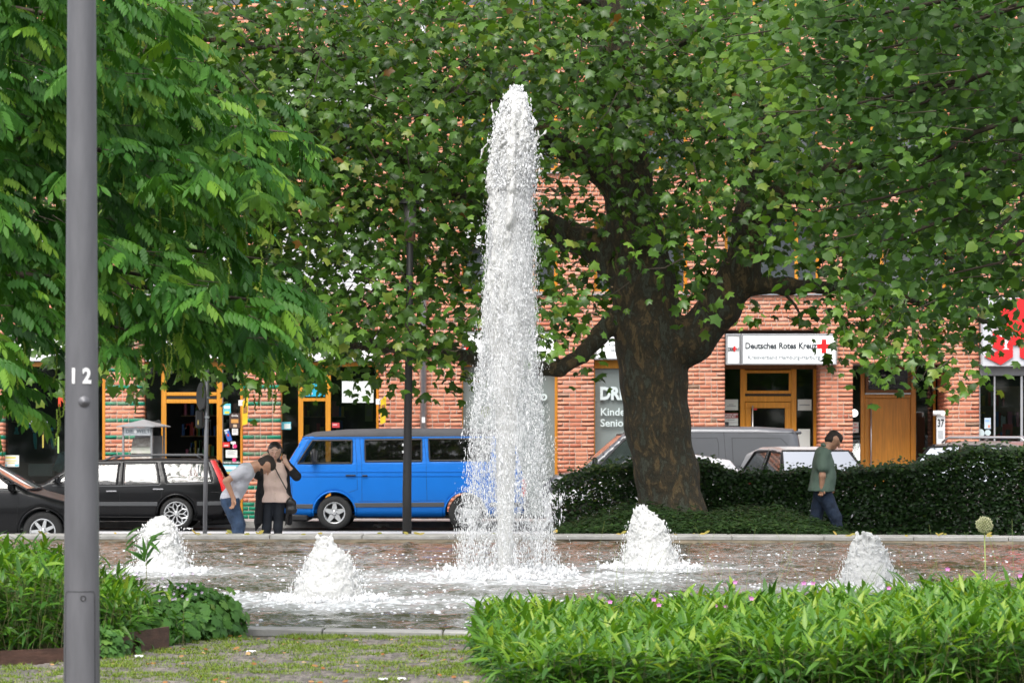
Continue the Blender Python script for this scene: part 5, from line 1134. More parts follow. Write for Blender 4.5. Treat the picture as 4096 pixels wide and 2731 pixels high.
# allium seed head
def allium():
    c = W(3937, 2098, 19.4); b0 = Vector((c.x+.01, 19.4, PLAZA)); o = tag(empty('allium', b0), 'round dry allium seed head on a straight stalk above the bamboo', 'flower'); L_ = c-b0
    MB().tube([(0, 0, 0), L_*.5+Vector((.005, 0, 0)), L_], [.005, .0045, .004], 7).build('stalk', M('allium_stalk', (.22, .27, .07), .6), o, True)
    b = MB(); e = MB(); n = 170
    for k in range(n):
        z = 1-2*(k+.5)/n; a = k*2.39996; r = math.sqrt(1-z*z); v = Vector((r*math.cos(a), r*math.sin(a), z))*random.uniform(.043, .054)
        b.tube([L_, L_+v], [.0008, .0007], 3, False); e.lathe([(0, .005), (.0042, .0012), (.0036, -.003), (0, -.005)], 5, L_+v)
    b.build('rays', M('allium_ray', (.26, .28, .12), .7), o); e.build('seeds', M('allium_seed', (.42, .42, .24), .7, var=.3, vscale=90), o, True)
allium()
# pink blossoms and wispy grass stems over the bamboo
def blossoms():
    m = M('pink_petal', (.62, .22, .52), .6); ms = M('wisp_stem', (.16, .2, .05), .7)
    spots = [(2940, 2327), (3215, 2331), (3252, 2331), (3006, 2392), (3942, 2308), (2636, 2418), (2440, 2405), (2615, 2396), (2905, 2425), (3555, 2350), (4080, 2300), (3790, 2275), (2870, 2420)]
    where = ['above the middle of the bamboo', 'left one of the pair before the right jet', 'right one of the pair before the right jet', 'low in the bamboo centre', 'at the foot of the allium stalk', 'low near the water column side', 'nearest the water column', 'small and faint beside a tall leaf', 'sunk among the leaves left of centre', 'just before the front right jet', 'at the right picture edge', 'alone over the water near the allium', 'half hidden left of centre']
    for (px, py), w in zip(spots, where):
        d = 19.6 if py < 2360 else 19.0; c = W(px, py, d); b0 = Vector((c.x, d+.05, PLAZA)); o = tag(empty('pink_flower', b0), 'small pink flower '+w, 'flower', 'pink flowers over the bamboo'); L_ = c-b0; f = MB()
        for k in range(5):
            a = k*1.2566+.3; u = Vector((math.cos(a), -.3, math.sin(a)*.8)); s_ = Vector((-math.sin(a), 0, math.cos(a)*.8)); f.add([L_, L_+u*.010+s_*.007, L_+u*.019, L_+u*.010-s_*.007], [(0, 1, 2, 3)])
        f.build('petals', m, o); MB().tube([(0, 0, 0), L_*.6+Vector((.01, 0, 0)), L_], .0014, 4).build('stalk', ms, o)
    b = MB()
    for _ in range(46):
        px = random.uniform(2350, 4060); d = random.uniform(18.6, 20.2); h_ = random.uniform(.55, .85); p = Vector((X(px, d), d, PLAZA+.2)); q = Vector((random.uniform(-.15, .15), random.uniform(-.1, .1), h_-.2))
        b.tube([p, p+q*.5, p+q+Vector((q.x*.4, 0, -.02))], [.0014, .0012, .0007], 3, False)
    tag(b.build('grass_wisps', ms), 'thin dry grass stems rising from the bamboo bed', kind='stuff')
blossoms()
# grass in the paving joints, fallen leaves
def grass():
    C = []
    while len(C) < 3700:
        y = random.uniform(16.7, 21.4); x = random.uniform(-3.6, .4)
        if y > NR(x)-.26: continue
        px = x/y*FPX+CX; ey = np.interp(x, [p[0] for p in EDGE], [p[1] for p in EDGE])
        if px < 700 and y > ey-.03: continue
        v = vnoise(np.array([[x, y, 0]]), 5.5, 41, 2)[0]
        if v+random.uniform(-.42, .34) > .02: C.append((x, y))
    C = np.array(C); per = RNG.integers(8, 34, len(C)); idx = np.repeat(np.arange(len(C)), per); n = len(idx)
    pos = np.c_[C[idx]+RNG.normal(0, .022, (n, 2))*np.array([1.4, 1]), np.full(n, PLAZA-.012)]; az = RNG.uniform(0, 6.28, n)
    tip = np.c_[np.cos(az)*.75, np.sin(az)*.75, RNG.uniform(.35, 1.3, n)]; nr = np.c_[-np.cos(az), -np.sin(az), np.full(n, .5)]
    T = (np.array([(-.05, 0, 0), (.05, 0, 0), (.035, .55, -.03), (-.035, .55, -.03), (0, 1, -.14)]), np.array([(0, 1, 2), (0, 2, 3), (3, 2, 4)]))
    foliage(None, 'grass', T, m_grass, pos, tip, nr, np.c_[np.full(n, .05), RNG.uniform(.016, .05, n), np.full(n, .05)], np.clip(RNG.normal(.42, .25, n), 0, 1), 0)
    tag(bpy.data.objects['grass'], 'short green grass tufts growing between the setts')
    n = 130; y = RNG.uniform(17, 21.2, n); x = RNG.uniform(-3.2, .2, n); k = (y < NR(x)-.3) & ((x/y*FPX+CX > 700) | (y < np.interp(x, [p[0] for p in EDGE], [p[1] for p in EDGE])-.05)); x, y = x[k], y[k]; n = len(x)
    m = leafmat('dead_leaf', [(0, (.16, .06, .02)), (.5, (.30, .13, .045)), (1, (.48, .34, .17))], .15, .8, .2); az = RNG.uniform(0, 6.28, n)
    foliage(None, 'leaf_litter', OVAL_T, m, np.c_[x, y, np.full(n, PLAZA+.006)], np.c_[np.cos(az), np.sin(az), RNG.uniform(-.1, .5, n)], np.c_[RNG.normal(0, .3, n), RNG.normal(-.3, .3, n), np.ones(n)], RNG.uniform(.022, .05, n), RNG.random(n), 0)
    tag(bpy.data.objects['leaf_litter'], 'brown fallen leaves scattered over the setts', kind='stuff')
    n = 46; xx = RNG.uniform(-6.3, 6.3, n); az = RNG.uniform(0, 6.28, n); yy = np.array([FR(a) for a in xx])+RNG.uniform(.02, .7, n)
    m2 = leafmat('yellow_dead_leaf', [(0, (.16, .17, .04)), (1, (.42, .30, .08))], .15, .8, .2)
    foliage(None, 'leaf_litter', OVAL_T, m2, np.c_[xx, yy, np.full(n, RIM+.01)], np.c_[np.cos(az), np.sin(az)*.4, RNG.uniform(0, .6, n)], np.c_[RNG.normal(0, .3, n), RNG.normal(-.6, .3, n), np.ones(n)], RNG.uniform(.05, .1, n), RNG.random(n), 0)
    tag(bpy.data.objects['leaf_litter.001'], 'yellow fallen leaves lying along the far basin rim', kind='stuff')
grass()
# park trees behind the photographer, seen only in reflections
def far_trees():
    n = 9000; x = RNG.uniform(-70, 70, n); top = 7.5+2.5*vnoise(np.c_[x*.12, 0*x, 0*x], 1, 77, 2); z = .4+RNG.random(n)**.8*top; y = -42+RNG.uniform(-5, 5, n)
    az = RNG.uniform(0, 6.28, n); foliage(None, 'treeline', OVAL_T, m_hedge, np.c_[x, y, z], np.c_[np.cos(az), np.sin(az), RNG.uniform(-.5, .5, n)], RNG.normal(0, 1, (n, 3))+np.array([0, .8, .5]), RNG.uniform(.8, 1.8, n), np.clip(RNG.normal(.6, .2, n), 0, .9), 0)
    tag(bpy.data.objects['treeline'], 'row of park trees beyond the square', kind='stuff')
far_trees()
# ================================================================== vehicles
m_tyre = M('tyre_rubber', (.018, .018, .018), .85, bump=.2, bscale=60); m_rim = M('alloy_rim', (.60, .61, .62), .32, metal=.7); m_rimd = M('rim_well', (.02, .02, .02), .7)
m_rubber = M('window_rubber', (.010, .010, .011), .55); m_trim = M('grey_plastic_trim', (.065, .068, .072), .6); m_seat = M('car_seat', (.035, .035, .038), .9)
m_lampred = M('tail_lamp_red', (.55, .02, .02), .15, coat=.6); m_lampclear = M('lamp_clear', (.6, .62, .62), .1, coat=.8); m_chrome = M('handle_chrome', (.55, .55, .56), .2, metal=.9)
m_cglass = glassmat('car_glass', (.50, .54, .53), .9); m_cdark = glassmat('tinted_car_glass', (.10, .10, .11), .5, dark=(.004, .004, .005)); m_cscreen = glassmat('windscreen_glass', (.30, .34, .33), .8)
def poly_sdf(x, z, poly):
    P = np.array(poly, float); d = np.full(np.broadcast(x, z).shape, 1e9); s = np.ones_like(d); n = len(P); j = n-1
    for i in range(n):
        e = P[j]-P[i]; wx = x-P[i][0]; wz = z-P[i][1]; t = np.clip((wx*e[0]+wz*e[1])/(e@e), 0, 1); d = np.minimum(d, (wx-e[0]*t)**2+(wz-e[1]*t)**2)
        c1 = z >= P[i][1]; c2 = z < P[j][1]; c3 = e[0]*wz > e[1]*wx; f = (c1 & c2 & c3) | (~c1 & ~c2 & ~c3); s = np.where(f, -s, s); j = i
    return s*np.sqrt(d)
def rmax(a, b, r):
    return np.minimum(np.maximum(a+r, b+r), 0)+np.sqrt(np.maximum(a+r, 0)**2+np.maximum(b+r, 0)**2)-r
def smooth1(xs, ys, w):
    f = np.linspace(xs[0], xs[-1], 400); g = np.interp(f, xs, ys); k = max(1, int(w/(f[1]-f[0]))); ker = np.ones(2*k+1)/(2*k+1); return f, np.convolve(np.pad(g, k, 'edge'), ker, 'valid')
def wheel(par, x, y, r, rr, side, style, w=.2):
    e = empty('wheel', (x, y, r), par); s = -1 if side < 0 else 1; f = lambda p: [(a, b*s) for a, b in p]
    MB().lathe(f([(rr-.005, -w/2), (r-.03, -w/2), (r-.008, -w/2+.025), (r, -w/2+.06), (r, w/2-.06), (r-.008, w/2-.025), (r-.03, w/2), (rr+.012, w/2-.002), (rr-.005, w/2-.012)]), 40, axis='y').build('tyre', m_tyre, e, True)
    MB().lathe(f([(rr, w/2-.012), (rr-.012, w/2-.006), (rr-.022, w/2-.02), (rr-.03, w/2-.07), (rr-.04, w/2-.1)]), 40, axis='y').build('rim', m_rim, e, True)
    MB().lathe(f([(rr-.03, w/2-.1), (0, w/2-.09)]), 32, axis='y').build('wheel_well', m_rimd, e)
    yo, yi = s*(w/2-.022), s*(w/2-.06)
    def spoke(a, w0, w1, r0, r1):
        c, q = math.cos(a), math.sin(a); P = [(r0, -w0), (r1, -w1), (r1, w1), (r0, w0)]; pol = [(c*u-q*v, q*u+c*v) for u, v in P]; return MB().prism(pol, min(yo, yi), max(yo, yi))
    if style == 'star':
        for k in range(5):
            b = spoke(k*2*math.pi/5+.3, .055, .028, .05, rr-.015); b.build('spoke', m_rim, e)
    elif style == 'mesh':
        for k in range(9):
            a = k*2*math.pi/9; spoke(a-.02, .012, .010, .04, rr*.62).build('spoke', m_rim, e)
            for dd in (-1, 1):
                c0 = (rr*.58*math.cos(a), rr*.58*math.sin(a)); a2 = a+dd*.33; c1 = ((rr-.015)*math.cos(a2), (rr-.015)*math.sin(a2))
                MB().tube([(c0[0], (yo+yi)/2, c0[1]), (c1[0], (yo+yi)/2, c1[1])], .013, 5).build('spoke', m_rim, e)
    else:
        for k in range(7): spoke(k*2*math.pi/7, .03, .02, .04, rr-.015).build('spoke', m_rim, e)
    MB().lathe([(0, yo+s*.006), (.03, yo+s*.006), (.055, yo), (.06, yi)], 16, axis='y').build('hub', m_rim, e, True)
    b = MB()
    for k in range(5): b.lathe([(0, yo+s*.01), (.009, yo+s*.008), (.009, yo)], 6, (.042*math.cos(k*1.257), 0, .042*math.sin(k*1.257)), 'y')
    b.build('wheel_nuts', m_rimd, e)
def car(name, label, loc, rz, paint, prof, hwz, wheels, side, screen=None, rear=None, r=.09, voxel=.03, style='spoke', rr=.2, roof=None, strips=(), lines=(), plan=None, glass=m_cglass, arch=.055, tint=(), seats=(), steer=None, mats=None, flare=True, floor=.32):
    o = tag(empty(name, loc, None, rz), label, 'van' if 'van' in label else 'car'); P = np.array(prof); x0, x1 = P[:, 0].min(), P[:, 0].max(); z1 = P[:, 1].max(); W_ = max(h for _, h in hwz)
    zf, hf = smooth1([a for a, _ in hwz], [b for _, b in hwz], .09); pl = plan or [(x0, .86), (x0+.25, .955), (x0+.7, 1), (x1-.6, 1), (x1-.2, .965), (x1, .90)]; xf, pf = smooth1([a for a, _ in pl], [b for _, b in pl], .12)
    HW = lambda x, z: np.interp(z, zf, hf)*np.interp(x, xf, pf)
    gx = np.arange(x0-.09, x1+.1, voxel)[:, None, None]; gy = np.arange(-W_-.09, W_+.1, voxel)[None, :, None]; gz = np.arange(P[:, 1].min()-.09, z1+.1, voxel)[None, None, :]
    lo = (gx[0, 0, 0], gy[0, 0, 0], gz[0, 0, 0]); d2 = poly_sdf(gx+0*gz, gz+0*gx, prof); dy = np.abs(gy)-HW(gx, gz)
    Fo = rmax(d2, dy, r); F = Fo.copy()
    for wx, wr in wheels:
        dc = np.hypot(gx-wx, gz-wr)-(wr+arch); F = np.maximum(F, -np.maximum(dc, .5-np.abs(gy)))
    Fi = np.maximum(rmax(d2+.05, dy+.05, max(.02, r-.05)), floor-gz); F = np.maximum(F, -Fi)
    for k, pol in enumerate(side):
        F = np.maximum(F, -np.maximum(poly_sdf(gx+0*gz, gz+0*gx, pol), .35-np.abs(gy)))
    for sc in (screen, rear):
        if sc:
            (xa, za), (xb, zb), ins = sc[:3]; t = np.clip((gz-za)/(zb-za), 0, 1); xc = xa+(xb-xa)*t; hw = HW(xc, gz)-ins
            F = np.maximum(F, -np.maximum(np.maximum(np.abs(gx-xc)-.16, np.abs(gy)-hw), np.maximum(za+.03-gz, gz-zb+.03)))
    if roof:
        Fr = np.maximum(np.maximum(Fo-.006, roof[0]-gz), -(Fo+.06)); V, Q = nets(Fr.astype(np.float32), np.array(lo), voxel); link('roof', npmesh('roof', V, Q, roof[1], True), o)
        F = np.maximum(F, gz-roof[0]-.02)
    V, Q = nets(F.astype(np.float32), np.array(lo), voxel); body = link('body', npmesh('body', V, Q, paint, True), o)
    # side glass with rubber seals
    for sgn in (-1, 1):
        for k, pol in enumerate(side):
            pol = np.array(pol); c = pol.mean(0); n = len(pol); ring = []
            for i in range(n):
                a, b = pol[i], pol[(i+1) % n]
                for t in np.linspace(0, 1, 8, endpoint=False): ring.append(a+(b-a)*t)
            ring = np.array(ring); Vv = []; Ff = []; m = len(ring)
            for q in (1.0, .66, .33):
                for p in ring: w = c+(p-c)*q; Vv.append((w[0], sgn*(float(HW(w[0], w[1]))-.014), w[1]))
            Vv.append((c[0], sgn*(float(HW(c[0], c[1]))-.014), c[1]))
            for a in range(2):
                for i in range(m): Ff.append((a*m+i, a*m+(i+1) % m, (a+1)*m+(i+1) % m, (a+1)*m+i))
            for i in range(m): Ff.append((2*m+i, 2*m+(i+1) % m, 3*m))
            w_ = mk('side_window', Vv, Ff, m_cdark if k in tint else glass, o, True)
            pts = [(p[0], sgn*(float(HW(p[0], p[1]))-.002), p[1]) for p in ring]; pts.append(pts[0]); pts.append(pts[1])
            MB().tube(pts, .017, 5, False).build('seal', m_rubber, w_)
    for sc, nm in ((screen, 'windscreen'), (rear, 'rear_window')):
        if not sc: continue
        (xa, za), (xb, zb), ins = sc[:3]; Vv = []; Ff = []; nu, nv = 14, 8; bow = sc[3] if len(sc) > 3 else .05
        for j in range(nv+1):
            t = j/nv; z = za+(zb-za)*t; xc = xa+(xb-xa)*t; hw = float(HW(xc, z))-ins+.03
            for i in range(nu+1):
                u = -1+2*i/nu; Vv.append((xc+bow*(u*u)-bow*.35, u*hw, z))
        for j in range(nv):
            for i in range(nu): a = j*(nu+1)+i; Ff.append((a, a+1, a+nu+2, a+nu+1))
        w_ = mk(nm, Vv, Ff, m_cscreen if nm == 'windscreen' else glass, o, True)
        rim_ = [Vv[i] for i in range(nu+1)]+[Vv[j*(nu+1)+nu] for j in range(1, nv+1)]+[Vv[nv*(nu+1)+i] for i in range(nu-1, -1, -1)]+[Vv[j*(nu+1)] for j in range(nv-1, -1, -1)]
        MB().tube(rim_, .018, 5, False).build('seal', m_rubber, w_)
    for wx, wr in wheels:
        for sgn in (-1, 1):
            hw = float(HW(wx, .55)); wheel(o, wx, sgn*(hw-.115), wr, rr, sgn, style)
            if flare:
                pts = [(wx+(wr+arch)*math.cos(a), sgn*(float(HW(wx+(wr+arch)*math.cos(a), wr+(wr+arch)*math.sin(a)))-.004), wr+(wr+arch)*math.sin(a)) for a in np.linspace(-.12, math.pi+.12, 18)]
                MB().tube(pts, .02, 6).build('arch_lip', paint, o, True)
    # strips (mouldings) and shut lines follow the flank
    def flank(pts, rad, mat, nm, off=.0, flat=None, n=6):
        for sgn in (-1, 1):
            q = []
            for a, b in zip(pts, pts[1:]):
                k = max(2, int(math.hypot(b[0]-a[0], b[1]-a[1])/.12))
                for t in np.linspace(0, 1, k, endpoint=False): q.append((a[0]+(b[0]-a[0])*t, a[1]+(b[1]-a[1])*t))
            q.append(pts[-1])
            if flat:
                b_ = MB(); Vv = []; Ff = []
                for (a, z) in q:
                    for dz, dd in ((-flat, 0), (-flat*.8, .014), (flat*.8, .014), (flat, 0)): Vv.append((a, sgn*(float(HW(a, z+dz))+dd+off-.004), z+dz))
                for i in range(len(q)-1):
                    for k in range(3): Ff.append((4*i+k, 4*i+4+k, 4*i+5+k, 4*i+1+k))
                Ff += [(0, 1, 2, 3), tuple(4*(len(q)-1)+k for k in range(4))]; mk(nm, Vv, Ff, mat, o)
            else: MB().tube([(a, sgn*(float(HW(a, z))+off), z) for a, z in q], rad, n).build(nm, mat, o)
    for pts, hgt, mat, nm in strips: flank(pts, 0, mat, nm, flat=hgt)
    for pts in lines: flank(pts, .0055, m_rubber, 'shut_line', off=-.0025, n=4)
    for sx, sy in seats:
        s_ = empty('seat', (sx, sy, floor), o); MB().bbox(-.28, .22, -.25, .25, 0, .28, .06).build('cushion', m_seat, s_); b_ = MB(); b_.bbox(.16, .32, -.24, .24, .2, .78, .05); b_.bbox(.2, .31, -.14, .14, .80, 1.02, .04); b_.build('backrest', m_seat, s_)
    if steer:
        MB().lathe([(.17+.014*math.cos(a), .014*math.sin(a)) for a in np.linspace(0, 2*math.pi, 7)[:-1]], 20, closed=True).build('steering_wheel', m_black, o, True, steer).rotation_euler = (0, -.9, 0)
    MB().bbox(x0+.35, x1-.3, -W_+.22, W_-.22, P[:, 1].min()-.03, P[:, 1].min()+.06, .02).build('underbody', m_rubber, o)
    return o, HW, body
def mirrors(o, x, y, z, mat=m_black, tall=False):
    for s in (-1, 1):
        h = .15 if tall else .09
        mb = MB().bbox(-.05, .06, s*(y+.03) if s > 0 else -(y+.19), (y+.19) if s > 0 else -(y+.03), -h+.03, h, .035); m = mb.build('wing_mirror', mat, o, True, (x, 0, z)); MB().tube([(0, s*(y-.05), -.1), (0, s*(y+.08), -.02)], .018, 6).build('arm', m_black, m)
def handles(o, HW, lst, mat):
    for s in (-1, 1):
        for x, z, w in lst:
            y = float(HW(x, z)); MB().bbox(x-w/2, x+w/2, min(s*(y-.002), s*(y+.035)), max(s*(y-.002), s*(y+.035)), z-.014, z+.014, .008).build('door_handle', mat, o)
SV = 214.0; VD = FPX/SV      # 58.4 m: flank of the parked row
# --- blue van
p_blue = M('blue_paint', (.0, .135, .52), .5, spec=.3, coat=.08, var=.03, vscale=3)
bx = lambda zx: (1000+zx/1.96-1600)/SV
bz = lambda zy: (2121-(1350+zy/1.96))/SV
prof = [(-2.22, .30), (-2.26, .55), (-2.25, .80), (-2.21, 1.05), (-2.15, 1.20), (-1.84, 1.755), (-1.62, 1.835), (-1.0, 1.885), (0, 1.908), (1.2, 1.902), (1.85, 1.87), (2.08, 1.80), (2.2, 1.5), (2.3, 1.0), (2.35, .6), (2.33, .30), (1.9, .25), (-1.9, .25)]
hwz = [(.2, .84), (.4, .895), (.75, .92), (1.0, .922), (1.25, .895), (1.74, .775), (1.95, .72)]
wnd = [[(bx(372), bz(986)), (bx(487), bz(806)), (bx(796), bz(804)), (bx(797), bz(984))], [(bx(898), bz(803)), (bx(1343), bz(797)), (bx(1346), bz(966)), (bx(903), bz(970))], [(bx(1398), bz(793)), (bx(1880), bz(795)), (bx(1880), bz(962)), (bx(1408), bz(964))]]
m_roofd = M('charcoal_roof', (.055, .055, .06), .75, var=.1, vscale=4, bump=.1, bscale=150)
o, HW, body = car('parked_van', 'bright blue van with charcoal roof parked behind the fountain', (X(1600, VD), VD+.92, STREET), 0, p_blue, prof, hwz, [(-1.229, .328), (1.229, .328)], wnd,
    screen=((-2.16, 1.2), (-1.83, 1.75), .07, .10), rear=((2.27, 1.15), (2.1, 1.68), .12, -.04), r=.10, style='star', rr=.205, roof=(1.745, m_roofd), tint=(1, 2), arch=.075, seats=[(-1.15, -.42), (-1.15, .42), (.3, .4)], steer=(-1.62, -.4, 1.1),
    strips=[([(bx(812), bz(1313)), (bx(1522), bz(1308))], .045, m_trim, 'side_moulding'), ([(bx(345), bz(1322)), (bx(492), bz(1322))], .045, m_trim, 'side_moulding'), ([(1.68, bz(1308)), (2.25, bz(1308))], .045, m_trim, 'side_moulding'), ([(-2.15, bz(1052)), (2.2, bz(1048))], .007, p_blue, 'body_crease'), ([(-2.1, bz(1085)), (2.2, bz(1082))], .007, p_blue, 'body_crease'), ([(-1.8, bz(785)), (2.05, bz(778))], .012, p_blue, 'roof_gutter')],
    lines=[[(bx(820), bz(790)), (bx(838), bz(1000)), (bx(842), bz(1190)), (bx(775), bz(1212))], [(bx(858), bz(790)), (bx(876), bz(1000)), (bx(878), bz(1285))], [(bx(1362), bz(785)), (bx(1380), bz(960)), (bx(1388), bz(1280))], [(bx(465), bz(790)), (bx(352), bz(985)), (bx(325), bz(1080)), (bx(330), bz(1270))], [(bx(845), bz(1283)), (bx(1525), bz(1276))]])
mirrors(o, bx(500), .86, bz(935), m_black, True); handles(o, HW, [(bx(790), bz(1080), .19), (bx(900), bz(1082), .1)], m_black)
MB().bbox(-2.33, -2.2, -.86, .86, .38, .52, .03).build('front_bumper', m_trim, o); MB().bbox(2.3, 2.42, -.86, .86, .38, .52, .03).build('rear_bumper', m_trim, o)
MB().bbox(-2.2, -1.72, -.84, .84, .17, .30, .03).build('front_apron', m_rubber, o)
for s in (-.55, .55): MB().lathe([(0, -2.29), (.085, -2.28), (.1, -2.24)], 20, (0, s, .86), 'x').build('headlight', m_lampclear, o, True)
for s in (-.78, .78): MB().bbox(2.28, 2.36, s-.07, s+.07, .62, .95, .02).build('tail_lamp', m_lampred, o)
# --- black estate
p_black = M('black_paint', (.004, .0042, .005), .3, spec=.22, coat=.12)
vx = lambda zx: (350+zx/2.614-419.5)/SV
vz = lambda zy: (2121-(1550+zy/2.614))/SV
prof = [(-2.42, .25), (-2.47, .45), (-2.44, .62), (-2.3, .72), (-1.6, .82), (-1.17, .875), (-.60, 1.275), (-.2, 1.315), (.5, 1.335), (1.3, 1.345), (1.93, 1.335), (2.03, 1.27), (2.2, .92), (2.26, .75), (2.28, .45), (2.2, .22), (1.7, .2), (-2.0, .2)]
hwz = [(.15, .80), (.3, .85), (.55, .88), (.8, .87), (.9, .845), (1.3, .64), (1.4, .60)]
wnd = [[(-.98, .865), (-.50, 1.232), (.232, 1.25), (.205, .845)], [(.346, .85), (.35, 1.256), (.925, 1.262), (1.005, .872)], [(1.17, .882), (1.06, 1.262), (1.885, 1.262), (2.0, .905)]]
o, HW, body = car('parked_car', 'black estate car with roof rails parked by the kiosk', (X(419.5, VD), VD+.88, STREET), 0, p_black, prof, hwz, [(-1.33, .312), (1.33, .312)], wnd, screen=((-1.16, .88), (-.62, 1.27), .06, .10), rear=((2.16, .95), (2.0, 1.28), .08, -.03), r=.07, style='mesh', rr=.232, arch=.05,
    seats=[(-.25, -.36), (-.25, .36), (.75, -.36), (.75, .36)], floor=.25, steer=(-.75, -.36, .85),
    strips=[([(-1.0, .495), (.98, .495)], .04, m_trim, 'side_moulding'), ([(1.72, .50), (2.2, .51)], .04, m_trim, 'side_moulding'), ([(-.98, .838), (.2, .828), (1.02, .848)], .009, m_trim, 'window_ledge'), ([(1.15, .866), (1.99, .885)], .009, m_trim, 'window_ledge'), ([(-2.2, .27), (-1.75, .27)], .03, m_trim, 'side_moulding')],
    lines=[[(.28, 1.29), (.28, .85), (.27, .28)], [(.98, 1.29), (1.09, .88), (1.05, .6)], [(-.95, .26), (.97, .25)], [(-1.02, .82), (-1.0, .28)], [(1.98, .72), (2.24, .70)]])
handles(o, HW, [(vx(250), vz(1083), .2), (vx(738), vz(1062), .2)], m_chrome); mirrors(o, -.88, .85, .92, p_black)
for s in (-1, 1):
    MB().tube([(vx(150), s*.60, 1.30), (vx(250), s*.585, 1.385), (vx(650), s*.575, 1.405), (vx(1120), s*.575, 1.405), (vx(1170), s*.58, 1.34)], [.02, .021, .021, .021, .018], 8).build('roof_rail', m_trim, o, True)
    q = [(1.965, 1.30), (2.03, 1.305), (2.12, 1.10), (2.225, .90), (2.255, .74), (2.19, .74), (2.15, .92), (2.04, 1.14)]
    MB().prism([(a, b) for a, b in q], min(s*.56, s*(.86)), max(s*.56, s*.86)).build('tail_lamp', m_lampred, o) if False else None
    V = []; F = []
    for i, (a, b) in enumerate([(1.95, 1.31), (2.02, 1.16), (2.10, .99), (2.15, .86), (2.18, .73)]):
        w = (.05, .058, .062, .066, .066)[i]; hw = float(HW(a, b)); V += [(a, s*(hw+.006), b), (a+w, s*(hw+.004), b), (a+w+.03, s*(hw*.72), b)]
    for i in range(4): F += [(3*i, 3*i+3, 3*i+4, 3*i+1), (3*i+1, 3*i+4, 3*i+5, 3*i+2)]
    mk('tail_lamp', V, F, m_lampred, o, True)
MB().bbox(2.2, 2.36, -.8, .8, .3, .5, .04).build('rear_bumper', p_black, o); MB().bbox(-2.56, -2.4, -.8, .8, .28, .5, .04).build('front_bumper', p_black, o); MB().tube([(1.75, -.5, .17), (2.3, -.5, .19)], .09, 10).build('exhaust_box', m_rubber, o)
# --- black hatchback at the left edge
hat = lambda L, H, f=.9: [(-L/2+.06, .24), (-L/2, .42), (-L/2+.03, .60), (-L/2+.28, .76), (-L/2+f, .92), (-L/2+f+.78, H-.07), (-L/2+f+1.25, H), (L/2-1.1, H-.01), (L/2-.42, H-.12), (L/2-.12, .98), (L/2-.02, .75), (L/2, .45), (L/2-.08, .22), (L/2-.5, .19), (-L/2+.5, .19)]
def hatch(name, label, loc, rz, paint, L, H, f=.9, wb=2.5, style='spoke', rails=False, glass=m_cglass, fo=.78):
    a = -L/2+f; wl = [[(a+.22, .955), (a+.72, H-.115), (a+1.42, H-.085), (a+1.45, .95)], [(a+1.54, .95), (a+1.52, H-.085), (L/2-.98, H-.10), (L/2-.50, 1.06), (L/2-.62, .965)]]
    hz = [(.15, .80), (.35, .86), (.62, .885), (.9, .86), (H-.12, .66), (H+.05, .60)]
    xf = -L/2+fo
    o, HW, b = car(name, label, loc, rz, paint, hat(L, H, f), hz, [(xf, .31), (xf+wb, .31)], wl, screen=((a+.02, .95), (a+.76, H-.075), .06, .05), rear=((L/2-.14, 1.02), (L/2-.42, H-.14), .1, -.05), r=.09, style=style, rr=.2, arch=.05, glass=glass, floor=.27, seats=[(a+1.2, -.35), (a+1.2, .35)], steer=(a+.7, -.35, .9),
        lines=[[(a+1.49, H-.05), (a+1.49, .95), (a+1.47, .3)], [(a+.16, .95), (a+.2, .3)], [(a+2.35, .95), (a+2.3, .6)], [(a+.2, .27), (L/2-1.1, .27)]], strips=[([(a+.15, .938), (L/2-.62, .945)], .009, m_trim, 'window_ledge')])
    handles(o, HW, [(a+1.3, .82, .17), (a+2.15, .84, .17)], paint); mirrors(o, a+.25, .84, .98, paint)
    for s in (-1, 1):
        MB().bbox(-L/2+.03, -L/2+.3, s*.5-.16, s*.5+.16, .58, .74, .05).build('headlight', m_lampclear, o, True); MB().bbox(L/2-.16, L/2-.04, s*.6-.1, s*.6+.1, .72, 1.0, .03).build('tail_lamp', m_lampred, o)
        if rails: MB().tube([(a+.95, s*.57, H-.03), (a+1.1, s*.565, H+.065), (L/2-.75, s*.55, H+.06), (L/2-.6, s*.555, H-.04)], .022, 8).build('roof_rail', m_steel, o, True)
    return o
LD = FPX/262.0
hatch('car', 'glossy black hatchback nosing in behind the grey lamp post', (X(232, LD)-.24-(3.9/2-.66), LD+.88, STREET), math.pi, p_black, 3.9, 1.44, .86, 2.5, fo=.66)
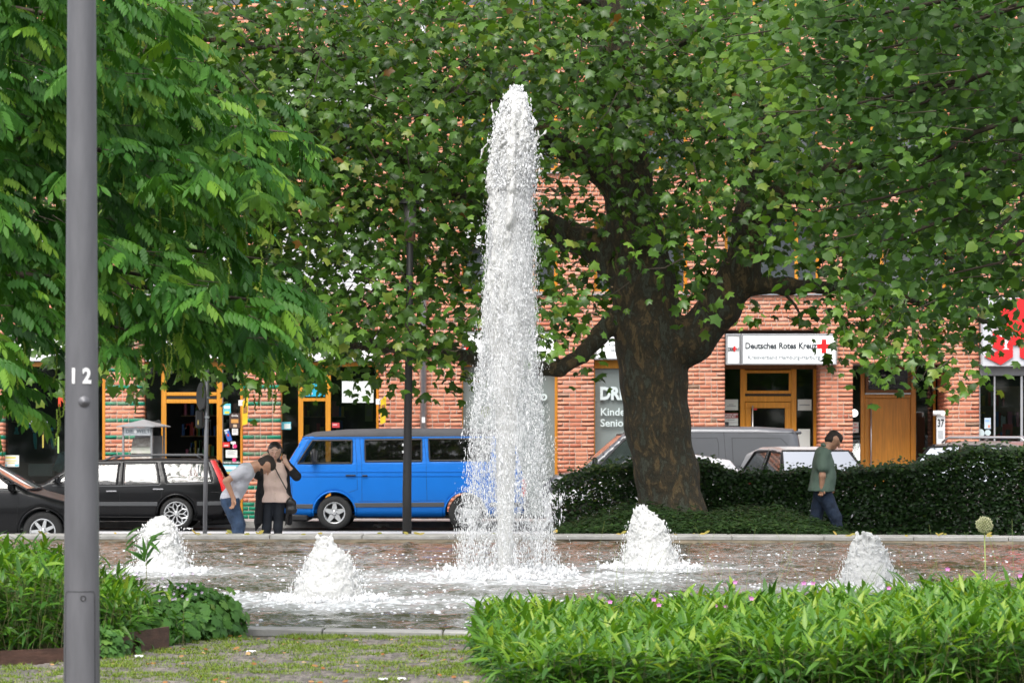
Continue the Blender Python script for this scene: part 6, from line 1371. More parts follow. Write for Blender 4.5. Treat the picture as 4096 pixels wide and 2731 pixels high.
# --- grey van behind the plane tree
p_grey = M('grey_van_paint', (.10, .103, .115), .32, metal=.2, coat=.6)
prof = [(-2.42, .3), (-2.48, .55), (-2.45, .85), (-2.25, 1.02), (-1.72, 1.13), (-.98, 1.80), (-.62, 1.90), (.4, 1.945), (1.6, 1.94), (2.24, 1.90), (2.34, 1.78), (2.44, 1.1), (2.46, .5), (2.4, .26), (1.8, .22), (-2.0, .22)]
hwz = [(.2, .86), (.45, .92), (.9, .945), (1.2, .93), (1.75, .80), (2.0, .74)]
o, HW, body = car('parked_van', 'dark grey panel van standing behind the plane trunk', (X(3225, VD)-2.46, VD+.95, STREET), 0, p_grey, prof, hwz, [(-1.55, .33), (1.45, .33)], [[(-1.45, 1.17), (-.93, 1.70), (-.45, 1.74), (-.42, 1.15)]], screen=((-1.71, 1.15), (-1.0, 1.79), .08, .14), rear=None, r=.11, arch=.06, floor=.4, seats=[(-.7, -.4), (-.7, .4)],
    lines=[[(-.36, 1.84), (-.33, 1.2), (-.33, .35)], [(.93, 1.84), (.97, 1.2), (.97, .35)], [(-.2, 1.72), (.8, 1.73), (.83, 1.6), (.83, 1.2), (-.2, 1.2), (-.2, 1.72)], [(1.08, 1.73), (2.0, 1.72), (2.12, 1.6), (2.18, 1.2), (1.1, 1.2), (1.08, 1.73)], [(-.9, 1.83), (2.25, 1.82)]], strips=[([(-1.1, .55), (1.0, .55)], .05, m_trim, 'side_moulding')])
mirrors(o, -1.5, .92, 1.22, m_black, True); MB().bbox(2.28, 2.40, -.7, .7, 1.80, 1.86, .02).build('rear_spoiler', p_grey, o); handles(o, HW, [(-.55, 1.0, .2)], m_black)
# --- small cars seen over the hedge
p_white = M('white_paint', (.72, .72, .74), .25, coat=.7); p_silver = M('silver_paint', (.55, .56, .58), .28, metal=.55, coat=.6); p_taupe = M('taupe_paint', (.30, .27, .255), .28, metal=.4, coat=.6)
hatch('parked_car', 'low white hatchback mostly hidden behind the plane trunk and hedge', (X(2600, 54.6), 55.6, STREET), 0, p_white, 3.7, 1.46, .8, 2.4)
hatch('parked_car', 'silver hatchback with a bright windscreen parked askew behind the walking man', (X(3245, 55.2), 55.8, STREET), math.radians(103), p_silver, 4.1, 1.58, .85, 2.5)
hatch('parked_car', 'taupe estate with silver roof rails parked behind the right end of the hedge', (X(3920, 55.4), 55.9, STREET), math.radians(-48), p_taupe, 4.4, 1.68, .95, 2.65, rails=True)
# ================================================================== people
m_skin = M('skin', (.64, .40, .30), .5, var=.08, vscale=10, sss=.15); m_skin2 = M('tanned_skin', (.46, .25, .16), .5, var=.08, vscale=10, sss=.15)
m_hair = M('dark_hair', (.012, .008, .007), .4, bump=.5, bscale=90, stretch=(1, 1, .15)); m_hairb = M('short_brown_hair', (.022, .014, .010), .6, bump=.6, bscale=120)
m_denim = M('blue_denim', (.035, .065, .125), .85, var=.45, vscale=9, bump=.9, bscale=14, stretch=(1, 1, .8)); m_denimd = M('dark_denim', (.012, .016, .024), .8, var=.3, vscale=7); m_shoe = M('shoe_leather', (.02, .018, .016), .5)
m_tee = M('grey_tshirt', (.58, .58, .64), .9, var=.06, vscale=6, bump=.9, bscale=9, stretch=(1, 1, 1.6), detail=3); m_blouse = M('pale_pink_blouse', (.82, .62, .54), .75, var=.05, vscale=6, bump=.8, bscale=9, stretch=(2, 1, .6)); m_cardi = M('black_knit', (.010, .010, .012), .9, bump=.3, bscale=80); m_green = M('shaded_sage_shirt', (.105, .155, .12), .8, var=.1, vscale=6, bump=1.0, bscale=9, stretch=(1.6, 1, .7)); m_leather = M('black_leather', (.012, .011, .011), .35, bump=.2, bscale=40)  # sage shirt darkened to put the plane tree's shade into its colour
m_denimw = M('shaded_denim', (.016, .028, .055), .85, var=.4, vscale=9, bump=.9, bscale=14)  # walker's denim darkened; shade under the crown is held in this colour
m_eye = M('eye_dark', (.01, .008, .007), .25); m_lip = M('lip', (.38, .10, .09), .45)
V3 = np.array
def hand(s, w, d, side, curl=.5, L=.18, r=.0088):
    """palm, four fingers with two bends and a thumb from the side of the palm. d: pointing direction, side: thumb direction"""
    d = V3(d, float); d /= np.linalg.norm(d); t = V3(side, float); t -= d*(t@d); t /= np.linalg.norm(t); n = np.cross(d, t); w = V3(w, float)
    s.cap(w, w+d*L*.2, .026, .028, .02)
    for k in (-1.1, -.35, .35, 1.1): s.cap(w+d*L*.12+t*.010*k, w+d*L*.46+t*.020*k, .015, .013, .018)
    for k, ln in zip((1.15, .4, -.4, -1.15), (.40, .46, .43, .34)):
        b = w+d*L*.46+t*.021*k; q = b
        for j, f in enumerate((.45, .32, .23)):
            a = curl*(j+.6)*.75; v = d*math.cos(a)+n*math.sin(a)+t*.06*k; e = q+v*L*ln*f*1.15; s.cap(q, e, r-.0006*j, r-.0006*(j+1), .004); q = e
    b = w+d*L*.14+t*.024; m = b+(d*.55+t*.8+n*.25)*.036; s.cap(b, m, .0135, .0105, .012); s.cap(m, m+(d*.85+t*.35+n*.35)*.036, .0105, .0085, .004)
def head(s, c, fwd, up, h=.235):
    """skull, jaw, nose, brow, lips, ears"""
    f = V3(fwd, float); f /= np.linalg.norm(f); u = V3(up, float); u -= f*(u@f); u /= np.linalg.norm(u); r = np.cross(f, u); c = V3(c, float); k = h/.235
    at = lambda a, b, e: c+(r*a+u*b+f*e)*k
    s.cap(at(0, .035, -.025), at(0, .03, .015), .078*k, .074*k, .03); s.cap(at(-.018, .02, 0), at(.018, .02, 0), .07*k, .07*k, .03)
    s.cap(at(0, -.03, .03), at(0, -.075, .055), .056*k, .034*k, .04); s.cap(at(-.028, -.05, .02), at(.028, -.05, .02), .036*k, .036*k, .03)
    s.cap(at(0, .0, .088), at(0, -.033, .112), .009*k, .013*k, .012); s.cap(at(-.035, .022, .078), at(.035, .022, .078), .011*k, .011*k, .012)
    s.cap(at(-.016, -.060, .085), at(.016, -.060, .085), .008*k, .008*k, .01)
    for q in (-1, 1):
        s.cap(at(q*.074, .012, -.012), at(q*.078, -.022, -.004), .015*k, .010*k, .006); s.ell(at(q*.031, .006, .088), (.013*k,)*3, .004, neg=False)
    return at
def feet(s, a, toe, k=1):
    a = V3(a, float); t = V3(toe, float); t /= np.linalg.norm(t); s.cap(a+V3([0, 0, -.02])-t*.03, a*V3([1, 1, 0])+V3([0, 0, .04])+t*.15, .045, .036, .03)
def cloth(s, seed, amp=.006, sc=11):
    P = s.pts(); s.F -= (amp*vnoise(P*V3([1, 1, .7]), sc, seed, 2)).astype(np.float32)
def clip(s, ax, lo=None, hi=None):
    g = [s.ax[0][:, None, None], s.ax[1][None, :, None], s.ax[2][None, None, :]][ax]
    if lo is not None: s.F = np.maximum(s.F, (lo-g)).astype(np.float32)
    if hi is not None: s.F = np.maximum(s.F, (g-hi)).astype(np.float32)
def face_bits(par, at, r=.0055, lips=True, brow=True):
    b = MB()
    for q in (-1, 1): b.lathe([(0, r*.75), (r, 0), (0, -r*.75)], 8, tuple(at(q*.031, .008, .099)))
    b.build('eyes', m_eye, par, True)
    if lips: MB().tube([tuple(at(-.02, -.059, .090)), tuple(at(0, -.060, .097)), tuple(at(.02, -.059, .090))], [.003, .006, .003], 6).build('lips', m_lip, par, True)
    if brow:
        b = MB()
        for q in (-1, 1): b.tube([tuple(at(q*.016, .030, .091)), tuple(at(q*.034, .035, .088)), tuple(at(q*.050, .029, .076))], [.0028, .0028, .0015], 5)
        b.build('eyebrows', m_hair, par, True)
def woman():
    d = FPX/284; loc = (X(1094, d), d+.25, STREET); cx = lambda z: ((860+z/3.267)-1094)/284; cz = lambda z: CZ-((1700+z/3.267)-HY)/284
    G = ((-.5, -.36, -.02), (.52, .3, 1.72)); s = SDF(*G, .008)
    at = head(s, (.005, -.05, 1.552), (.03, -1, -.18), (0, -.18, 1)); s.cap((0, .0, 1.36), (0, -.02, 1.49), .05, .046, .04)
    s.cap((-.13, .02, 1.375), (.13, .02, 1.375), .055, .055, .06); s.cap((-.07, .0, 1.25), (.07, .0, 1.25), .10, .10, .06); s.cap((-.05, .01, 1.06), (.05, .01, 1.06), .095, .095, .06); s.cap((-.075, .02, .90), (.075, .02, .90), .105, .105, .06)
    for q in (-1, 1):
        s.cap((q*.085-.02, .02, .86), (q*.08-.035, .0, .48), .08, .052, .04); s.cap((q*.08-.035, .0, .48), (q*.085-.04, .03, .09), .052, .038, .03); feet(s, (q*.085-.04, .03, .09), (q*.2, -1, 0))
    er = (cx(1060), -.12, cz(668)); wr = (cx(940), -.15, cz(520)); el = (cx(545), -.10, cz(650)); wl = (cx(590), -.14, cz(470))
    s.cap((.155, .02, 1.37), er, .045, .04, .03); s.cap(er, wr, .038, .025, .02); s.cap((-.165, .02, 1.37), el, .045, .04, .03); s.cap(el, wl, .038, .025, .02)
    hand(s, wr, (-.45, .1, .9), (-.6, -.5, -.2), .55, .17); hand(s, wl, (.5, .1, .9), (.6, -.5, -.2), .55, .17)
    p = tag(sdfobj('person', s, m_skin, None, True, loc), 'person in pink blouse and long black cardigan holding both hands to their head', 'person'); face_bits(p, at)
    s = SDF(*G, .009)
    for q in (-1, 1): s.cap((q*.085-.02, .02, .87), (q*.08-.035, .0, .48), .094, .064, .03); s.cap((q*.08-.035, .0, .48), (q*.085-.04, .03, .10), .063, .05, .03)
    s.cap((-.08, .02, .89), (.08, .02, .89), .115, .115, .04); clip(s, 2, hi=.98); cloth(s, 3, .004, 16); sdfobj('jeans', s, m_denimd, p)
    s = SDF(*G, .009); s.cap((-.10, .0, 1.36), (.10, .0, 1.36), .062, .062, .06); s.cap((-.085, -.005, 1.24), (.085, -.005, 1.24), .112, .112, .06); s.cap((-.085, -.01, 1.08), (.085, -.01, 1.08), .112, .112, .08); s.cap((-.115, -.005, .86), (.105, -.005, .86), .13, .13, .08)
    clip(s, 2, lo=cz(1012)); s.cap((0, -.16, 1.47), (0, -.12, 1.38), .07, .02, 0, neg=True); s.cap((0, .0, 1.55), (0, 0, 1.42), .07, .062, 0, neg=True); cloth(s, 5, .007, 9); bl = sdfobj('blouse', s, m_blouse, p)
    b = MB()
    for k in range(6): z = 1.30-k*.085; b.lathe([(0, -.004), (.006, -.003), (.006, 0)], 8, (.015, -.125-.004*k, z), 'y')
    b.build('buttons', M('gold_button', (.6, .45, .25), .3), bl)
    s = SDF(*G, .009); s.cap((.15, .02, 1.37), er, .068, .064, .03); s.cap(er, tuple(V3(er)+(V3(wr)-V3(er))*.38), .062, .05, .02); s.cap((-.16, .02, 1.37), el, .068, .064, .03); s.cap(el, tuple(V3(el)+(V3(wl)-V3(el))*.3), .062, .05, .02)
    s.cap((-.13, .05, 1.37), (.13, .05, 1.37), .068, .068, .05); s.cap((-.09, .09, 1.2), (.09, .09, 1.2), .09, .09, .06); s.cap((-.11, .10, .95), (.11, .10, .95), .09, .09, .06); s.cap((-.14, .10, .62), (.12, .10, .62), .06, .06, .05)
    s.cap((-.17, -.02, 1.30), (-.205, -.06, .95), .05, .06, .03, sc=(1, .8, 1)); s.cap((-.205, -.06, .95), (-.235, -.05, .55), .06, .055, .03, sc=(1, .7, 1)); s.cap((-.235, -.05, .55), (-.265, -.04, .44), .055, .012, .02); s.cap((.165, -.02, 1.28), (.185, .0, .9), .045, .05, .03); s.cap((.185, .02, .9), (.2, .04, .55), .05, .045, .03)
    cloth(s, 9, .006, 10); sdfobj('cardigan', s, m_cardi, p)
    s = SDF((-.2, -.22, 1.2), (.24, .2, 1.72), .007); s.cap(at(0, .042, -.028), at(0, .04, .0), .096, .088, .03); s.cap(at(.074, 0, -.03), (.112, -.02, 1.34), .038, .034, .03); s.cap(at(-.074, 0, -.03), (-.10, .0, 1.42), .038, .03, .03); s.cap(at(0, -.02, -.08), (0, .09, 1.30), .075, .06, .03)
    cloth(s, 2, .003, 30); s.cap(at(0, -.09, .115), at(0, .035, .125), .074, .066, 0, neg=True); sdfobj('hair', s, m_hair, p)
    s = SDF(*G, .012)
    for q in (-1, 1): feet(s, (q*.085-.04, .03, .09), (q*.2, -1, 0)); s.cap((q*.085-.04, .03, .09), (q*.085-.04, .03, .05), .052, .05, .02)
    clip(s, 2, lo=.004); sdfobj('shoes', s, m_shoe, p)
    bag = tag(empty('shoulder_bag', (loc[0]+cx(985), loc[1]-.13, cz(1170))), 'black leather shoulder bag hanging beside the pink blouse', 'bag'); h = cz(925)-cz(1170)
    s = SDF((-.12, -.1, -.2), (.12, .1, .32), .008); s.cap((-.03, 0, .07), (.03, 0, .07), .055, .06, .04); s.cap((-.02, 0, .17), (.03, 0, .16), .055, .05, .05); s.cap((0, 0, .2), (.0, 0, h-.01), .04, .015, .03); s.cap((-.06, 0, .03), (-.075, 0, -.14), .018, .012, .03); s.cap((-.05, 0, .02), (-.05, 0, -.12), .012, .01, .02); cloth(s, 4, .006, 14); sdfobj('pouch', s, m_leather, bag)
    MB().tube([(-.01, 0, h-.01), (-.09, -.02, h+.14), (-.19, -.04, h+.33), (-.235, .0, h+.42), (-.26, .08, h+.45)], .008, 6).build('strap', m_leather, bag, True)
def bending():
    d = FPX/284; loc = (X(961, d), d-.25, STREET); cx = lambda z: ((860+z/3.267)-961)/284; cz = lambda z: CZ-((1700+z/3.267)-HY)/284
    G = ((-.42, -.36, -.02), (.62, .36, 1.52)); s = SDF(*G, .008)
    at = head(s, (cx(690), -.02, cz(525)), (.42, -.12, -.9), (.9, 0, .42), .25); nb = (cx(530), 0, cz(540)); s.cap(nb, at(0, -.01, -.04), .068, .064, .05)
    hip = V3((cx(225), 0, cz(985))); mid = V3((cx(320), 0, cz(770))); ch = V3((cx(420), 0, cz(610)))
    for c, h, r in ((hip, .07, .115), (mid, .08, .11), (ch, .12, .11)): s.cap(c+V3((0, -h, 0)), c+V3((0, h, 0)), r, r, .06)
    s.cap(hip, mid, .12, .11, .05); s.cap(mid, ch, .11, .11, .05); s.cap(ch, nb, .10, .06, .05)
    sh = (cx(405), -.20, cz(580)); e = (cx(190), -.27, cz(722)); w = (cx(283), -.24, cz(950)); s.cap(sh, e, .056, .045, .03); s.cap(e, w, .046, .030, .02); hand(s, w, (-.05, .1, -1), (.7, -.6, 0), .9, .18)
    sh2 = (cx(430), .20, cz(580)); e2 = (cx(250), .25, cz(760)); w2 = (cx(285), .2, cz(930)); s.cap(sh2, e2, .056, .045, .03); s.cap(e2, w2, .046, .03, .02); hand(s, w2, (-.1, 0, -1), (.7, .6, 0), .9, .18)
    for q in (-1, 1): s.cap((hip[0], q*.09, hip[2]-.03), (cx(325), q*.10, .52), .095, .06, .04); s.cap((cx(325), q*.10, .52), (cx(290), q*.10, .09), .058, .042, .03); feet(s, (cx(290), q*.10, .09), (1, q*.15, 0))
    p = tag(sdfobj('person', s, m_skin2, None, True, loc), 'person in grey t-shirt and jeans bending forward beside the woman in black', 'person') ; p['label'] = 'person in grey t-shirt and blue jeans bending far forward with head down'; face_bits(p, at)
    s = SDF(*G, .009)
    for c, h, r in ((hip+V3((-.005, 0, .04)), .075, .132), (mid, .08, .125), (ch, .125, .122)): s.cap(c+V3((0, -h, 0)), c+V3((0, h, 0)), r, r, .06)
    s.cap(hip, mid, .13, .125, .05); s.cap(mid, ch, .125, .122, .05); s.cap(ch, tuple(V3(nb)*.8+ch*.2), .11, .07, .05); s.cap(sh, tuple(V3(sh)+(V3(e)-V3(sh))*.5), .078, .076, .03); s.cap(sh2, tuple(V3(sh2)+(V3(e2)-V3(sh2))*.5), .078, .076, .03)
    clip(s, 2, lo=cz(965)); cloth(s, 6, .011, 9); sdfobj('t_shirt', s, m_tee, p)
    s = SDF(*G, .009)
    for q in (-1, 1): s.cap((hip[0], q*.085, hip[2]-.02), (cx(325), q*.10, .52), .125, .088, .04); s.cap((cx(325), q*.10, .52), (cx(300), q*.10, .10), .086, .07, .03)
    s.cap(hip+V3((0, -.07, .03)), hip+V3((0, .07, .03)), .126, .126, .05); clip(s, 2, hi=cz(945)); cloth(s, 7, .014, 9); sdfobj('jeans', s, m_denim, p)
    s = SDF((.1, -.2, 1.1), (.62, .2, 1.56), .007); s.cap(at(0, .046, -.034), at(0, .052, .022), .090, .080, .03); s.cap(at(0, -.03, -.062), at(0, .03, -.05), .068, .078, .03); s.cap(at(-.045, -.02, -.03), at(.045, -.02, -.03), .046, .046, .03); cloth(s, 8, .003, 40); sdfobj('hair', s, m_hairb, p)
    s = SDF((.1, -.2, 1.05), (.62, .2, 1.56), .007); s.cap(at(-.03, -.054, .020), at(.03, -.054, .020), .040, .040, .03); s.cap(at(0, -.06, .035), at(0, -.078, .054), .043, .037, .03); s.cap(at(0, -.01, .10), at(0, .03, .10), .055, .055, 0, neg=True); sdfobj('beard', s, m_hairb, p)
    s = SDF(*G, .012)
    for q in (-1, 1): feet(s, (cx(290), q*.10, .09), (1, q*.15, 0)); s.cap((cx(290), q*.1, .10), (cx(290), q*.1, .05), .055, .055, .02)
    clip(s, 2, lo=.004); sdfobj('shoes', s, m_shoe, p)
def walker():
    S = 275.; d = FPX/S; loc = (X(3288, d), d, .10); cx = lambda z: ((3150+z/3.563)-3288)/S; cz = lambda z: CZ-.10-((1680+z/3.563)-HY)/S
    G = ((-.55, -.44, -.02), (.5, .44, 1.80)); s = SDF(*G, .008)
    at = head(s, (cx(662), 0, cz(290)), (.80, -.12, -.62), (.6, 0, .8), .25); nb = (cx(555), 0, cz(395)); s.cap(nb, at(0, -.02, -.03), .064, .06, .04)
    for x, z, h, r in ((.0, cz(490), .15, .09), (.03, cz(640), .12, .125), (.03, cz(830), .09, .14), (.0, cz(1000), .08, .12)): s.cap((x, -h, z), (x, h, z), r, r, .07)
    s.cap((0, 0, cz(480)), nb, .08, .06, .05)
    sh = (cx(490), -.215, cz(500)); e = (cx(470), -.27, cz(790)); w = (cx(462), -.25, cz(965)); s.cap(sh, e, .058, .048, .03); s.cap(e, w, .047, .033, .02); hand(s, w, (-.05, .05, -1), (.8, -.5, 0), 1.5, .17)
    sh2 = (cx(490), .215, cz(500)); e2 = (cx(520), .27, cz(790)); w2 = (cx(600), .24, cz(940)); s.cap(sh2, e2, .058, .048, .03); s.cap(e2, w2, .047, .033, .02); hand(s, w2, (.3, 0, -.9), (.6, .6, 0), 1.2, .17)
    kf = (.185, -.09, .49); af = (.26, -.09, .10); kr = (-.08, .09, .48); ar = (-.36, .09, .17)
    s.cap((0, -.09, .88), kf, .095, .062, .04); s.cap(kf, af, .06, .042, .03); feet(s, af, (1, -.05, .1)); s.cap((0, .09, .88), kr, .095, .062, .04); s.cap(kr, ar, .06, .042, .03); s.cap(ar, (-.27, .09, .03), .045, .03, .03)
    p = tag(sdfobj('person', s, m_skin2, None, True, loc), 'person in loose sage green shirt walking past the hedge with head bowed', 'person'); face_bits(p, at, lips=False)
    s = SDF(*G, .009)
    for x, z, h, r in ((.005, cz(490), .155, .105), (.02, cz(640), .125, .15), (.02, cz(820), .10, .172), (-.01, cz(1000), .09, .19)): s.cap((x, -h, z), (x, h, z), r, r, .08)
    s.cap((0, 0, cz(470)), tuple(V3(nb)*.85), .09, .075, .05); s.cap(sh, (cx(480), -.25, cz(675)), .085, .092, .03); s.cap(sh2, (cx(500), .25, cz(675)), .085, .092, .03); clip(s, 2, lo=cz(1010)); cloth(s, 12, .016, 8)
    sf = sdfobj('shirt', s, m_green, p)
    s = SDF((-.1, -.2, 1.3), (.3, .2, 1.75), .008); s.cap((cx(505), -.055, cz(350)), (cx(610), -.05, cz(445)), .026, .018, .02); s.cap((cx(505), .055, cz(350)), (cx(610), .05, cz(445)), .026, .018, .02); s.cap((cx(505), -.05, cz(350)), (cx(505), .05, cz(350)), .026, .026, .02); sdfobj('collar', s, m_green, sf)
    s = SDF(*G, .009); s.cap((0, -.085, .88), kf, .125, .088, .04); s.cap(kf, (af[0], af[1], .14), .085, .07, .03); s.cap((0, .085, .88), kr, .125, .088, .04); s.cap(kr, (ar[0]+.03, ar[1], .2), .085, .07, .03); s.cap((0, -.07, .96), (0, .07, .96), .13, .13, .05); cloth(s, 14, .013, 9); sdfobj('jeans', s, m_denimw, p)
    s = SDF((-.1, -.2, 1.4), (.4, .2, 1.8), .007); s.cap(at(0, .048, -.036), at(0, .055, .02), .089, .080, .03); s.cap(at(0, -.03, -.062), at(0, .03, -.05), .066, .076, .03); s.cap(at(-.045, -.015, -.028), at(.045, -.015, -.028), .046, .046, .03); cloth(s, 8, .003, 40); sdfobj('hair', s, m_hairb, p)
    s = SDF(*G, .012); feet(s, af, (1, -.05, .1)); s.cap(ar, (-.27, .09, .03), .055, .04, .03); sdfobj('shoes', s, m_shoe, p)
woman(); bending(); walker()
# ================================================================== fountain water
OCT = (np.array([(1, 0, 0), (-.5, .866, 0), (-.5, -.866, 0), (0, 0, 1), (0, 0, -1)], float), np.array([(0, 1, 3), (1, 2, 3), (2, 0, 3), (1, 0, 4), (2, 1, 4), (0, 2, 4)]))
def dropmat():
    m, nt, out = newmat('water_spray')
    d = N(nt, 'ShaderNodeBsdfPrincipled'); d.inputs['Base Color'].default_value = (.96, .965, .97, 1); d.inputs['Roughness'].default_value = .25
    t = N(nt, 'ShaderNodeBsdfTranslucent'); t.inputs[0].default_value = (.97, .975, .98, 1); x = N(nt, 'ShaderNodeMixShader'); x.inputs[0].default_value = .5
    nt.links.new(d.outputs[0], x.inputs[1]); nt.links.new(t.outputs[0], x.inputs[2]); nt.links.new(x.outputs[0], out.inputs[0]); return m
m_spray = dropmat()
def drops(name, pos, rad, par, stretch=1.6):
    n = len(pos); sz = np.c_[rad, rad, rad*RNG.uniform(1.0, stretch*1.3, n)]
    V, F, r = scatter(OCT[0], OCT[1], pos, np.tile(np.eye(3), (n, 1, 1)), sz, RNG.random(n)); return tag(link(name, npmesh(name, V, F, m_spray, True), par), kind='stuff')
def column():
    base = Vector((COLX, COLY, WATER)); S = FPX/COLY; o = tag(empty('fountain_jet', base), 'tall white central water column of the fountain with falling spray', 'water jet'); H = lambda py: Z(py, COLY)-WATER
    top = H(357); MB().lathe([(.09, -.2), (.09, .0), (.075, .03), (.05, .03), (.05, -.1)], 16).build('nozzle', M('nozzle_bronze', (.16, .10, .06), .5, metal=.6), o, True)
    # rising core and the dense head of the plume
    zs = np.array([H(p) for p in (2330, 2200, 1900, 1600, 1400, 1250, 1100, 950, 800, 650, 560, 480, 420, 385, 362)]); rs = np.array([.068, .076, .090, .112, .150, .180, .192, .200, .202, .205, .195, .165, .125, .10, .055]); cs = np.array([0, .005, .01, .02, .025, .03, .04, .045, .06, .085, .09, .095, .105, .11, .115])
    n, m = 96, 420; z = np.linspace(.01, top, m); r = np.interp(z, zs, rs); c = np.interp(z, zs, cs); th = np.linspace(0, 2*np.pi, n, endpoint=False)
    Tt, Zz = np.meshgrid(th, z, indexing='ij'); P = np.stack([np.cos(Tt)*r*6, np.sin(Tt)*r*6, Zz*1.5], -1)
    amp = np.interp(z, zs, [.06, .07, .08, .14, .3, .45, .5, .48, .42, .40, .42, .42, .35, .25, .3]); R = r*(1+amp*(1.35*vnoise(P, 1.0, 3, 3)+.6*vnoise(P*V3([1, 1, .35]), 3.6, 6, 2)+.35*vnoise(P*V3([1, 1, 1.5]), 7.5, 16, 2)))
    V = np.stack([c+np.cos(Tt)*R, np.sin(Tt)*R, Zz+.05*vnoise(P, 2.2, 9)*(Zz > top-1)], -1); i = np.arange(n)[:, None]*m+np.arange(m-1)[None]; j = ((np.arange(n)+1) % n)[:, None]*m+np.arange(m-1)[None]
    F = np.stack([i, j, j+1, i+1], -1).reshape(-1, 4); link('core', npmesh('core', V.reshape(-1, 3), F, m_froth, True), o)
    cap = V[:, -1].mean(0)
    # splashes leaping off the head
    s = SDF((-.45, -.35, H(760)), (.6, .35, top+.12), .012)
    for k in range(70):
        zz = random.uniform(H(720), top-.1); rr_ = np.interp(zz, zs, rs); a = random.uniform(0, 6.283); cc = np.interp(zz, zs, cs); p = V3((cc+math.cos(a)*rr_*.95, math.sin(a)*rr_*.95, zz)); d = V3((math.cos(a), math.sin(a), random.uniform(-.9, .9)))*random.uniform(.01, .06); s.cap(p, p+d, random.uniform(.010, .022), random.uniform(.004, .008), .015)
    for pts in ([(.28, H(600)), (.34, H(545)), (.33, H(520))], [(.30, H(560)), (.40, H(535)), (.42, H(520))], [(-.10, H(470)), (-.13, H(430)), (-.125, H(400))], [(-.14, H(560)), (-.22, H(600)), (-.24, H(640))], [(.10, top-.05), (.115, top), (.11, top+.05)], [(.1, H(420)), (.14, H(390)), (.15, H(372))], [(.3, H(640)), (.36, H(620)), (.39, H(640))]):
        for a, b in zip(pts, pts[1:]): s.cap((a[0], random.uniform(-.05, .0), a[1]), (b[0], -.03, b[1]), .014, .007, .012)
    Pp = s.pts(); s.F -= (.008*vnoise(Pp, 22, 5, 2)).astype(np.float32); tag(sdfobj('splashes', s, m_froth, o), kind='stuff')
    k = 3600; zz = RNG.uniform(H(760), top+.03, k); rr = np.interp(zz, zs, rs)*(.93+np.abs(RNG.normal(0, .17, k))); a = RNG.uniform(0, 2*np.pi, k); drops('head_drops', np.c_[np.interp(zz, zs, cs)+np.cos(a)*rr, np.sin(a)*rr, zz], RNG.gamma(2.0, .0026, k)+.0022, o, 1.6)
    # falling spray: streaks of drops that widen towards the basin
    zk = np.array([H(p) for p in (2320, 2150, 1900, 1600, 1350, 1100, 850, 600)]); mx = np.array([.54, .48, .41, .345, .29, .25, .225, .205])
    k = 8000; u = RNG.random(k)**1.05; zc = u*H(640); Rm = np.interp(zc, zk, mx); q = np.sqrt(RNG.random(k)); q = np.where(RNG.random(k) < .30, q*1.0, .55+.45*q); q = np.where(RNG.random(k) < .16, q*RNG.uniform(1.05, 1.38, k), q); a = RNG.uniform(0, 2*np.pi, k); cc = np.interp(zc, zs, cs)+.015; ctr = np.c_[cc+np.cos(a)*Rm*q, np.sin(a)*Rm*q, zc]
    per = RNG.integers(3, 13, k); idx = np.repeat(np.arange(k), per); n = len(idx); pos = ctr[idx]+RNG.normal(0, 1, (n, 3))*np.array([.012, .012, .075]); pos[:, 2] = np.abs(pos[:, 2])
    rad = np.repeat(RNG.gamma(2.2, .0010, k), per)*RNG.uniform(.4, 1.2, n)+.0015; drops('spray', pos, rad, o, 4.5)
    # thin veils of falling water between the drops
    vm, nt, out = newmat('water_veil'); tc = N(nt, 'ShaderNodeTexCoord'); mp = N(nt, 'ShaderNodeMapping'); mp.inputs['Scale'].default_value = (1, 1, .16); nt.links.new(tc.outputs['Object'], mp.inputs[0])
    n1 = N(nt, 'ShaderNodeTexNoise', Scale=42.0, Detail=7.0, Roughness=.72, Distortion=.6); nt.links.new(mp.outputs[0], n1.inputs['Vector']); n2 = N(nt, 'ShaderNodeTexNoise', Scale=5.0, Detail=4.0); nt.links.new(tc.outputs['Object'], n2.inputs['Vector'])
    sz = N(nt, 'ShaderNodeSeparateXYZ'); nt.links.new(tc.outputs['Object'], sz.inputs[0]); hr = N(nt, 'ShaderNodeMapRange'); hr.inputs['From Max'].default_value = H(700); hr.inputs['To Min'].default_value = -.13; hr.inputs['To Max'].default_value = .17; nt.links.new(sz.outputs[2], hr.inputs[0])
    a1 = N(nt, 'ShaderNodeMath', operation='MULTIPLY_ADD'); a1.inputs[1].default_value = .45; nt.links.new(n2.outputs['Fac'], a1.inputs[0]); nt.links.new(n1.outputs['Fac'], a1.inputs[2]); a2 = N(nt, 'ShaderNodeMath', operation='ADD'); nt.links.new(a1.outputs[0], a2.inputs[0]); nt.links.new(hr.outputs[0], a2.inputs[1])
    mr = N(nt, 'ShaderNodeMapRange'); mr.inputs['From Min'].default_value = .70; mr.inputs['From Max'].default_value = .98; mr.inputs['To Max'].default_value = .85; nt.links.new(a2.outputs[0], mr.inputs[0])
    t1 = N(nt, 'ShaderNodeBsdfTransparent'); d1 = N(nt, 'ShaderNodeBsdfDiffuse'); d1.inputs[0].default_value = (.92, .93, .94, 1); l1 = N(nt, 'ShaderNodeBsdfTranslucent'); l1.inputs[0].default_value = (.92, .93, .94, 1)
    x1 = N(nt, 'ShaderNodeMixShader'); x1.inputs[0].default_value = .5; nt.links.new(d1.outputs[0], x1.inputs[1]); nt.links.new(l1.outputs[0], x1.inputs[2]); x2 = N(nt, 'ShaderNodeMixShader'); nt.links.new(mr.outputs[0], x2.inputs[0]); nt.links.new(t1.outputs[0], x2.inputs[1]); nt.links.new(x1.outputs[0], x2.inputs[2]); nt.links.new(x2.outputs[0], out.inputs[0])
